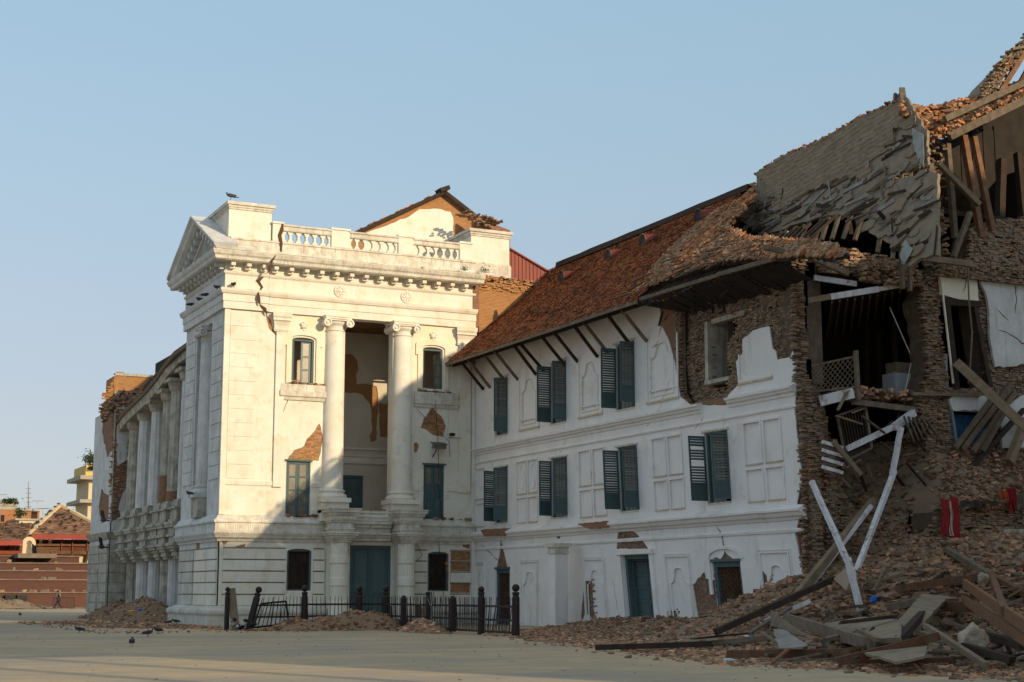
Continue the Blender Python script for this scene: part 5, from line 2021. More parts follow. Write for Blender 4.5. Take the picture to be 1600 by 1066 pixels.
yb('eave_beam', (1534, 189), 43.6, (1720, 98), 43.5, .2, .3, M_WOODG)
yb('eave_beam', (1476, 186), 43.4, (1700, 84), 43.2, .18, .24, M_WOODG)
m = MB()
mt2 = MB()
for i in range(2000):
    x = RND.uniform(1408, 1720)
    yt = np.interp(x, [1408, 1425, 1445, 1480, 1540, 1640, 1720], [160, 163, 172, 160, 148, 110, 76])
    yb3 = np.interp(x, [1408, 1425, 1445, 1480, 1540, 1640, 1720], [172, 195, 215, 212, 185, 140, 100])
    y = RND.uniform(yt, yb3)
    Y = 44.0 + RND.uniform(-.35, .4) + (1 - (y - yt) / (yb3 - yt)) * .9
    (m if RND.random() < .5 else mt2).rbox(atY(x, y, Y), (RND.uniform(.07, .17), RND.uniform(.06, .1), RND.uniform(.03, .06)), rq(.8), t=RND.random())
m.build('attic_rubble', M_BRKLOOSE, RB, tint=True, kind='stuff')
mt2.build('attic_tile_rubble', M_TILEX, RB, tint=True, kind='stuff')
m = MB()
for i in range(900):
    x = RND.uniform(1345, 1480)
    yt = np.interp(x, [1345, 1400, 1440, 1480], [405, 412, 430, 225]) if x < 1440 else RND.uniform(190, 430)
    y = yt + RND.uniform(0, 32)
    Y = 44.2 + RND.uniform(-.2, .6)
    m.rbox(atY(x, min(y, 445), Y), (RND.uniform(.07, .15), RND.uniform(.05, .09), RND.uniform(.03, .05)), rq(.8), t=RND.random())
m.build('ceiling_rubble', M_BRKWALL, RB, tint=True, kind='stuff')
brick_field(FD, 34.3, 38.6, 12.4, 14.2, RB, lambda u, v: -.5 + .2 * noise.noise(Vector((u, v, 3))),
            lambda u, v: v > np.interp(u, [34.3, 35.2, 36.2, 38.6], [13.1, 13.3, 12.95, 13.2]) + .2 * noise.noise(Vector((u * 2, v, 1))) and v < np.interp(u, [34.3, 38.6], [14.2, 13.9]), jit=.08, drop=.05)
# stack of masonry left of the attic cavity
brick_field(FD, 38.3, 40.6, 13.5, 19.3, RB, lambda u, v: -.75 + .3 * noise.noise(Vector((u * .9, v, 9))), lambda u, v: u < 39.3 + .3 * noise.noise(Vector((v, 2, 2))) and v > 17.0, jit=.1, drop=.08)
m = MB()
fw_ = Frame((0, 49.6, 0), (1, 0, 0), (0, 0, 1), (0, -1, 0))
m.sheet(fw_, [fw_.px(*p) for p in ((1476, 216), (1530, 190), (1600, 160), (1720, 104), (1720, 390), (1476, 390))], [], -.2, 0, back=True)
m.build('attic_back_wall', M_DARK, RB)  # near-black colour stands for the shade inside the attic
# highest roof fragment
FT = Frame(atY(1535, 152, 44.5), Vector((1, 0, 1.35)), Vector((0, 1, 0.0)), Vector((-1.35, 0, 1)))
m = MB()
pt = [atY(x, y, Y) for x, y, Y in ((1533, 152, 44.2), (1545, 125, 44.2), (1560, 103, 44.2), (1583, 80, 44.2), (1612, 50, 44.2))]
for i in range(4):
    a, b = pt[i], pt[i + 1]
    c, d = b + Vector((.6, 2.2, -.3)), a + Vector((.6, 2.2, -.3))
    m.add([tuple(p) for p in (a, b, c, d)] + [tuple(p + Vector((.12, 0, -.2))) for p in (a, b, c, d)], BOXF)
m.build('upper_roof_slope', M_MUDS, RB)
m = MB()
for i in range(500):
    k = RND.uniform(0, 3.99)
    p = pt[int(k)].lerp(pt[int(k) + 1], k % 1) + Vector((RND.uniform(-.05, .35), RND.uniform(-.15, .3), RND.uniform(-.35, .08)))
    m.rbox(p, (RND.uniform(.06, .13), RND.uniform(.05, .09), .03), rq(.7), t=RND.random())
m.build('upper_roof_debris', M_BRKWALL, RB, tint=True, kind='stuff')
for a, b in (((1563, 143), (1600, 84)), ((1590, 138), (1606, 108)), ((1548, 146), (1580, 92))):
    yb('upper_rafter', a, 44.2, b, 44.1, .14, .2, M_WOODB)
yb('upper_board', (1581, 77), 44.0, (1604, 73), 44.0, .14, .1, M_WOODG)
# ================================================================ RUBBLE
def foot(y):
    return float(np.interp(y, [14, 22, 26, 30, 38, 46, 51, 54.7, 62, 66], [21.3, 21.5, 21.0, 20.5, 22.3, 24.2, 25.5, 27.3, 31.8, 33.4]))
def hA(x, y):
    """height of the rubble in front of the buildings"""
    s = sm(0, 5, x - foot(y)) * (1 - sm(62, 66, y))
    h = .03 * sm(0, .5, x - foot(y)) + .30 * s
    # heap against the torn end and the ruined block
    ax, ay, bx, by = 38.0, 43.6, 50, 39.5
    t = min(1, max(0, ((x - ax) * (bx - ax) + (y - ay) * (by - ay)) / ((bx - ax) ** 2 + (by - ay) ** 2)))
    d = math.hypot(x - ax - t * (bx - ax), y - ay - t * (by - ay))
    h = max(h, 3.75 - .37 * d + .25 * noise.noise(Vector((x * .5, y * .5, 1))))
    # spill in front of the third door and along the foot of the wing wall
    h += .30 * sm(31.5, 33.4, x) * sm(63, 60, y) * (.6 + .8 * noise.noise(Vector((y * .6, 2, 2))))
    h += s * (.16 * noise.noise(Vector((x * .6, y * .6, 0))) + .09 * noise.noise(Vector((x * 1.9, y * 1.9, 4))))
    return h if x > foot(y) - .4 else -.05
def hB(x, y):
    """debris lying on the ground-floor wall and inside the open rooms"""
    ys = 44.2 - 1.9 * sm(37.0, 38.4, x)
    h = 4.7 + 1.15 * (y - ys)
    if x < 38.4:
        h -= (38.4 - x) * .95
    return min(7.1, h) + .25 * noise.noise(Vector((x * .7, y * .7, 3))) + .12 * noise.noise(Vector((x * 2, y * 2, 3)))
def hit(px_, py_, off=0.0):
    d = ray(px_, py_)
    t = 14 / math.hypot(d.x, d.y)
    while True:
        p = Vector((0, 0, EYE)) + d * t
        if p.z < max(0, hA(p.x, p.y)) + off or p.y > 43.8 and p.x > 33.3 or p.y > 42.1 and p.x > 38.2 or t > 400:
            return p
        t += .05
def heightmesh(name, f, x0, x1, y0, y1, st, mat, keep=lambda x, y, h: True, parent=None, **tags):
    m = MB()
    nx = int((x1 - x0) / st)
    ny = int((y1 - y0) / st)
    H = [[f(x0 + i * st, y0 + j * st) for i in range(nx + 1)] for j in range(ny + 1)]
    for j in range(ny + 1):
        for i in range(nx + 1):
            m.v.append((x0 + i * st, y0 + j * st, H[j][i]))
    for j in range(ny):
        for i in range(nx):
            if keep(x0 + (i + .5) * st, y0 + (j + .5) * st, H[j][i]):
                a = j * (nx + 1) + i
                m.f.append((a, a + 1, a + nx + 2, a + nx + 1))
                m.m.append(0)
                m.t.append(.5)
    return m.build(name, mat, parent, smooth=True, **tags)
heightmesh('rubble_ground', hA, 19.5, 49, 16, 66, .33, M_EARTHG, lambda x, y, h: x > foot(y) - .5 and not (x > 33.9 and y > 46) and y < 65, kind='stuff',
           label='brown earth and brick dust spilling from the collapsed palace', category='rubble')
heightmesh('upper_rubble_bed', hB, 34.2, 48, 42.2, 49.8, .22, M_EARTHG, lambda x, y, h: x > 37.4 or y > 44.1, kind='stuff', label='earth and debris filling the open rooms above the ground floor wall', category='rubble')

ms = [MB() for _ in range(2)]
nind = 0
big = []
def put(x, y, z, s_, tilt, allow=True):
    global nind
    q = rq(tilt)
    sc = (.115 * s_ * RND.choice((1, .95, .6, .75)), .058 * s_, .032 * s_ * RND.uniform(.8, 1.2))
    p = Vector((x, y, z))
    if allow and nind < 300 and s_ > .95 and RND.random() < .12:
        inst('brick', RND.choice(BM_LOOSE), p, q, tuple(2 * a for a in sc), None,
             label='loose broken brick lying in the rubble heap below the ruined palace block', category='brick', group='bricks scattered over the rubble heap')
        nind += 1
    else:
        ms[0].rbox(p, tuple(a * (1.3 if a == sc[2] and s_ > 1 else 1) for a in sc), q, t=RND.random(), jit=.3)
n = 0
while n < 22000:
    if n % 3 != 1 and n % 6 != 5:
        x, y = RND.uniform(27, 45), RND.uniform(32, 44.2)
    elif n % 3 == 1:
        x, y = RND.uniform(20, 45), RND.uniform(18, 45)
    else:
        y = RND.uniform(44, 64)
        x = RND.uniform(foot(y), 33.4)
    n += 1
    if y > 44.6 and x > 33.3:
        continue
    e = x - foot(y)
    if e < -.3:
        continue
    if e < 1.2 and RND.random() > .25 + e * .5:
        continue
    cl = noise.noise(Vector((x * .35, y * .35, 9)))
    if RND.random() > .75 + cl:
        continue
    near = e < 3 and y < 40
    s_ = RND.uniform(.55, 1.15) if not near else RND.uniform(.25, .75)
    if hA(x, y) > 1:
        s_ = RND.uniform(.8, 1.8)
    put(x, y, hA(x, y) + RND.uniform(-.01, .05) * s_, s_, .7)
ms[0].build('rubble_bricks', M_BRKLOOSE, tint=True, kind='stuff', label='mass of broken bricks and brick fragments covering the rubble heap', category='rubble')
m = MB()
for i in range(7000):
    x, y = RND.uniform(34.4, 47), 42.2 + RND.random() ** 1.3 * 6
    if x < 38 and y < 44:
        continue
    if RND.random() > .8 + noise.noise(Vector((x * .5, y * .7, 2))):
        continue
    s_ = RND.uniform(.7, 1.5)
    m.rbox((x, y, hB(x, y) + RND.uniform(-.02, .07)), (.115 * s_ * RND.uniform(.6, 1), .058 * s_, .035 * s_), rq(.8), t=RND.random(), jit=.25)
m.build('upper_rubble_bricks', M_BRKLOOSE, tint=True, kind='stuff', label='broken bricks heaped on the ledge above the ground floor wall', category='rubble')
# bonded lumps of masonry
m = MB()
for i in range(150):
    if i < 105:
        x, y = RND.uniform(27, 44), RND.uniform(31, 43.5)
        z = hA(x, y)
        if z < .35:
            continue
    else:
        x, y = RND.uniform(38, 46), RND.uniform(42.6, 47)
        z = hB(x, y)
    q = rq(.6)
    nx_, nz_ = RND.randint(1, 3), RND.randint(2, 5)
    c0_ = Vector((x, y, z + .05))
    tt = RND.random()
    for a in range(nx_):
        for b in range(nz_):
            if RND.random() < .15:
                continue
            m.rbox(c0_ + q @ Vector(((a - nx_ / 2) * .235 + (.1 if b % 2 else 0), RND.uniform(-.02, .02), (b - nz_ / 2) * .078)), (.11, .11, .034), q, t=tt + RND.uniform(-.1, .1), jit=.2)
m.build('bonded_masonry', M_BRKLOOSE, tint=True, kind='stuff', label='bonded lumps of several brick courses lying in the rubble', category='rubble')
# small grit in front
m = MB()
for i in range(5200):
    y = RND.uniform(17, 60)
    x = foot(y) + RND.gauss(.5, .8)
    if x > 33:
        continue
    s_ = RND.uniform(.015, .055)
    m.rbox((x, y, max(0, hA(x, y)) + s_ * .3), (s_ * 1.5, s_, s_ * .6), rq(.5), t=RND.random())
m.build('brick_grit', M_BRKLOOSE, tint=True, kind='stuff', label='fine brick grit along the foot of the rubble', category='grit')

# ================================================================ TIMBERS AND LOOSE THINGS IN THE RUBBLE
M_WOODR = mk('reddish_plank', (.27, .135, .07), (.19, .095, .05), 3, bump=.4, bscale=25, sat=.15, stain=((.17, .12, .08), 2.5, .5, .7, (1, 1, 1), .6))
GT = 'timbers fallen in the rubble'
def timber(a, b, w_, h_, mat, label, name='timber_beam', cat='timber', group=GT, roll=0.0, **k):
    m = MB()
    m.beam(a, b, w_, h_, roll=roll, segs=k.pop('segs', 4), **k)
    return m.build(name, mat, label=label, category=cat, group=group)
Hh = hit
def clear(a, b, off):
    """lift a beam until it lies on the rubble instead of in it"""
    lift = 0
    for i in range(9):
        p = a.lerp(b, i / 8)
        lift = max(lift, min(.35, max(0, hA(p.x, p.y)) + off - p.z))
    return a + Vector((0, 0, lift)), b + Vector((0, 0, lift))
L = [
 # x0 y0 off0 x1 y1 off1 w h mat label
 (1140, 1023, .12, 1335, 1021, .15, .28, .26, M_WOODB, 'long squared brown beam lying at the front edge of the rubble, left end near a plastic bottle'),
 (1312, 1034, .15, 1465, 994, .6, .24, .24, M_WOODB, 'brown beam rising to the right out of the front planks'),
 (1330, 1035, .08, 1492, 1031, .12, .2, .14, M_WOODB, 'thin brown beam lowest in the pile, nearest the paving'),
 (1228, 966, .5, 1364, 1008, .3, .14, .3, M_WOODG, 'grey notched rafter sloping down to the right in front of the mud slab'),
 (1478, 858, .2, 1546, 898, .3, .22, .18, M_WOODG, 'grey beam sloping down from the brick slope at the right'),
 (1546, 898, .3, 1612, 934, .4, .22, .18, M_WOODB, 'brown beam end running out of frame beyond the grey sloping beam'),
 (1398, 920, .25, 1526, 902, .45, .2, .22, M_WOODB, 'nearly level brown beam across the middle of the heap'),
 (1507, 912, .9, 1612, 984, .9, .12, .3, M_WOODR, 'upper one of the two broad reddish planks at the right edge'),
 (1504, 936, .6, 1612, 1006, .6, .12, .28, M_WOODR, 'lower one of the two broad reddish planks at the right edge'),
 (1458, 944, .7, 1523, 950, .7, .22, .26, M_WOODB, 'short reddish beam end left of the broad planks'),
 (1446, 978, .7, 1541, 1040, .15, .16, .16, M_WOODL, 'splintered pale beam sloping to the paving in front of the plaster lump'),
 (1508, 1010, .35, 1582, 1032, .25, .2, .2, M_WOODD, 'dark beam below the plaster lump'),
 (1387, 950, .5, 1440, 938, .6, .2, .22, M_WOODG, 'grey beam stub above the mud slab'),
 (1312, 973, .5, 1403, 963, .6, .16, .1, M_WOODD, 'dark thin plank resting on the mud slab'),
 (1549, 898, .8, 1569, 955, .9, .16, .2, M_WOODB, 'short steep plank leaning on the broad reddish planks'),
 (1118, 988, .15, 1302, 905, .25, .1, .2, M_WOODD, 'dark board leaning up along the foot of the white wing wall'),
 (932, 1012, .1, 1110, 1006, .15, .2, .16, M_WOODD, 'dark beam half buried in the rubble before the blue door'),
 (1096, 1006, .1, 1206, 997, .2, .18, .14, M_WOODG, 'grey beam following the dark half buried one'),
 (1085, 998, .25, 1170, 990, .3, .5, .04, M_BLACK, 'black board lying flat before the lattice door'),
 (1170, 990, .3, 1235, 950, .5, .14, .08, M_WOODG, 'grey plank leaning beside the crumpled tin sheet'),
 (1340, 985, .6, 1372, 1000, .5, .12, .1, M_WOODL, 'short pale stick on the mud slab'),
 (1405, 1000, .4, 1450, 950, .7, .18, .2, M_WOODD, 'dark steep stub between the mud slabs'),
 (1290, 1000, .2, 1350, 985, .3, .14, .12, M_WOODL, 'pale stub under the notched rafter'),
 (1240, 1005, .15, 1310, 1012, .15, .12, .06, M_WOODG, 'flat grey lath beside the tin sheet'),
 (1480, 1005, .3, 1440, 990, .4, .16, .16, M_WOODG, 'grey stub left of the plaster lump'),
 (1530, 990, .4, 1600, 1010, .4, .22, .22, M_WOODD, 'dark beam behind the plaster lump'),
 (1555, 965, .6, 1600, 975, .6, .26, .2, M_WOODG, 'round grey log end under the broad planks'),
 (1420, 893, .3, 1475, 880, .4, .12, .06, M_WOODG, 'weathered lath lying on the brick slope'),
 (1365, 925, .3, 1385, 885, .6, .1, .12, M_WOODL, 'pale splinter standing beside the white posts'),
]
for (x0, y0, o0, x1, y1, o1, w_, h_, mt, lb_) in L:
    a, b = Hh(x0, y0, o0), Hh(x1, y1, o1)
    k = min(1, a.lerp(b, .5).length / 46)
    w_, h_ = w_ * k, h_ * k
    a, b = clear(a, b, h_ * .35)
    timber(a, b, w_, h_, mt, lb_, ragged=.06, bend=-.0)
# white painted posts forming a Y, and the pair crossing behind
GW = 'white painted posts standing in the rubble'
ba = Hh(1337, 905, .05)
timber(ba, atY(1268, 752, 43.9), .15, .17, M_WWHITE, 'left arm of the white painted Y of posts', 'white_post', 'post', GW)
timber(Hh(1338, 893, .05), atY(1398, 735, 43.6), .16, .17, M_WWHITE, 'right arm of the white painted Y of posts', 'white_post', 'post', GW)
timber(Hh(1346, 958, .0), Hh(1346, 958, .0) + Vector((-.25, .3, 1.75)), .17, .17, M_WWHITE, 'short upright foot of the white painted Y of posts', 'white_post', 'post', GW)
timber(atY(1394, 742, 43.5), atY(1408, 668, 43.4), .15, .17, M_WWHITE, 'chipped white post rising above the right arm of the Y', 'white_post', 'post', GW)
timber(Hh(1241, 936, .1), atY(1366, 782, 43.7), .24, .24, M_WOODL, 'long brown diagonal beam leaning against the torn wall end')
timber(Hh(1270, 912, .15), atY(1362, 790, 43.45), .12, .12, M_WWHITE, 'white strip beside the long brown diagonal beam', 'white_post', 'post', GW)
timber(Hh(1188, 974, .2), Hh(1266, 939, .5), .16, .14, M_WWHITE, 'white painted lath lying low in front of the wing corner', 'white_post', 'post', GW)
timber(Hh(1165, 998, .15), Hh(1192, 975, .2), .1, .1, M_WWHITE, 'short white lath end by the black board', 'white_post', 'post', GW)
timber(atY(1322, 702, 44.4), atY(1402, 664, 43.9), .18, .2, M_WWHITE, 'white edged beam sloping up across the collapsed room', 'white_post', 'post', GW)
timber(atY(1396, 668, 43.9), atY(1428, 645, 44.0), .2, .26, M_WWHITE, 'short white beam end above the tilted boards', 'white_post', 'post', GW)
timber(atY(1494, 566, 43.7), atY(1610, 675, 42.0), .34, .34, M_WOODL, 'very thick pale beam leaning out of the upper doorway to the right')
for i, (a, b, w_, mt, lb_) in enumerate((
        ((1578, 602), (1502, 702), .2, M_WOODG, 'first of the props leaning left over the blue door'),
        ((1586, 612), (1520, 706), .16, M_WOODL, 'second of the props leaning over the blue door'),
        ((1560, 610), (1492, 700), .14, M_WOODG, 'thinnest prop leaning over the blue door'),
        ((1600, 640), (1480, 770), .16, M_WOODD, 'long dark prop reaching down onto the debris ledge'),
        ((1604, 655), (1577, 722), .26, M_WOODL, 'stout pale prop at the right edge above the debris'),
        ((1572, 640), (1535, 705), .14, M_WOODG, 'grey prop between the leaning ones'),
        ((1466, 255), (1530, 320), .18, M_WOODL, 'pale brace under the attic beam'),
        ((1516, 332), (1490, 402), .16, M_WOODG, 'grey strut standing on the masonry by the attic posts'),
        ((1192, 386), (1262, 402), .14, M_WOODG, 'grey plank lying on the broken roof edge'),
        ((1262, 400), (1325, 428), .16, M_WOODG, 'second grey plank lying on the broken roof edge'),
        ((1432, 402), (1518, 413), .2, M_WOODL, 'whitened beam on top of the cream plaster patch'),
        ((1420, 330), (1422, 455), .12, M_WOODG, 'rafter hanging down from the bare roof slope'),
        ((1408, 380), (1410, 452), .14, M_WOODG, 'shorter rafter hanging beside the other'),
        ((1398, 360), (1372, 330), .1, M_WOODD, 'dark stub of rafter below the bare slope'))):
    timber(atY(*a, 43.75 - .06 * i), atY(*b, 43.6 - .05 * i), w_, w_ * 1.1, mt, lb_)
t_ = RND
for i in range(150):
    x, y = t_.uniform(1190, 1600), t_.uniform(905, 1036)
    if x < 1300 and y < 960:
        continue
    p = Hh(x, y, .12)
    a = t_.gauss(.3, .6)
    L_ = t_.uniform(.5, 2.0)
    q = p + Vector((math.cos(a) * L_, math.sin(a) * L_, t_.uniform(-.1, .35)))
    a_, b_ = clear(p, q, .06)
    timber(a_, b_, t_.uniform(.04, .14), t_.uniform(.03, .09), t_.choice((M_WOODG, M_WOODD, M_WOODB, M_WOODG, M_WOODL)), 'weathered plank lying among the tangled timbers at the foot of the heap', 'plank', 'plank', 'planks tangled at the foot of the heap', segs=2, ragged=.05)
for i in range(26):
    x, z = t_.uniform(1290, 1460), t_.uniform(640, 740)
    p = atY(x, z, 43.9 + t_.uniform(-.1, .8))
    a = t_.uniform(-1.2, 1.2)
    L_ = t_.uniform(.4, 1.3)
    timber(p, p + Vector((math.cos(a) * L_, t_.uniform(-.2, .2), math.sin(a) * L_)), .12, .05, t_.choice((M_WOODG, M_WOODD, M_WOODL)), 'splintered board jammed in the collapsed room', 'plank', 'plank', 'boards jammed in the collapsed room', segs=2, ragged=.04)
# tilted boards, slatted door, white slats
for i in range(6):
    a, b = atY(1412 + i * 7, 650 + i * 1, 43.6), atY(1428 + i * 7, 690 - i * 2, 43.5)
    timber(a, b, .26, .05, M_WOODG, 'board of the fan of tilted boards beside the brick pier', 'plank', 'plank', 'fan of tilted boards', roll=.3, segs=1)
sdv = thing('slatted_shutter', 'brown slatted shutter panel leaning in the dark opening below the balcony', 'shutter')
q0, q1, q2, q3 = atY(1308, 650, 44.6), atY(1352, 634, 44.4), atY(1362, 700, 44.2), atY(1322, 720, 44.4)
for a, b in ((q0, q1), (q1, q2), (q2, q3), (q3, q0)):
    m = MB()
    m.beam(a, b, .09, .07)
    m.build('rail', M_WOODG, sdv)
for i in range(1, 10):
    m = MB()
    m.beam(q0.lerp(q1, i / 10), q3.lerp(q2, i / 10), .05, .03)
    m.build('slat', M_WOODD, sdv)
for i in range(4):
    timber(atY(1284, 690 + i * 13, 44.2), atY(1318, 700 + i * 13, 43.7), .1, .12, M_WWHITE, 'white stair tread of the broken flight stuck in the wall, one of four', 'stair_tread', 'stair tread', 'white stair treads stuck in the wall', segs=1)
timber(atY(1302, 690, 43.6), atY(1345, 742, 43.5), .12, .16, M_WOODL, 'pale lath sloping down past the white stair treads')

def slab(pts, th, mat, name, label, cat, off=.3, bump=0.0, group=None):
    """a flat broken piece lying on the heap; outline given where the photograph shows it"""
    P3 = [Hh(x, y, off + o) for x, y, o in pts]
    c = sum(P3, Vector()) / len(P3)
    nn = Vector()
    for i in range(len(P3)):
        nn += (P3[i] - c).cross(P3[(i + 1) % len(P3)] - c)
    nn.normalize()
    if nn.z < 0:
        nn = -nn
    e1 = (P3[0] - c)
    e1 = (e1 - nn * e1.dot(nn)).normalized()
    fr = Frame(c, e1, nn.cross(e1), nn)
    poly = [((p - c).dot(fr.e1), (p - c).dot(fr.e2)) for p in P3]
    m = MB()
    m.sheet(fr, rough_poly(poly, .03, .45), [], -th, 0, back=True)
    return m.build(name, mat, label=label, category=cat, group=group)
slab([(1290, 975, .05), (1345, 966, .2), (1405, 964, .3), (1408, 996, .2), (1370, 1006, .0), (1310, 992, .0)], .12, M_MUDS, 'mud_slab', 'large grey mud plaster slab with laths lying across the heap', 'slab')
slab([(1402, 972, .1), (1440, 940, .4), (1475, 922, .5), (1500, 928, .4), (1475, 958, .2), (1410, 985, .1)], .12, M_MUDS, 'mud_slab', 'tilted grey mud slab right of the white posts', 'slab')
slab([(1350, 1022, .0), (1400, 1012, .1), (1450, 1008, .12), (1444, 1026, .05), (1400, 1032, .0)], .05, M_MUDS, 'plaster_slab', 'ragged pale plaster sheet at the front of the heap', 'slab')
slab([(1208, 985, .2), (1224, 982, .25), (1262, 1008, .1), (1256, 1013, .05), (1216, 1010, .05)], .015, M_METAL, 'tin_sheet', 'bent galvanised tin sheet leaning on the timbers', 'tin sheet')
slab([(1190, 985, .2), (1214, 962, .45), (1250, 985, .2), (1215, 988, .1)], .04, M_WOODG, 'torn_board', 'torn grey board propped over the tin sheet', 'board')
slab([(1304, 905, .2), (1318, 888, .7), (1332, 905, .5), (1320, 922, .2)], .1, M_CONC, 'plaster_slab', 'small diamond shaped plaster piece left of the white posts', 'slab')

def lump(c, r, mat, name, label, cat, flat=1.0, seed=0, sub=4, k=.5):
    import bmesh
    bm_ = bmesh.new()
    bmesh.ops.create_icosphere(bm_, subdivisions=sub, radius=1)
    for v in bm_.verts:
        p = v.co.copy()
        # cut by planes -> faceted block
        for j in range(7):
            n_ = noise.random_unit_vector() if False else Vector((math.sin(seed * 3 + j * 2.4), math.cos(seed + j * 1.7), math.sin(j * 1.1 + seed * 2))).normalized()
            d = p.dot(n_) - .68
            if d > 0:
                p -= n_ * d
        p *= 1 + k * .3 * noise.noise(p * 2.5 + Vector((seed, 0, 0))) + .06 * noise.noise(p * 7)
        v.co = Vector((p.x * r[0], p.y * r[1], p.z * r[2]))
    me = bpy.data.meshes.new(name)
    bm_.to_mesh(me)
    bm_.free()
    me.materials.append(mat)
    o = bpy.data.objects.new(name, me)
    COL.objects.link(o)
    o.location = c
    return tag(o, label, cat)
lump(Hh(1521, 1000, .4), (.36, .34, .42), mk('pale_masonry', (.42, .36, .28), (.34, .27, .20), 2, bump=.6, bscale=8, stain=((.42, .2, .11), 2.2, .56, .66, (1, 1, 1), .8)), 'masonry_lump', 'big pale lump of plastered masonry at the right front of the heap', 'masonry', seed=1)
lump(Hh(1480, 975, .4), (.26, .2, .2), M_BRKLOOSE, 'brick_lump', 'orange lump of bonded bricks left of the pale masonry lump', 'masonry', seed=4)
lump(Hh(1597, 1026, .1), (.14, .12, .14), M_CONC, 'masonry_lump', 'small whitish masonry lump at the bottom right', 'masonry', seed=6)
lump(Hh(1537, 905, .3), (.25, .22, .22), M_CONC, 'concrete_lump', 'grey concrete lump beside the sloping grey beam', 'masonry', seed=9)
lump(Hh(1366, 938, .15), (.22, .16, .14), M_BLUEP, 'blue_plastic_bag', 'blue plastic bag in the bricks right of the white post foot', 'bag', seed=3)
# bottle
m = MB()
bp = Hh(1130, 1032, .04)
m.lathe(bp, [(.01, 0), (.045, .01), (.045, .22), (.02, .28), (.02, .31)], 10, ax=Vector((.9, -.3, 0)).normalized())
m.build('plastic_bottle', mk('pale_plastic', (.50, .60, .62), (.42, .52, .55), 5, rough=.3, bump=0), label='pale crushed plastic bottle on the grit at the front of the rubble', category='bottle')
# red curtain hanging on the ground floor wall
rc = thing('red_curtain', 'red cloth with a white strip hanging down the brick wall at the right', 'curtain')
for (xa, xb, ya, yb_, mt, nm) in ((1461, 1476, 781, 836, M_CLOTH, 'red_drape'), (1474, 1479, 784, 838, M_WCLOTH, 'white_strip'), (1477, 1490, 778, 843, M_CLOTH, 'red_drape')):
    m = MB()
    n1, n2 = 8, 12
    for j in range(n2 + 1):
        for i in range(n1 + 1):
            x = xa + (xb - xa) * i / n1 + 3 * math.sin(j * .5) * (j / n2)
            y = ya + (yb_ - ya) * j / n2
            w_ = .25 + .05 * math.sin(i * 2.1 + j * .3) + .12 * j / n2
            m.v.append(tuple(FQ.P(*FQ.px(x, y), w_)))
    for j in range(n2):
        for i in range(n1):
            a = j * (n1 + 1) + i
            m.f.append((a, a + 1, a + n1 + 2, a + n1 + 1))
            m.m.append(0)
            m.t.append(.5)
    m.build(nm, mt, rc, smooth=True)
rg = thing('torn_rag_strip', 'torn dusty cloth with orange red scraps hanging over the ledge right of the curtain', 'cloth')
for (x0, x1, y, ln, mt) in ((1490, 1545, 783, 10, M_WOODD), (1550, 1562, 768, 14, mk('orange_cloth', (.42, .09, .03), (.35, .07, .03), 3, bump=.3)), (1562, 1575, 764, 32, M_CLOTH), (1577, 1592, 775, 24, M_WOODG)):
    m = MB()
    n = 14
    for i in range(n + 1):
        x = x0 + (x1 - x0) * i / n
        for j in range(3):
            m.v.append(tuple(FQ.P(*FQ.px(x, y + ln * j / 2 * RND.uniform(.6, 1.2) + RND.uniform(-2, 2)), .3 + .08 * math.sin(i * 1.9) + .05 * j)))
    for i in range(n):
        for j in range(2):
            a = i * 3 + j
            m.f.append((a, a + 1, a + 4, a + 3))
            m.m.append(0)
            m.t.append(.5)
    m.build('cloth_scrap', mt, rg)
# refrigerator standing in the open room, cable beside it
fg = thing('refrigerator', 'white refrigerator standing in the open upper room', 'refrigerator')
f0, f1 = atY(1397, 582, 46.0), atY(1440, 578, 46.0)
m = MB()
m.wbox(f0.x, f1.x, 46.0, 46.7, 8.85, f0.z)
m.build('cabinet', M_FRIDGE, fg)
m = MB()
m.wbox(f0.x + .02, f1.x - .02, 45.95, 45.998, 8.95, f0.z - .03)
m.build('door', M_FRIDGE, fg)
m = MB()
m.wbox(f0.x + .1, f1.x - .1, 46.0, 46.6, f0.z, f0.z + .42)
m.build('sack', M_MUD, label='brown sack lying on top of the refrigerator', category='sack')
m = MB()
m.tube([atY(1390, 480, 45.2), atY(1420, 548, 45), atY(1444, 603, 44.8)], .022, 5)
m.tube([atY(1424, 565, 45), atY(1414, 612, 45)], .018, 5)
m.build('thin_pole', M_WWHITE, label='thin white pole with a fork leaning before the refrigerator', category='pole')
m = MB()
m.tube([atY(1512, 415, 43.6), atY(1514, 470, 43.6), atY(1519, 520, 43.55), atY(1516, 570, 43.6), atY(1513, 600, 43.7)], .035, 6)
m.build('hanging_pipe', M_WOODL, label='thin bent pipe hanging down in front of the upper doorway', category='pipe')
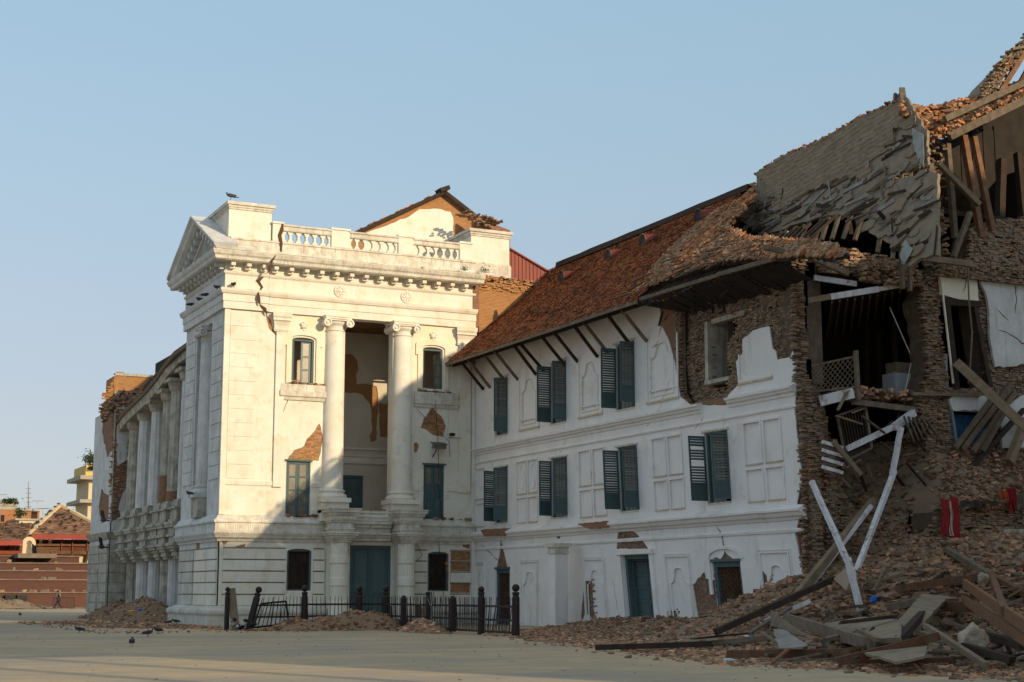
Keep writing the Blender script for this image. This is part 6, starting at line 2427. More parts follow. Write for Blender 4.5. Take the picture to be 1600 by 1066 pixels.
# ================================================================ COLONNADE (left, running away)
CW = thing('colonnade_wing', 'damaged old colonnade wing with giant grimy columns left of the pavilion', 'building')
CX_ = 21.9
FC = Frame((CX_, 0, 0), (0, 1, 0), (0, 0, 1), (-1, 0, 0))
m = MB()
m.wbox(23.6, 25, 81, 104, 4.5, 14.6)
m.build('inner_wall', M_DARK, CW)
m = MB()
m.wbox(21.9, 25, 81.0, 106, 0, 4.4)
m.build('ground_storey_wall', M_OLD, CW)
zc = [0.2 + .62 * i for i in range(7)]
for i in range(6):
    for a, b in ((81.3, 84.4), (85.3, 88.6), (89.4, 92.6), (93.3, 96.0), (96.9, 99.2)):
        m = MB()
        m.box(FC, a, b, zc[i] + .03, zc[i + 1] - .03, .001, .12)
        m.build('rustic_block', M_OLDW if i % 2 else M_OLD, CW)
m = MB()
m.profile(FC, 81, 99.4, [(3.9, 0), (3.95, .2), (4.3, .3), (4.4, .7), (4.55, .8), (4.9, .75), (4.95, .9), (5.3, 1.0), (5.35, .9), (5.4, 0)], n=40, jit=.06)
m.build('balcony_ledge', M_OLD, CW)
lean = {0: .0, 1: .0, 2: .05, 3: .25, 4: .1}
ccol = [(84.2, M_OLDW, 13.9), (86.7, M_OLD, 13.6), (88.6, M_OLD, 13.2), (91.5, M_OLDW, 12.9), (94.8, M_OLDW, 12.7), (97.6, M_OLD, 12.4)]
for i, (y, mt, zt) in enumerate(ccol):
    for dx, r in ((20.95, .55),):
        m = MB()
        pr2 = [(r, 6.5)] + [(r * (1 - .14 * (k / 8) ** 1.5), 6.6 + (zt - 7.3) * k / 8) for k in range(9)]
        m.lathe(Vector((dx, y, 0)), pr2, 28, flute=.04)
        m.build('column', mt, CW)
        m = MB()
        m.lathe(Vector((dx, y, 0)), [(r * .9, zt - .7), (r * 1.05, zt - .6), (r * 1.2, zt - .25), (r * 1.35, zt - .2)], 20)
        m.wbox(dx - .75, dx + .75, y - .75, y + .75, zt - .2, zt)
        m.build('column_capital', M_OLD, CW)
        m = MB()
        for k, (e, z0, z1) in enumerate(((.8, 5.4, 5.55), (.72, 5.55, 6.1), (.85, 6.1, 6.2), (.68, 6.2, 6.5), (.6, 6.5, 6.62))):
            m.wbox(dx - e, dx + e, y - e, y + e, z0, z1 - .001)
        m.build('column_base', M_OLD, CW)
        m = MB()
        e = .62
        for k, (e, z0, z1) in enumerate(((.5, 3.4, 3.55), (.6, 3.55, 3.8), (.7, 3.8, 3.95), (.82, 3.95, 4.1), (.9, 4.1, 4.25), (.75, 4.25, 4.6), (.88, 4.6, 4.75), (.8, 4.75, 5.1), (.95, 5.1, 5.25), (1.0, 5.25, 5.399))):
            m.wbox(dx - e, CX_ + .2, y - e, y + e, z0, z1 - .001)
        m.build('bracket_capital', M_OLD, CW)
        m = MB()
        m.lathe(Vector((dx + .1, y, 0)), [(.5, 0), (.5, .7), (.42, .75), (.42, 3.4)], 28, flute=.05)
        m.wbox(dx + .3, CX_ + .1, y - .55, y + .55, 0, 3.4)
        m.build('half_column', mt if i != 1 else M_OLDW, CW)
m = MB()
m.lathe(Vector((20.95, 88.55, 0)), [(.57, 6.55), (.56, 8.2)], 20)
m.lathe(Vector((20.95, 86.7, 0)), [(.565, 6.6), (.56, 7.2)], 20)
m.build('exposed_core', M_BRICKD, CW)
# sagging entablature and dark eaves
pts = [(81.2, 14.7), (84.3, 14.6), (86.7, 14.2), (88.6, 13.75), (91.5, 13.25), (94.8, 12.9), (97.2, 12.65), (99.6, 12.2)]
m = MB()
m2 = MB()
for i in range(len(pts) - 1):
    (y0, z0), (y1, z1) = pts[i], pts[i + 1]
    m.add([(20.2, y0, z0 - .45), (20.2, y1, z1 - .45), (22, y1, z1 - .45), (22, y0, z0 - .45), (20.1, y0, z0), (20.1, y1, z1), (22, y1, z1), (22, y0, z0)], BOXF)
    m2.add([(20.0, y0, z0 + .002), (20.0, y1, z1 + .002), (22, y1, z1), (22, y0, z0), (19.95, y0, z0 + .22), (19.95, y1, z1 + .22), (22, y1, z1 + .3), (22, y0, z0 + .3)], BOXF)
m.build('sagging_architrave', M_OLD, CW)
m2.build('sagging_cornice', M_WOODL, CW)
m = MB()
for i in range(160):
    y = RND.uniform(88, 99)
    z = np.interp(y, [p[0] for p in pts], [p[1] for p in pts]) + .3 + RND.uniform(-.1, .15)
    m.rbox((RND.uniform(19.95, 21), y, z), (RND.uniform(.06, .14), .08, .04), rq(.7), t=RND.random())
m.build('cornice_rubble', M_BRKWALL, CW, tint=True, kind='stuff')
e0, e1, e2 = atX(292, 543, 20.0), atX(258, 574, 20.0), atX(222, 612, 20.0)
m = MB()
for a, b in ((e0 + Vector((0, -3, .9)), e0), (e0, e1), (e1, e2)):
    bk = Vector((5, 0, 3.6))
    m.add([tuple(a), tuple(b), tuple(b + bk), tuple(a + bk), tuple(a + Vector((0, 0, .25))), tuple(b + Vector((0, 0, .25))), tuple(b + bk + Vector((0, 0, .25))), tuple(a + bk + Vector((0, 0, .25)))], BOXF)
m.build('eave', M_WOODD, CW)
m = MB()
m.wbox(21.6, 25, 81, 96, 14.4, 15.8)
m.build('dark_upper_wall', M_DARK, CW)
m = MB()
for i in range(8):
    y = 82 + i * 2.1
    m.wbox(22.2, 22.6, y, y + .4, 4.5, 14)
m.build('back_piers', M_OLD, CW, kind='stuff')

# end tower with a vertical tear
TW = thing('corner_tower', 'far corner tower with torn plaster, exposed brick and sunlit orange brick top', 'building')
TY = 99.5
FTW = Frame((0, TY, 0), (1, 0, 0), (0, 0, 1), (0, -1, 0))
FTL = Frame((19.9, 0, 0), (0, 1, 0), (0, 0, 1), (-1, 0, 0))
ct = lambda L, a=.05: rough_poly(FTW.poly(L, 0, 540, 2.026), a, .3)
torn = [ct([(316, 200), (416, 200), (410, 232), (375, 232), (370, 260), (368, 300), (372, 380), (405, 360), (405, 300), (430, 300), (430, 440), (402, 450), (385, 480), (375, 520), (385, 545), (340, 562), (350, 500), (350, 440), (318, 420), (320, 375), (353, 372), (352, 295), (316, 285)])]
tw = rough_poly(FTW.poly([(141, 940), (141, 830), (141, 700), (150, 690), (158, 655), (166, 652), (182, 640), (198, 636), (210, 660), (210, 760), (195, 800), (195, 940)]), .03, .4)
tw = [(max(19.9, u), v) for u, v in tw]
m = MB()
m.sheet(FTW, rect(19.9, 22.0, 0, 13.7), torn, -.06, 0)
m.build('plaster_face', M_OLDW, TW)
m = MB()
m.sheet(FTL, rect(99.5, 106, 0, 13.3), [rough_poly([(99.6, 10.6), (101.5, 10.2), (103.5, 12.0), (103, 13.2), (99.6, 13.2)], .15, .4), rough_poly([(100.2, 6.3), (102.5, 6.0), (103.6, 7.1), (102.9, 8.3), (101.4, 7.9), (100.3, 7.8)], .15, .4)], -.06, 0)
m.build('plaster_side', M_OLDW, TW)
for pq in torn:
    brick_field(FTW, 19.95, 22.0, min(p[1] for p in pq), max(p[1] for p in pq), TW, lambda u, v: -.02 + .12 * noise.noise(Vector((u * 1.5, v * .8, 2))), inside=lambda u, v: pip((u, v), pq), jit=.06, drop=.04, bw=.28, bh=.09, name='torn_brickwork')
m = MB()
m.wbox(19.97, 23.5, TY + .07, 106, 0, 13.3)
m.build('tower_core', M_BRICKD, TW)
for i in range(7):
    for fr, a, b in ((FTW, 19.95, 20.95), (FTL, 99.6, 102.2), (FTL, 102.4, 105.9)):
        m = MB()
        m.box(fr, a, b, .3 + i * .62 + .03, .3 + (i + 1) * .62 - .03, .001, .1)
        m.build('rustic_block', M_OLD, TW)
m = MB()
m.profile(FTW, 19.9, 21.3, [(4.9, 0), (4.95, .15), (5.2, .25), (5.35, .3), (5.4, 0)], mit0=1)
m.profile(FTL, 99.5, 106, [(4.9, 0), (4.95, .15), (5.2, .25), (5.35, .3), (5.4, 0)], mit0=1)
m.build('string_course', M_OLD, TW, kind='stuff')
b0, b1 = FTW.px(176, 640), FTW.px(243, 585)
brick_field(FTW, b0[0] - .9, b0[0] + .6, 13.0, 15.7, TW, lambda u, v: -.5 + .15 * noise.noise(Vector((u, v, 1))), lambda u, v: u > np.interp(v, [12.9, 14.2, 15.2, 16.4], [b0[0] - .75, b0[0] - .45, b0[0] + .15, b0[0] + .1]) + .12 * noise.noise(Vector((v * 3, 0, 0))),
            jit=.07, bw=.3, bh=.09, name='torn_brick_edge', mat=M_BRICK)
m = MB()
m.sheet(FTW, [(b0[0] + .2, 13), (b0[0] + 3.1, 13), (b0[0] + 3.1, 15.6), (b0[0] + .2, 16.9)] if False else rough_poly(FTW.poly([(181, 640), (181, 586), (248, 588), (262, 640)]), .04, .5), [], -3, -.45)
m.build('orange_brick_stack', M_BRICK, TW)
q0, q1 = FTW.px(181, 612), FTW.px(240, 612)
m = MB()
m.box(FTW, q0[0], q1[0], q0[1] - .15, q0[1] + .05, -.449, -.36)
m.box(FTW, q0[0], q1[0], FTW.px(200, 586)[1] - .02, FTW.px(200, 584)[1] + .06, -.449, -.36)
m.build('brick_band', M_OLD, TW, kind='stuff')
m = MB()
for i in range(420):
    x = RND.uniform(160, 240)
    y = np.interp(x, [160, 178, 240], [652, 628, 622]) + RND.gauss(0, 5)
    m.rbox(atY(x, y, TY + RND.uniform(-.1, .3)), (RND.uniform(.08, .2), .1, .05), rq(.6), t=RND.random())
m.build('torn_edge_rubble', M_BRKLOOSE, TW, tint=True, kind='stuff')

# ================================================================ MOUNDS OF EARTH
def mound(name, cx, cy, rx, ry, h, label, seed=0, mat=None, st=.2, n=260, ang=0.0, cat='mound', chips=M_BRKLOOSE):
    """(a heap) earth with clods and broken brick"""
    ca, sa = math.cos(ang), math.sin(ang)
    def f(x, y):
        dx, dy = x - cx, y - cy
        u, v = (dx * ca + dy * sa) / rx, (-dx * sa + dy * ca) / ry
        d = math.sqrt(u * u + v * v)
        e = d + .18 * noise.noise(Vector((x * .6, y * .6, seed)))
        return h * (1 - sm(0, 1, e)) * (1 + .35 * noise.noise(Vector((x * .9, y * .9, seed + 3)))) + (.08 * noise.noise(Vector((x * 3, y * 3, seed))) * (1 - sm(.7, 1, e))) - .03 * sm(.9, 1.05, e)
    R = max(rx, ry) * 1.15
    o = heightmesh(name, f, cx - R, cx + R, cy - R, cy + R, st, mat or M_EARTH, lambda x, y, hh: hh > -.029, None)
    tag(o, label, cat, kind='stuff')
    m = MB()
    for i in range(n):
        a, r = RND.uniform(0, 6.28), RND.random() ** .7
        u, v = math.cos(a) * r * rx * 1.05, math.sin(a) * r * ry * 1.05
        x, y = cx + u * ca - v * sa, cy + u * sa + v * ca
        s_ = RND.uniform(.02, .09)
        m.rbox((x, y, max(0, f(x, y)) + s_ * .2), (s_ * 1.4, s_, s_ * .7), rq(.8), t=RND.random(), jit=.4)
    m.build(name + '_clods', chips, tint=True, kind='stuff', label='clods and brick chips on the ' + label, category='clods')
    return f
mound('earth_mound', 23.2, 62.7, 4.4, 1.3, .72, 'brown earth mound heaped against the railing before the blue door', 1, n=420, st=.12)
mound('earth_mound', 20.6, 63.2, 2.2, .8, .4, 'low earth mound at the left foot of the railing', 5, n=220, st=.12)
mound('earth_mound', 24.3, 58.5, 3.2, .8, .5, 'earth mound spilling along the middle of the railing', 9, n=220, st=.12, ang=1.5)
mound('earth_mound', 20.0, 88.5, 10, 3.0, 1.15, 'brown earth mound along the foot of the colonnade', 2, st=.3, n=700, ang=1.5)
mound('earth_mound', 21.6, 102.0, 8.5, 2.6, 1.3, 'earth mound piled against the far corner tower', 12, st=.3, n=400, ang=1.2)
mound('rubble_bank', 12.0, 154.5, 17, 3.4, 2.1, 'dark rubble bank lying before the stepped brick plinth', 7, mat=M_EARTHG, st=.5, n=900, ang=.0, chips=M_MORTAR)  # chips in dark mortar colour, holding the shade on the bank
mound('dirt_spill', 16.3, 71, 3.6, 1.2, .12, 'thin spill of brick dust left of the pavilion plinth', 17, st=.2, n=500, ang=2.3)
mound('dirt_spill', 15.5, 79, 6.0, 1.0, .12, 'thin line of red brick dust across the paving', 21, st=.25, n=500, ang=2.1)
m = MB()
for i in range(1600):
    x, y = RND.uniform(12, 20), RND.uniform(60, 85)
    if abs((x - 12) * .9 - (85 - y) * .33 - 1) > 2.5 and RND.random() < .7:
        continue
    s_ = RND.uniform(.015, .05)
    m.rbox((x, y, s_ * .4), (s_ * 1.4, s_, s_ * .7), rq(.8), t=RND.random(), jit=.4)
m.build('paving_grit', M_BRKLOOSE, tint=True, kind='stuff', label='scattered brick chips on the paving left of the pavilion', category='grit')
for x, y, mt, lb_ in ((205, 955, M_YELP, 'scrap of yellow plastic on the earth mound by the colonnade'), (218, 953, M_BLUEP, 'scrap of blue plastic on the earth mound by the colonnade')):
    c = atZ(x, y, .8)
    lump(c, (.16, .1, .05), mt, 'plastic_scrap', lb_, 'plastic scrap', seed=x)

m = MB()
for i in range(150):
    x, y = RND.uniform(4, 26), RND.uniform(24, 62)
    s_ = RND.uniform(.008, .022)
    m.rbox((x, y, s_ * .2), (s_ * 2, s_ * 1.2, s_ * .4), Quaternion((0, 0, 1), RND.uniform(0, 6)), t=RND.random(), jit=.4)
m.build('paving_specks', M_MORTAR, kind='stuff', label='dry specks of mud and leaf litter on the open paving', category='litter')
# ================================================================ RAILING
FN = thing('iron_railing', 'dark red iron railing with ball topped posts before the pavilion, left end leaning', 'railing')
P0 = [(17.95, 64.6, 0, 0), (18.75, 64.1, .25, .05), (21.2, 64.1, 0, 0), (23.7, 64.1, 0, 0), (24.85, 63.9, 0, 0), (24.85, 61.8, 0, 0), (24.85, 59.05, 0, .0), (24.85, 56.6, 0, 0), (24.85, 53.9, .0, 0), (24.85, 50.9, 0, 0)]
short = {5, 7}
def post(x, y, lx, ly, k):
    m = MB()
    a = Vector((x, y, -.05))
    hgt = 1.55 if k not in short else 1.5
    d = Vector((lx, ly, 1)).normalized()
    r = .15 if k not in (0,) else .11
    n = 8
    prof = [(r, 0), (r, hgt - .12), (r * .8, hgt - .06), (r * .8, hgt), (r * .95, hgt + .03), (r * .95, hgt + .07), (r * .7, hgt + .1)]
    if k in short:
        prof = prof[:2] + [(r * .4, hgt)]
    m.lathe(a, prof, n, ax=d)
    if k in (8,):
        m.lathe(a + d * (hgt + .1), [(r * .7, 0), (r * .9, .1), (r * .5, .2)], 7, ax=d)
    po = m.build('post', M_IRON, FN)
    if k not in short and k not in (8, 6):
        b = MB()
        rr = r * .95
        b.lathe(a + d * (hgt + .1), [(rr * math.sin(math.pi * (i + .5) / 9), rr - rr * math.cos(math.pi * (i + .5) / 9)) for i in range(9)], 14, ax=d)
        b.build('ball_finial', M_IRON, po, smooth=True)
    return a, d
ends = [post(*p, k) for k, p in enumerate(P0)]
pk = MB().tube([(0, 0, .12), (0, 0, 1.32), (0, 0, 1.42)], .018, 5, r1=.009).mesh('picket', M_IRON)
for k in range(1, len(P0) - 1):
    a, da = ends[k]
    b, db = ends[k + 1]
    drop = .35 if k == 1 else 0
    for h, dd in ((1.12, .05), (.62, .04), (.18, .05)):
        if h == .18 and k < 6:
            continue
        m = MB()
        m.beam(a + da * h, b + db * (h + (0 if k > 1 else -.02)), .05, .075)
        m.build('rail', M_IRON, FN)
    L_ = (b - a).length
    n = int(L_ / (.185 if k < 4 else .13))
    for i in range(1, n):
        t = i / n
        p = a.lerp(b, t)
        dv = (da.lerp(db, t)).normalized()
        tilt = Quaternion((0, 1, 0), (.28 * (1 - t) if k == 1 else 0) + RND.gauss(0, .03) + (.14 * math.sin(t * 3) if k == 8 else 0)) @ Quaternion((1, 0, 0), RND.gauss(0, .03))
        if RND.random() < .04:
            continue
        inst('picket', pk, p + Vector((0, 0, .05)), tilt, None, FN)
# fallen panel behind the left bay
fp = thing('fallen_railing_panel', 'bent railing panel fallen behind the leaning left end of the railing', 'railing')
c = [Vector((19.1, 64.6, .1)), Vector((20.7, 64.7, .25)), Vector((20.5, 64.5, 1.2)), Vector((19.4, 64.5, 1.1))]
for i in range(4):
    m = MB()
    m.beam(c[i], c[(i + 1) % 4], .06, .08)
    m.build('rail', M_IRON, fp)
for i in range(1, 8):
    m = MB()
    m.tube([c[0].lerp(c[1], i / 8), c[3].lerp(c[2], i / 8 + .04)], .014, 5)
    m.build('picket', M_IRON, fp)
m = MB()
m.beam((18.35, 64.6, 0), (18.15, 64.75, 1.75), .32, .12)
m.build('stone_post', M_MUDS, label='grey stone slab standing between the two left posts of the railing', category='stone post')
for i in range(12):
    lump((18.4 + RND.uniform(-.35, .5), 64.0 + RND.uniform(-.2, .3), .12 + RND.uniform(0, .35)), (RND.uniform(.08, .2), RND.uniform(.08, .15), RND.uniform(.06, .14)), RND.choice((M_BLACK, M_WCLOTH, M_FRIDGE, M_METAL, M_BLACK)),
         'litter', 'crumpled litter stuffed behind the leaning railing post', 'litter', seed=i, sub=2)['group'] = 'litter behind the leaning railing post'
# wire loops over the railing, cables on the facade
m = MB()
c0 = Vector((24.6, 58.2, 1.35))
for r, dx in ((.42, 0), (.33, .1)):
    m.tube([c0 + Vector((dx + r * .5 * math.cos(t * .5), r * math.cos(t * .5), r * .75 * math.sin(t * .5))) for t in range(14)], .018, 5)
m.tube([c0 + Vector((0, .4, 0)), c0 + Vector((.1, .2, -.4)), c0 + Vector((0, 0, -.9))], .015, 4)
m.build('wire_coil', M_METAL, label='loops of pale wire caught on the railing before the right ground floor window', category='wire')
m = MB()
for pl2 in (((683, 836), (686, 870), (692, 930), (690, 990)), ((652, 817), (655, 832), (650, 850), (658, 868), (648, 878)), ((678, 604), (680, 650), (684, 700), (683, 760), (690, 812), (696, 850)), ((650, 640), (670, 660), (700, 690), (702, 715))):
    m.tube([FF.P(*FF.px(x, y), .12) for x, y in pl2], .014, 4)
m.build('facade_cables', M_BLACK, label='thin black cables hanging down the right part of the pavilion front', category='cable')
fl = thing('floodlight', 'grey floodlight on a bracket above the right balcony door of the pavilion', 'lamp')
u, v = FF.px(680, 698)
m = MB()
m.rbox(FF.P(u, v, .55), (.33, .22, .13), Quaternion((1, 0, 0), .25), jit=.1)
m.rbox(FF.P(u, v + .12, .5), (.38, .27, .03), Quaternion((1, 0, 0), .25))
m.build('housing', M_FLOORL, fl)
m = MB()
m.rbox(FF.P(u, v - .1, .62), (.26, .17, .05), Quaternion((1, 0, 0), .25))
m.build('lens', M_GLASS, fl)
m = MB()
m.beam(FF.P(u - .1, v - .15, .5), FF.P(u - .15, v - .55, 0), .05, .05)
m.beam(FF.P(u - .15, v - .05, .5), FF.P(u - .15, v - .05, 0), .05, .05)
m.build('bracket', M_FLOORL, fl)
ca = thing('wall_bracket_box', 'small dark camera box on a horizontal arm right of the floodlight', 'camera')
u, v = FF.px(703, 680)
m = MB()
m.rbox(FF.P(u, v, .3), (.12, .12, .08), Quaternion(), jit=.1)
m.build('housing', M_BLACK, ca)
m = MB()
m.beam(FF.P(u - .2, v - .15, .3), FF.P(u + .5, v - .18, .3), .03, .03)
m.beam(FF.P(u, v - .15, .3), FF.P(u, v - .15, 0), .03, .03)
m.build('arm', M_FLOORL, ca)
# weeds on the cornice
def leaves(c, rx, ry, rz, n, s_, name, label, cat, mat=None, parent=None):
    m = MB()
    for i in range(n):
        d = Vector((RND.gauss(0, .5), RND.gauss(0, .5), abs(RND.gauss(0, .6))))
        p = Vector(c) + Vector((d.x * rx, d.y * ry, d.z * rz))
        q = rq(1.4)
        a = s_ * RND.uniform(.6, 1.3)
        m.add([p + q @ Vector(t_) for t_ in ((-a, 0, 0), (0, -a * .4, a * .1), (a, 0, 0), (0, a * .4, .0))], [(0, 1, 2, 3)])
    return m.build(name, mat or M_LEAF, parent, label=label, category=cat)
leaves(FF.P(*FF.px(752, 428), .5), .35, .2, .3, 160, .05, 'weed', 'green tuft of weed at the foot of the right attic block', 'plant')
leaves(FF.P(*FF.px(719, 426), .6), .2, .15, .25, 90, .05, 'weed', 'small dark weed on the cornice below the end of the balustrade', 'plant')
leaves(FF.P(*FF.px(654, 422), .5), .12, .1, .1, 40, .04, 'weed', 'tiny weed on the attic base below the middle of the balustrade', 'plant')

# ================================================================ FAR LEFT
def dep(px_, py_, D):
    """point seen at (px, py) at horizontal distance D along the view axis"""
    d = ray(px_, py_)
    return Vector((0, 0, EYE)) + d * (D / (d.x * HF.x + d.y * HF.y))
PLI = thing('stepped_plinth', 'old red brick temple plinth rising in wide steps at the left', 'plinth')
ybase = 158.0
steps = [(947, 925), (925, 905), (905, 891), (891, 879), (879, 868)]
for i, (yb_, yt) in enumerate(steps):
    Y = ybase + i * 1.7
    z0 = max(0, atY(40, yb_, Y).z - .4)
    z1 = atY(40, yt, Y).z
    xr = 46 - i * .4 if i < 4 else atY(124, 870, Y).x
    xl = -14
    m = MB()
    m.wbox(xl, xr, Y, Y + 14, -.3 if i == 0 else z0, z1 - .12)
    m.build('brick_tier', M_PLINTH, PLI)
    k = 0
    while xl + k * 1.5 < xr - .2:
        s_ = MB()
        x0 = xl + k * 1.5
        s_.wbox(x0 + .01, min(xr + .15, x0 + 1.49), Y - .15, Y + .9, z1 - .12, z1 + RND.uniform(-.01, .02))
        s_.build('coping_stone', M_STONE, PLI)
        k += 1
m = MB()
for i in range(60):
    k = RND.randrange(4)
    Y = ybase + k * 1.7
    z1 = atY(40, steps[k][1], Y).z
    m.rbox((RND.uniform(4, 34), Y + RND.uniform(.1, 1.2), z1 + .1), (RND.uniform(.1, .4), .15, RND.uniform(.05, .16)), rq(.4), t=RND.random())
m.build('step_debris', M_BRKWALL, PLI, tint=True, kind='stuff')
for x in (17, 33):
    m = MB()
    p = atY(x, 934, 157.5)
    m.wbox(p.x - .55, p.x + .55, 157.3, 157.9, p.z - .25, p.z + .25)
    m.build('low_vent', M_BLACK, PLI)

def far_house(name, label, cat, D):
    t = thing(name, label, cat)
    return t
# courtyard building with tiled roofs and red fringe
TH = thing('temple_house', 'temple house with hipped tile roof, red fringe and wooden balcony, pigeons on its roof', 'temple')
YT = 178.0
fT = Frame((0, YT, 0), (1, 0, 0), (0, 0, 1), (0, -1, 0))
T = lambda x, y, w_=0: fT.P(*fT.px(x, y), w_)
rl, rr_, ra = T(40, 836, 1.5), T(172, 836, 1.5), T(106, 787, -5)
m = MB()
m.add([rl, rr_, ra, rl + Vector((0, 13, 0)), rr_ + Vector((0, 13, 0))], [(0, 1, 2), (0, 2, 3), (1, 4, 2), (3, 2, 4)])
m.build('roof', M_ROOFF, TH)
tm = MB()
nrm_ = (rr_ - rl).cross(ra - rl).normalized()
for i in range(26):
    t = i / 26
    a, b = rl.lerp(ra, t), rr_.lerp(ra, t)
    n = max(2, int((b - a).length / .5))
    for k in range(n):
        p, q_ = a.lerp(b, k / n), a.lerp(b, (k + .92) / n)
        up = (ra - (rl + rr_) / 2).normalized() * .28
        of = -nrm_ * 0.0 + Vector((0, -.03, .05)) * (1 + RND.random())
        tm.add([p + of, q_ + of, q_ + up + of * .3, p + up + of * .3], [(0, 1, 2, 3)], 0, RND.random())
tm.build('roof_tiles', M_ROOFF, TH, tint=True, kind='stuff')
for a, b in ((rl, ra), (rr_, ra)):
    m = MB()
    m.beam(a + Vector((0, -.1, .1)), b + Vector((0, -.1, .12)), .5, .28, segs=8)
    m.build('hip_ridge', M_CREAMF, TH)
m = MB()
a, b = T(46, 836, 1.55), T(172, 836, 1.55)
n = 60
for i in range(n):
    p, q_ = a.lerp(b, i / n), a.lerp(b, (i + 1) / n)
    hh = Vector((0, 0, .52 + (.06 if i % 2 else 0)))
    m.add([p, q_, q_ - hh + Vector((0, .05, 0)), p - hh], [(0, 1, 2, 3)])
m.build('fringe', M_VAL, TH, kind='stuff')
def tb(name, x0, y0, x1, y1, w0, w1, mat, parent=TH):
    a, b = fT.px(x0, y1), fT.px(x1, y0)
    m = MB()
    m.box(fT, a[0], b[0], a[1], b[1], w0, w1)
    return m.build(name, mat, parent)
tb('wall', 56, 866, 175, 905, -3, 0, M_CREAMF)
tb('upper_wall', 56, 844, 175, 866, -3, -.6, M_WOODD)
tb('pale_post', 62, 842, 67, 858, -.5, -.3, M_CREAMF)
tb('pale_post', 76, 842, 82, 851, -.5, -.3, M_CREAMF)
tb('balcony_rail', 56, 851, 175, 853, 0, .2, M_WOODB)
tb('balcony_board', 56, 856, 175, 862, 0, .15, M_WOODB)
tb('balcony_floor', 56, 862, 175, 866, -.2, .6, M_WOODB)
for x in (94, 111, 134):
    tb('balcony_post', x, 842, x + 2.5, 866, .2, .4, M_REDP)
for i in range(30):
    tb('baluster', 97 + i * 2.3, 855, 97.7 + i * 2.3, 862, .16, .24, M_REDP)
for x in (78, 110, 134):
    m = MB()
    m.beam(T(x + 2, 862, .6), T(x - 3, 884, .05), .3, .3)
    m.build('strut', M_WOODB, TH)
tb('ground_beam', 56, 884, 130, 888, 0, .3, M_WOODD)
LR = thing('side_temple_house', 'lower tiled house with red fringe at the far left edge, pigeons on its roof', 'temple')
fT2 = Frame((0, 170, 0), (1, 0, 0), (0, 0, 1), (0, -1, 0))
U = lambda x, y, w_=0: fT2.P(*fT2.px(x, y), w_)
m = MB()
a, b, c, d = U(-60, 847, 1.5), U(38, 845, 1.5), U(60, 815, -4), U(-60, 815, -4)
m.add([a, b, c, d], [(0, 1, 2, 3)])
m.add([b, U(38, 845, -9), c], [(0, 1, 2)])
m.build('roof', M_ROOFF, LR)
tm = MB()
for i in range(16):
    t = i / 16
    p0, p1 = a.lerp(d, t), b.lerp(c, t)
    n = int((p1 - p0).length / .5)
    up = (d - a).normalized() * .34
    for k in range(n):
        of = Vector((0, -.04, .06)) * (1 + RND.random())
        tm.add([p0.lerp(p1, k / n) + of, p0.lerp(p1, (k + .92) / n) + of, p0.lerp(p1, (k + .92) / n) + up + of * .3, p0.lerp(p1, k / n) + up + of * .3], [(0, 1, 2, 3)], 0, RND.random())
tm.build('roof_tiles', M_ROOFF, LR, tint=True, kind='stuff')
m = MB()
p, q_ = U(-60, 846, 1.55), U(36, 844.5, 1.55)
for i in range(50):
    s0, s1 = p.lerp(q_, i / 50), p.lerp(q_, (i + 1) / 50)
    hh = Vector((0, 0, .5 + (.06 if i % 2 else 0)))
    m.add([s0, s1, s1 - hh, s0 - hh], [(0, 1, 2, 3)])
m.build('fringe', M_VAL, LR, kind='stuff')
for (x0, y0, x1, y1, w0, w1, mt, nm) in ((-60, 853, 36, 859, -.5, -.3, M_REDP, 'red_beam'), (-60, 852, 36, 900, -4, -.6, M_REDP, 'wall'), (-60, 861, 36, 866, 0, .25, M_REDP, 'balcony_rail'), (-60, 868, 30, 876, -.55, -.4, M_WOODD, 'dark_opening')):
    u0, u1 = fT2.px(x0, y1), fT2.px(x1, y0)
    m = MB()
    m.box(fT2, u0[0], u1[0], u0[1], u1[1], w0, w1)
    m.build(nm, mt, LR)
for x in (10, 26):
    m = MB()
    m.beam(U(x + 4, 853, .2), U(x, 866, -.5), .2, .25)
    m.build('strut', M_WOODD, LR)
# pale arched stone halo
HS = thing('arched_stone', 'pale round arched stone niche standing on the plinth before the temple house', 'shrine')
fT3 = Frame((0, 163, 0), (1, 0, 0), (0, 0, 1), (0, -1, 0))
c = fT3.px(45.5, 849)
R = fT3.px(56, 849)[0] - c[0]
o_ = [(c[0] + R * math.cos(math.pi * (i / 14 * 1.25 - .12)), c[1] + R * 1.0 * math.sin(math.pi * (i / 14 * 1.25 - .12))) for i in range(15)]
bt = fT3.px(45, 866)[1]
o_ = o_[:12] + [(c[0] - R * .95, bt), (c[0] - R * .4, bt), (c[0] - R * .3, c[1] - .1)] + [(c[0] + R * .42 * math.cos(math.pi * (1 - i / 6)), c[1] + R * .42 * math.sin(math.pi * (1 - i / 6))) for i in range(7)]
m = MB()
m.sheet(fT3, o_, [], -.5, 0, back=True)
m.build('halo', M_CREAMF, HS)
m = MB()
m.sheet(fT3, [(c[0] - R * .5, bt), (c[0] + R * .6, bt), (c[0] + R * .3, c[1] + .1), (c[0], c[1] + R * .5), (c[0] - R * .3, c[1])], [], -.4, -.1, back=True)
m.build('seated_stone', M_STONE, HS)
m = MB()
p = atY(45, 866, 163)
m.wbox(p.x - 1.2, p.x + 2.6, 162, 165, p.z - .4, p.z + .05)
m.build('base_slab', M_STONE, HS)
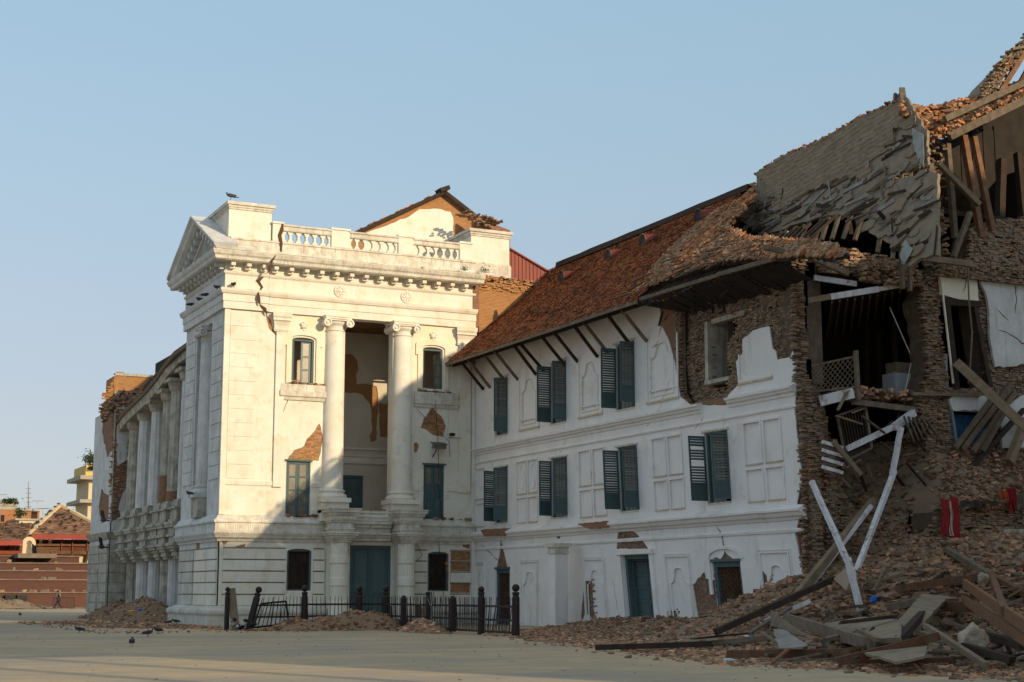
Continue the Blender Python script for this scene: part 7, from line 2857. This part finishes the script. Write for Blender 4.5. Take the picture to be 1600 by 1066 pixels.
# yellow concrete house
YH = thing('yellow_house', 'tall cream and yellow concrete house with roof terrace and plants behind the corner tower', 'house')
fY = Frame((0, 215, 0), (1, 0, 0), (0, 0, 1), (0, -1, 0))
def yb2(name, x0, y0, x1, y1, w0, w1, mat, parent=YH, fr=fY):
    a, b = fr.px(x0, y1), fr.px(x1, y0)
    m = MB()
    m.box(fr, a[0], b[0], a[1], b[1], w0, w1)
    return m.build(name, mat, parent)
yb2('wall', 131, 749, 175, 930, -9, 0, M_CREAMF)
yb2('parapet', 134, 728, 175, 745, -9, -.3, M_YEL)
yb2('canopy', 123, 745, 175, 749.5, -9, 1.2, M_CONCF)
yb2('canopy', 122, 782, 175, 786, -9, 1.2, M_CONCF)
w1 = yb2('window', 148, 751, 153, 767, .01, .08, M_BLUEL)
w2 = yb2('window', 144, 789, 151, 807, .01, .08, M_BLUEL)
for i in range(4):
    yb2('window_bar', 145.5, 791 + i * 4, 149.5, 793 + i * 4, .09, .12, M_DARK, w2)
yb2('stair_hut', 149, 710, 175, 722, -6, -3, M_CREAMF)
m = MB()
for x, y0, y1 in ((135, 713, 728), (142, 702, 740), (151, 696, 730), (147, 715, 728)):
    m.beam(fY.P(*fY.px(x, y1), -.4), fY.P(*fY.px(x, y0), -.4), .12, .12)
m.beam(fY.P(*fY.px(135, 713), -.4), fY.P(*fY.px(151, 712), -.4), .1, .1)
m.build('terrace_railing', M_BLACK, YH, kind='stuff')
yb2('water_barrel', 152, 731, 158, 738, -.2, .4, M_BLUEP)
leaves(fY.P(*fY.px(145, 722), -.6), 1.1, .6, 1.0, 420, .22, 'terrace_plants', None, None, parent=YH)
leaves(fY.P(*fY.px(146, 734), -.1), .9, .5, .8, 260, .2, 'terrace_plants', None, None, parent=YH)
# brick houses far left
for (nm, lb_, x0, x1, yt, D, mt) in (('brick_house', 'far brick house with concrete top floor at the left edge', -60, 27, 787, 300, M_FARBR), ('brick_house', 'far brick house with a dark rooftop bush in the middle distance', 27, 49, 796, 310, M_FARBR),
                                     ('brick_house', 'narrow reddish brick stair tower among the far houses', 52, 62, 797, 320, M_FARBR), ('pale_house', 'low pale far house with whitish parapet between the brick houses', 24, 66, 811, 290, M_CREAMF)):
    H_ = thing(nm, lb_, 'house')
    fr = Frame((0, D * .9, 0), (1, 0, 0), (0, 0, 1), (0, -1, 0))
    yb2('wall', x0, yt + 2, x1, 935, -10, 0, mt, H_, fr)
    yb2('parapet', x0 - .5, yt, x1 + .5, yt + 2, -10, .3, M_CONCF, H_, fr)
    if mt is M_FARBR and x0 < 0:
        yb2('window', 1, 805, 7, 815, .02, .1, M_DARK, H_, fr)
        yb2('top_floor', -60, 784, 27, 795, -10, .1, M_CONCF, H_, fr)
        yb2('roof_tank', 8, 779, 22, 786, -4, -2, M_BLACK, H_, fr)
fr = Frame((0, 270, 0), (1, 0, 0), (0, 0, 1), (0, -1, 0))
leaves(fr.P(*fr.px(16, 787)), 1.5, 1.0, .7, 260, .3, 'rooftop_bush', 'dark bush on the roof terrace of the left brick house', 'bush')
leaves(fr.P(*fr.px(31, 806)), 1.0, 1.0, 1.0, 200, .3, 'rooftop_bush', 'green creeper hanging down between the two far brick houses', 'bush')
leaves(Vector(dep(127, 800, 245)) - Vector((0, 0, 1.5)), 1.6, 1.2, 1.2, 300, .35, 'far_tree', 'dark green treetop beside the yellow house', 'tree')
m = MB()
a, b = dep(44.5, 812, 330), dep(44.5, 753, 330)
m.tube([a, a.lerp(b, .5), b], .22, 5, r1=.06)
for i in range(7):
    p = a.lerp(b, .1 + i * .12)
    m.beam(p - RT * .6, p + RT * .6, .1, .1)
m.beam(a.lerp(b, .3) - RT * 3, a.lerp(b, .3) + RT * 5, .08, .08)
m.build('antenna_mast', M_METAL, label='thin tall antenna mast among the far left houses', category='antenna')
for x, yt in ((59, 783), (2, 773), (67, 795)):
    m = MB()
    a, b = dep(x, 812, 320), dep(x, yt, 320)
    m.tube([a, b], .1, 4)
    m.beam(b - RT * 1.2, b + RT * 1.2, .1, .1)
    m.build('roof_aerial', M_METAL, label={59: 'roof aerial above the narrow brick stair tower', 2: 'roof aerial at the very left edge of the picture', 67: 'shorter roof aerial right of the stair tower'}[x], category='antenna')
lump(dep(51, 806, 300), (1.6, 1, 1.3), M_BLUEP, 'blue_tarpaulin', 'scrap of blue tarpaulin on the far rooftops', 'tarpaulin', seed=5, sub=2)
# metal barrier behind the walking person
BR = thing('metal_barrier', 'dark metal crowd barrier standing behind the walking person', 'barrier')
YB_ = 149.0
a, b, c_, d_ = [atY(x, y, YB_) for x, y in ((83, 934), (116, 934), (116, 949), (83, 950))]
for p, q_ in ((a, b), (b, c_), (c_, d_), (d_, a)):
    m = MB()
    m.beam(p, q_, .08, .08)
    m.build('rail', M_IRON, BR)
for i in range(1, 16):
    m = MB()
    m.tube([a.lerp(b, i / 16), d_.lerp(c_, i / 16)], .02, 4)
    m.build('bar', M_IRON, BR)

# ================================================================ PERSON (walking, far left) and a figure by the tower
def person(base, face, label, h=1.72, stride=.36, name='person'):
    """skin-modifier figure walking towards `face` (world angle)"""
    root = thing(name, label, 'person')
    root.location = base
    F_ = Vector((math.cos(face), math.sin(face), 0))
    S_ = Vector((-F_.y, F_.x, 0))
    Z = Vector((0, 0, 1))
    J = {'pel': (0, 0, .93), 'wst': (.0, 0, 1.08), 'chs': (.04, 0, 1.33), 'nek': (.06, 0, 1.47), 'hed': (.08, 0, 1.58), 'top': (.08, 0, 1.70),
         'lh': (0, .1, .9), 'lk': (.2, .11, .5), 'lf': (stride * 1.05, .1, .07), 'lt': (stride * 1.05 + .17, .1, .03),
         'rh': (0, -.1, .9), 'rk': (.0, -.11, .49), 'rf': (-stride, -.1, .1), 'rt': (-stride + .15, -.1, .03),
         'ls': (.03, .19, 1.40), 'le': (-.1, .25, 1.13), 'lw': (.0, .24, .9), 'lm': (.03, .23, .82),
         'rs': (.03, -.19, 1.40), 're': (.08, -.25, 1.13), 'rw': (.24, -.22, .96), 'rm': (.3, -.2, .9)}
    Rr = {'pel': .13, 'wst': .12, 'chs': .155, 'nek': .055, 'hed': .095, 'top': .07, 'lh': .095, 'lk': .062, 'lf': .045, 'lt': .035, 'rh': .095, 'rk': .062, 'rf': .045, 'rt': .035,
          'ls': .065, 'le': .045, 'lw': .032, 'lm': .035, 'rs': .065, 're': .045, 'rw': .032, 'rm': .035}
    E_ = [('pel', 'wst'), ('wst', 'chs'), ('chs', 'nek'), ('nek', 'hed'), ('hed', 'top'), ('pel', 'lh'), ('lh', 'lk'), ('lk', 'lf'), ('lf', 'lt'), ('pel', 'rh'), ('rh', 'rk'), ('rk', 'rf'), ('rf', 'rt'),
          ('chs', 'ls'), ('ls', 'le'), ('le', 'lw'), ('lw', 'lm'), ('chs', 'rs'), ('rs', 're'), ('re', 'rw'), ('rw', 'rm')]
    K = list(J)
    def W(k):
        f, s_, z = J[k]
        return (F_ * f + S_ * s_ + Z * z) * (h / 1.72)
    def skin(keys, edges, grow, nm, mat, root_key):
        me = bpy.data.meshes.new(nm)
        me.from_pydata([W(k) for k in keys], [(keys.index(a), keys.index(b)) for a, b in edges], [])
        o = bpy.data.objects.new(nm, me)
        COL.objects.link(o)
        o.parent = root
        me.materials.append(mat)
        md = o.modifiers.new('skin', 'SKIN')
        for i, k in enumerate(keys):
            r = Rr[k] + grow
            me.skin_vertices[0].data[i].radius = (r, r)
            me.skin_vertices[0].data[i].use_root = k == root_key
        ss = o.modifiers.new('sub', 'SUBSURF')
        ss.levels = 1
        ss.render_levels = 2
        return o
    skin(K, E_, 0, 'body', M_SKIN, 'pel')
    lk = ['pel', 'lh', 'lk', 'lf', 'rh', 'rk', 'rf']
    skin(lk, [e for e in E_ if e[0] in lk and e[1] in lk], .022, 'trousers', M_CLO1, 'pel')
    uk = ['pel', 'wst', 'chs', 'ls', 'le', 'lw', 'rs', 're', 'rw']
    skin(uk, [e for e in E_ if e[0] in uk and e[1] in uk], .028, 'jacket', M_CLO1, 'pel')
    m = MB()
    for z, mt in ((1.36, 0), (1.28, 1), (1.20, 0)):
        m.lathe(Vector((.03 * F_.x, .03 * F_.y, z)) * (h / 1.72), [(.19, 0), (.2, .02), (.19, .05)], 16, m=mt, sq=(1, .95))
    m.build('jersey_stripes', [M_WCLOTH, mk('orange_stripe', (.5, .14, .05), (.4, .1, .05), 3, bump=0)], root)
    m = MB()
    hc = W('hed') + Vector((0, 0, .04))
    m.lathe(hc, [(.1, -.03), (.115, .02), (.108, .08), (.07, .13), (.01, .15)], 14)
    m.build('hair', M_BLACK, root, smooth=True)
    return root
person(Vector((31.0, 146.6, .0)) if False else atZ(91, 952, .0), math.radians(165), 'person in dark clothes with a striped jersey walking left before the barrier')
person(atZ(134, 948, .0), math.radians(200), 'second person in dark clothes half hidden by the corner tower', h=1.6, stride=.15)

# ================================================================ PIGEONS
def pigeon_mesh(fly=False, walk=False):
    m = MB()
    ax = Vector((1, 0, .18 if not fly else .05)).normalized()
    m.lathe(Vector((-.13, 0, .13)), [(.012, 0), (.045, .05), (.062, .11), (.066, .16), (.055, .21), (.036, .25), (.03, .28)], 10, ax=ax)
    m.lathe(Vector((.12, 0, .2)), [(.005, 0), (.024, .015), (.03, .035), (.024, .055), (.005, .068)], 8, ax=Vector((.6, 0, .8)).normalized())
    m.lathe(Vector((.155, 0, .235)), [(.009, 0), (.001, .035)], 5, ax=Vector((1, 0, -.15)).normalized())
    m.rbox((-.19, 0, .115), (.08, .03, .008), Quaternion((0, 1, 0), -.12))
    if fly:
        for s in (-1, 1):
            m.add([(.08, s * .04, .17), (-.06, s * .04, .17), (-.12, s * .3, .3), (.02, s * .34, .33), (.08, s * .2, .26)], [(0, 1, 2, 3, 4)])
    else:
        for s in (-1, 1):
            m.rbox((-.05, s * .055, .15), (.12, .012, .04), Quaternion((0, 1, 0), -.15))
            m.tube([(0, s * .025, .09), (.01, s * .025, .0), (.04, s * .025, .003)], .006, 4)
    return m.mesh('pigeon', M_PIGEON, smooth=False)
PG, PF = pigeon_mesh(), pigeon_mesh(True)
gnd = [(206, 1011, 1.3, 'fat grey pigeon standing alone nearest the camera on the paving'), (231, 996, .2, 'pigeon with lowered head pecking behind the nearest one'), (124, 990, 2.8, 'pigeon standing far left on the shaded paving'),
       (211, 971, 2.2, 'pigeon in the brick dust left of the plinth corner'), (211, 979, 1.2, 'second pigeon in the brick dust, just below the other'), (223, 972, .4, 'pigeon at the edge of the brick dust nearer the plinth'),
       (263, 978, .2, 'left one of the pigeons feeding at the plinth foot'), (275, 976, 3.0, 'right one of the pigeons feeding at the plinth foot'), (31, 964, 1.6, 'lone pigeon far away at the left edge of the paving'),
       (246, 991, 2.2, 'small bird beside the pecking pigeon')]
for x, y, a, lb_ in gnd:
    inst('pigeon', PG, atZ(x, y, .0), Quaternion((0, 0, 1), a), (1.15,) * 3, None, label=lb_, category='pigeon', group='pigeons around the pavilion')
cr = inst('crow', PG, atY(352, 308, 73.6), Quaternion((0, 0, 1), 3.0), (1.5, 1.4, 1.5), None, label='black crow perched on the front corner of the left attic block', category='crow')
p = cr.location
cr.location = (20.0, 73.5, 20.99)
for (Y, z, lb_) in ((74.1, 16.42, 'pigeon on the architrave nearest the pavilion corner'), (76.3, 16.42, 'second pigeon along the side architrave'), (77.6, 16.42, 'third pigeon along the side architrave'), (79.3, 16.42, 'farthest pigeon along the side architrave')):
    inst('pigeon', PG, (19.6, Y, z), Quaternion((0, 0, 1), RND.uniform(0, 6)), (1.3,) * 3, None, label=lb_, category='pigeon', group='pigeons around the pavilion')
inst('pigeon', PG, (20.15, 73.02, 16.43), Quaternion((0, 0, 1), 1.0), (1.3,) * 3, None, label='pigeon on the front architrave right of the corner', category='pigeon', group='pigeons around the pavilion')
inst('pigeon', PG, (19.2, 76.7, 6.3), Quaternion((0, 0, 1), 2.0), (1.3,) * 3, None, label='pigeon at the foot of the side column', category='pigeon', group='pigeons around the pavilion')
for x, y, D, lb_ in ((160, 818, 95, 'bird flying past the left side of the corner tower'), (157, 860, 95, 'bird flying low by the corner tower')):
    inst('pigeon', PF, dep(x, y, D), Quaternion((0, 0, 1), 2.2) @ Quaternion((1, 0, 0), .6), (1.8,) * 3, None, label=lb_, category='pigeon', group='pigeons around the pavilion')
n = 0
while n < 84:
    if n < 20:
        t = RND.uniform(.0, .98)
        p = rl.lerp(ra, t) + Vector((0, -.1, .27))
    elif n < 66:
        a_, b_ = RND.random(), RND.random()
        if a_ + b_ > 1:
            continue
        p = rl + (rr_ - rl) * a_ + (ra - rl) * b_ + Vector((0, -.06, .06))
    else:
        a, b, c, d = U(-20, 847, 1.5), U(38, 845, 1.5), U(58, 815, -4), U(-20, 815, -4)
        s_, t = RND.random(), RND.random()
        p = a.lerp(b, s_).lerp(d.lerp(c, s_), t) + Vector((0, -.06, .1))
    lb_ = 'pigeon resting on the tiled roof of the left temple houses'
    inst('pigeon', PG, p, Quaternion((0, 0, 1), RND.uniform(0, 6.28)), (1.15,) * 3, None, label=lb_, category='pigeon', group='pigeons on the temple roofs')
    n += 1

# ================================================================ unseen block behind the camera, added and shaped to shade the court
OP = thing('court_shade_block', 'unseen white block behind the viewer, added and shaped to shade the court', 'building')
m = MB()
m.wbox(29, 105, -16, -10, 0, 31.2)
m.wbox(58, 105, -16.5, -9.5, 31, 35.2)  # taller part added to shade the ruined block
m.build('wall', M_WHITE, OP)  # pale faces chosen to bounce light into the court
m = MB()
m.wbox(16, 29, -13, -10, 17.4, 31.2)
m.build('shade_overhang', M_WHITE, OP)
m = MB()
m.add([(14, -8.5, 31.1), (58, -8.5, 31.1), (58, -13, 32.6), (19, -13, 32.6), (14, -17.5, 31.1), (58, -17.5, 31.1)], [(0, 1, 2, 3), (3, 2, 5, 4)])
m.build('roof', M_TILE, OP)
for i in range(4):
    m = MB()
    m.wbox(18.3 + i * 3, 18.6 + i * 3, -12, -11.7, 0, 17.4)
    m.build('overhang_post', M_WOODD, OP)
for z in (4, 10, 20, 27):
    for i in range(14):
        m = MB()
        m.wbox(31 + i * 5.2, 32.8 + i * 5.2, -9.99, -9.9, z, z + 2.6)
        m.build('window', M_WOODD, OP)

# ================================================================ tidy up: put origins at the base of each thing
bpy.context.view_layer.update()
for o in list(SC.objects):
    if o.parent or o.type not in ('EMPTY', 'MESH'):
        continue
    if o.type == 'EMPTY' and o.name.startswith('person'):
        continue
    if o.type == 'MESH' and (o.data.users > 1 or o.location.length > 0 or o.get('kind') == 'structure'):
        continue
    if o.type == 'EMPTY':
        pts = []
        for c in o.children:
            pts += [c.matrix_world @ Vector(b) for b in c.bound_box]
    else:
        pts = [Vector(b) for b in o.bound_box]
    if not pts:
        continue
    mn = Vector((min(p.x for p in pts), min(p.y for p in pts), min(p.z for p in pts)))
    mx = Vector((max(p.x for p in pts), max(p.y for p in pts), max(p.z for p in pts)))
    base = Vector(((mn.x + mx.x) / 2, (mn.y + mx.y) / 2, mn.z))
    if o.type == 'EMPTY':
        o.location = base
        for c in o.children:
            c.matrix_parent_inverse = Matrix.Translation(-base)
    else:
        o.data.transform(Matrix.Translation(-base))
        o.location = base
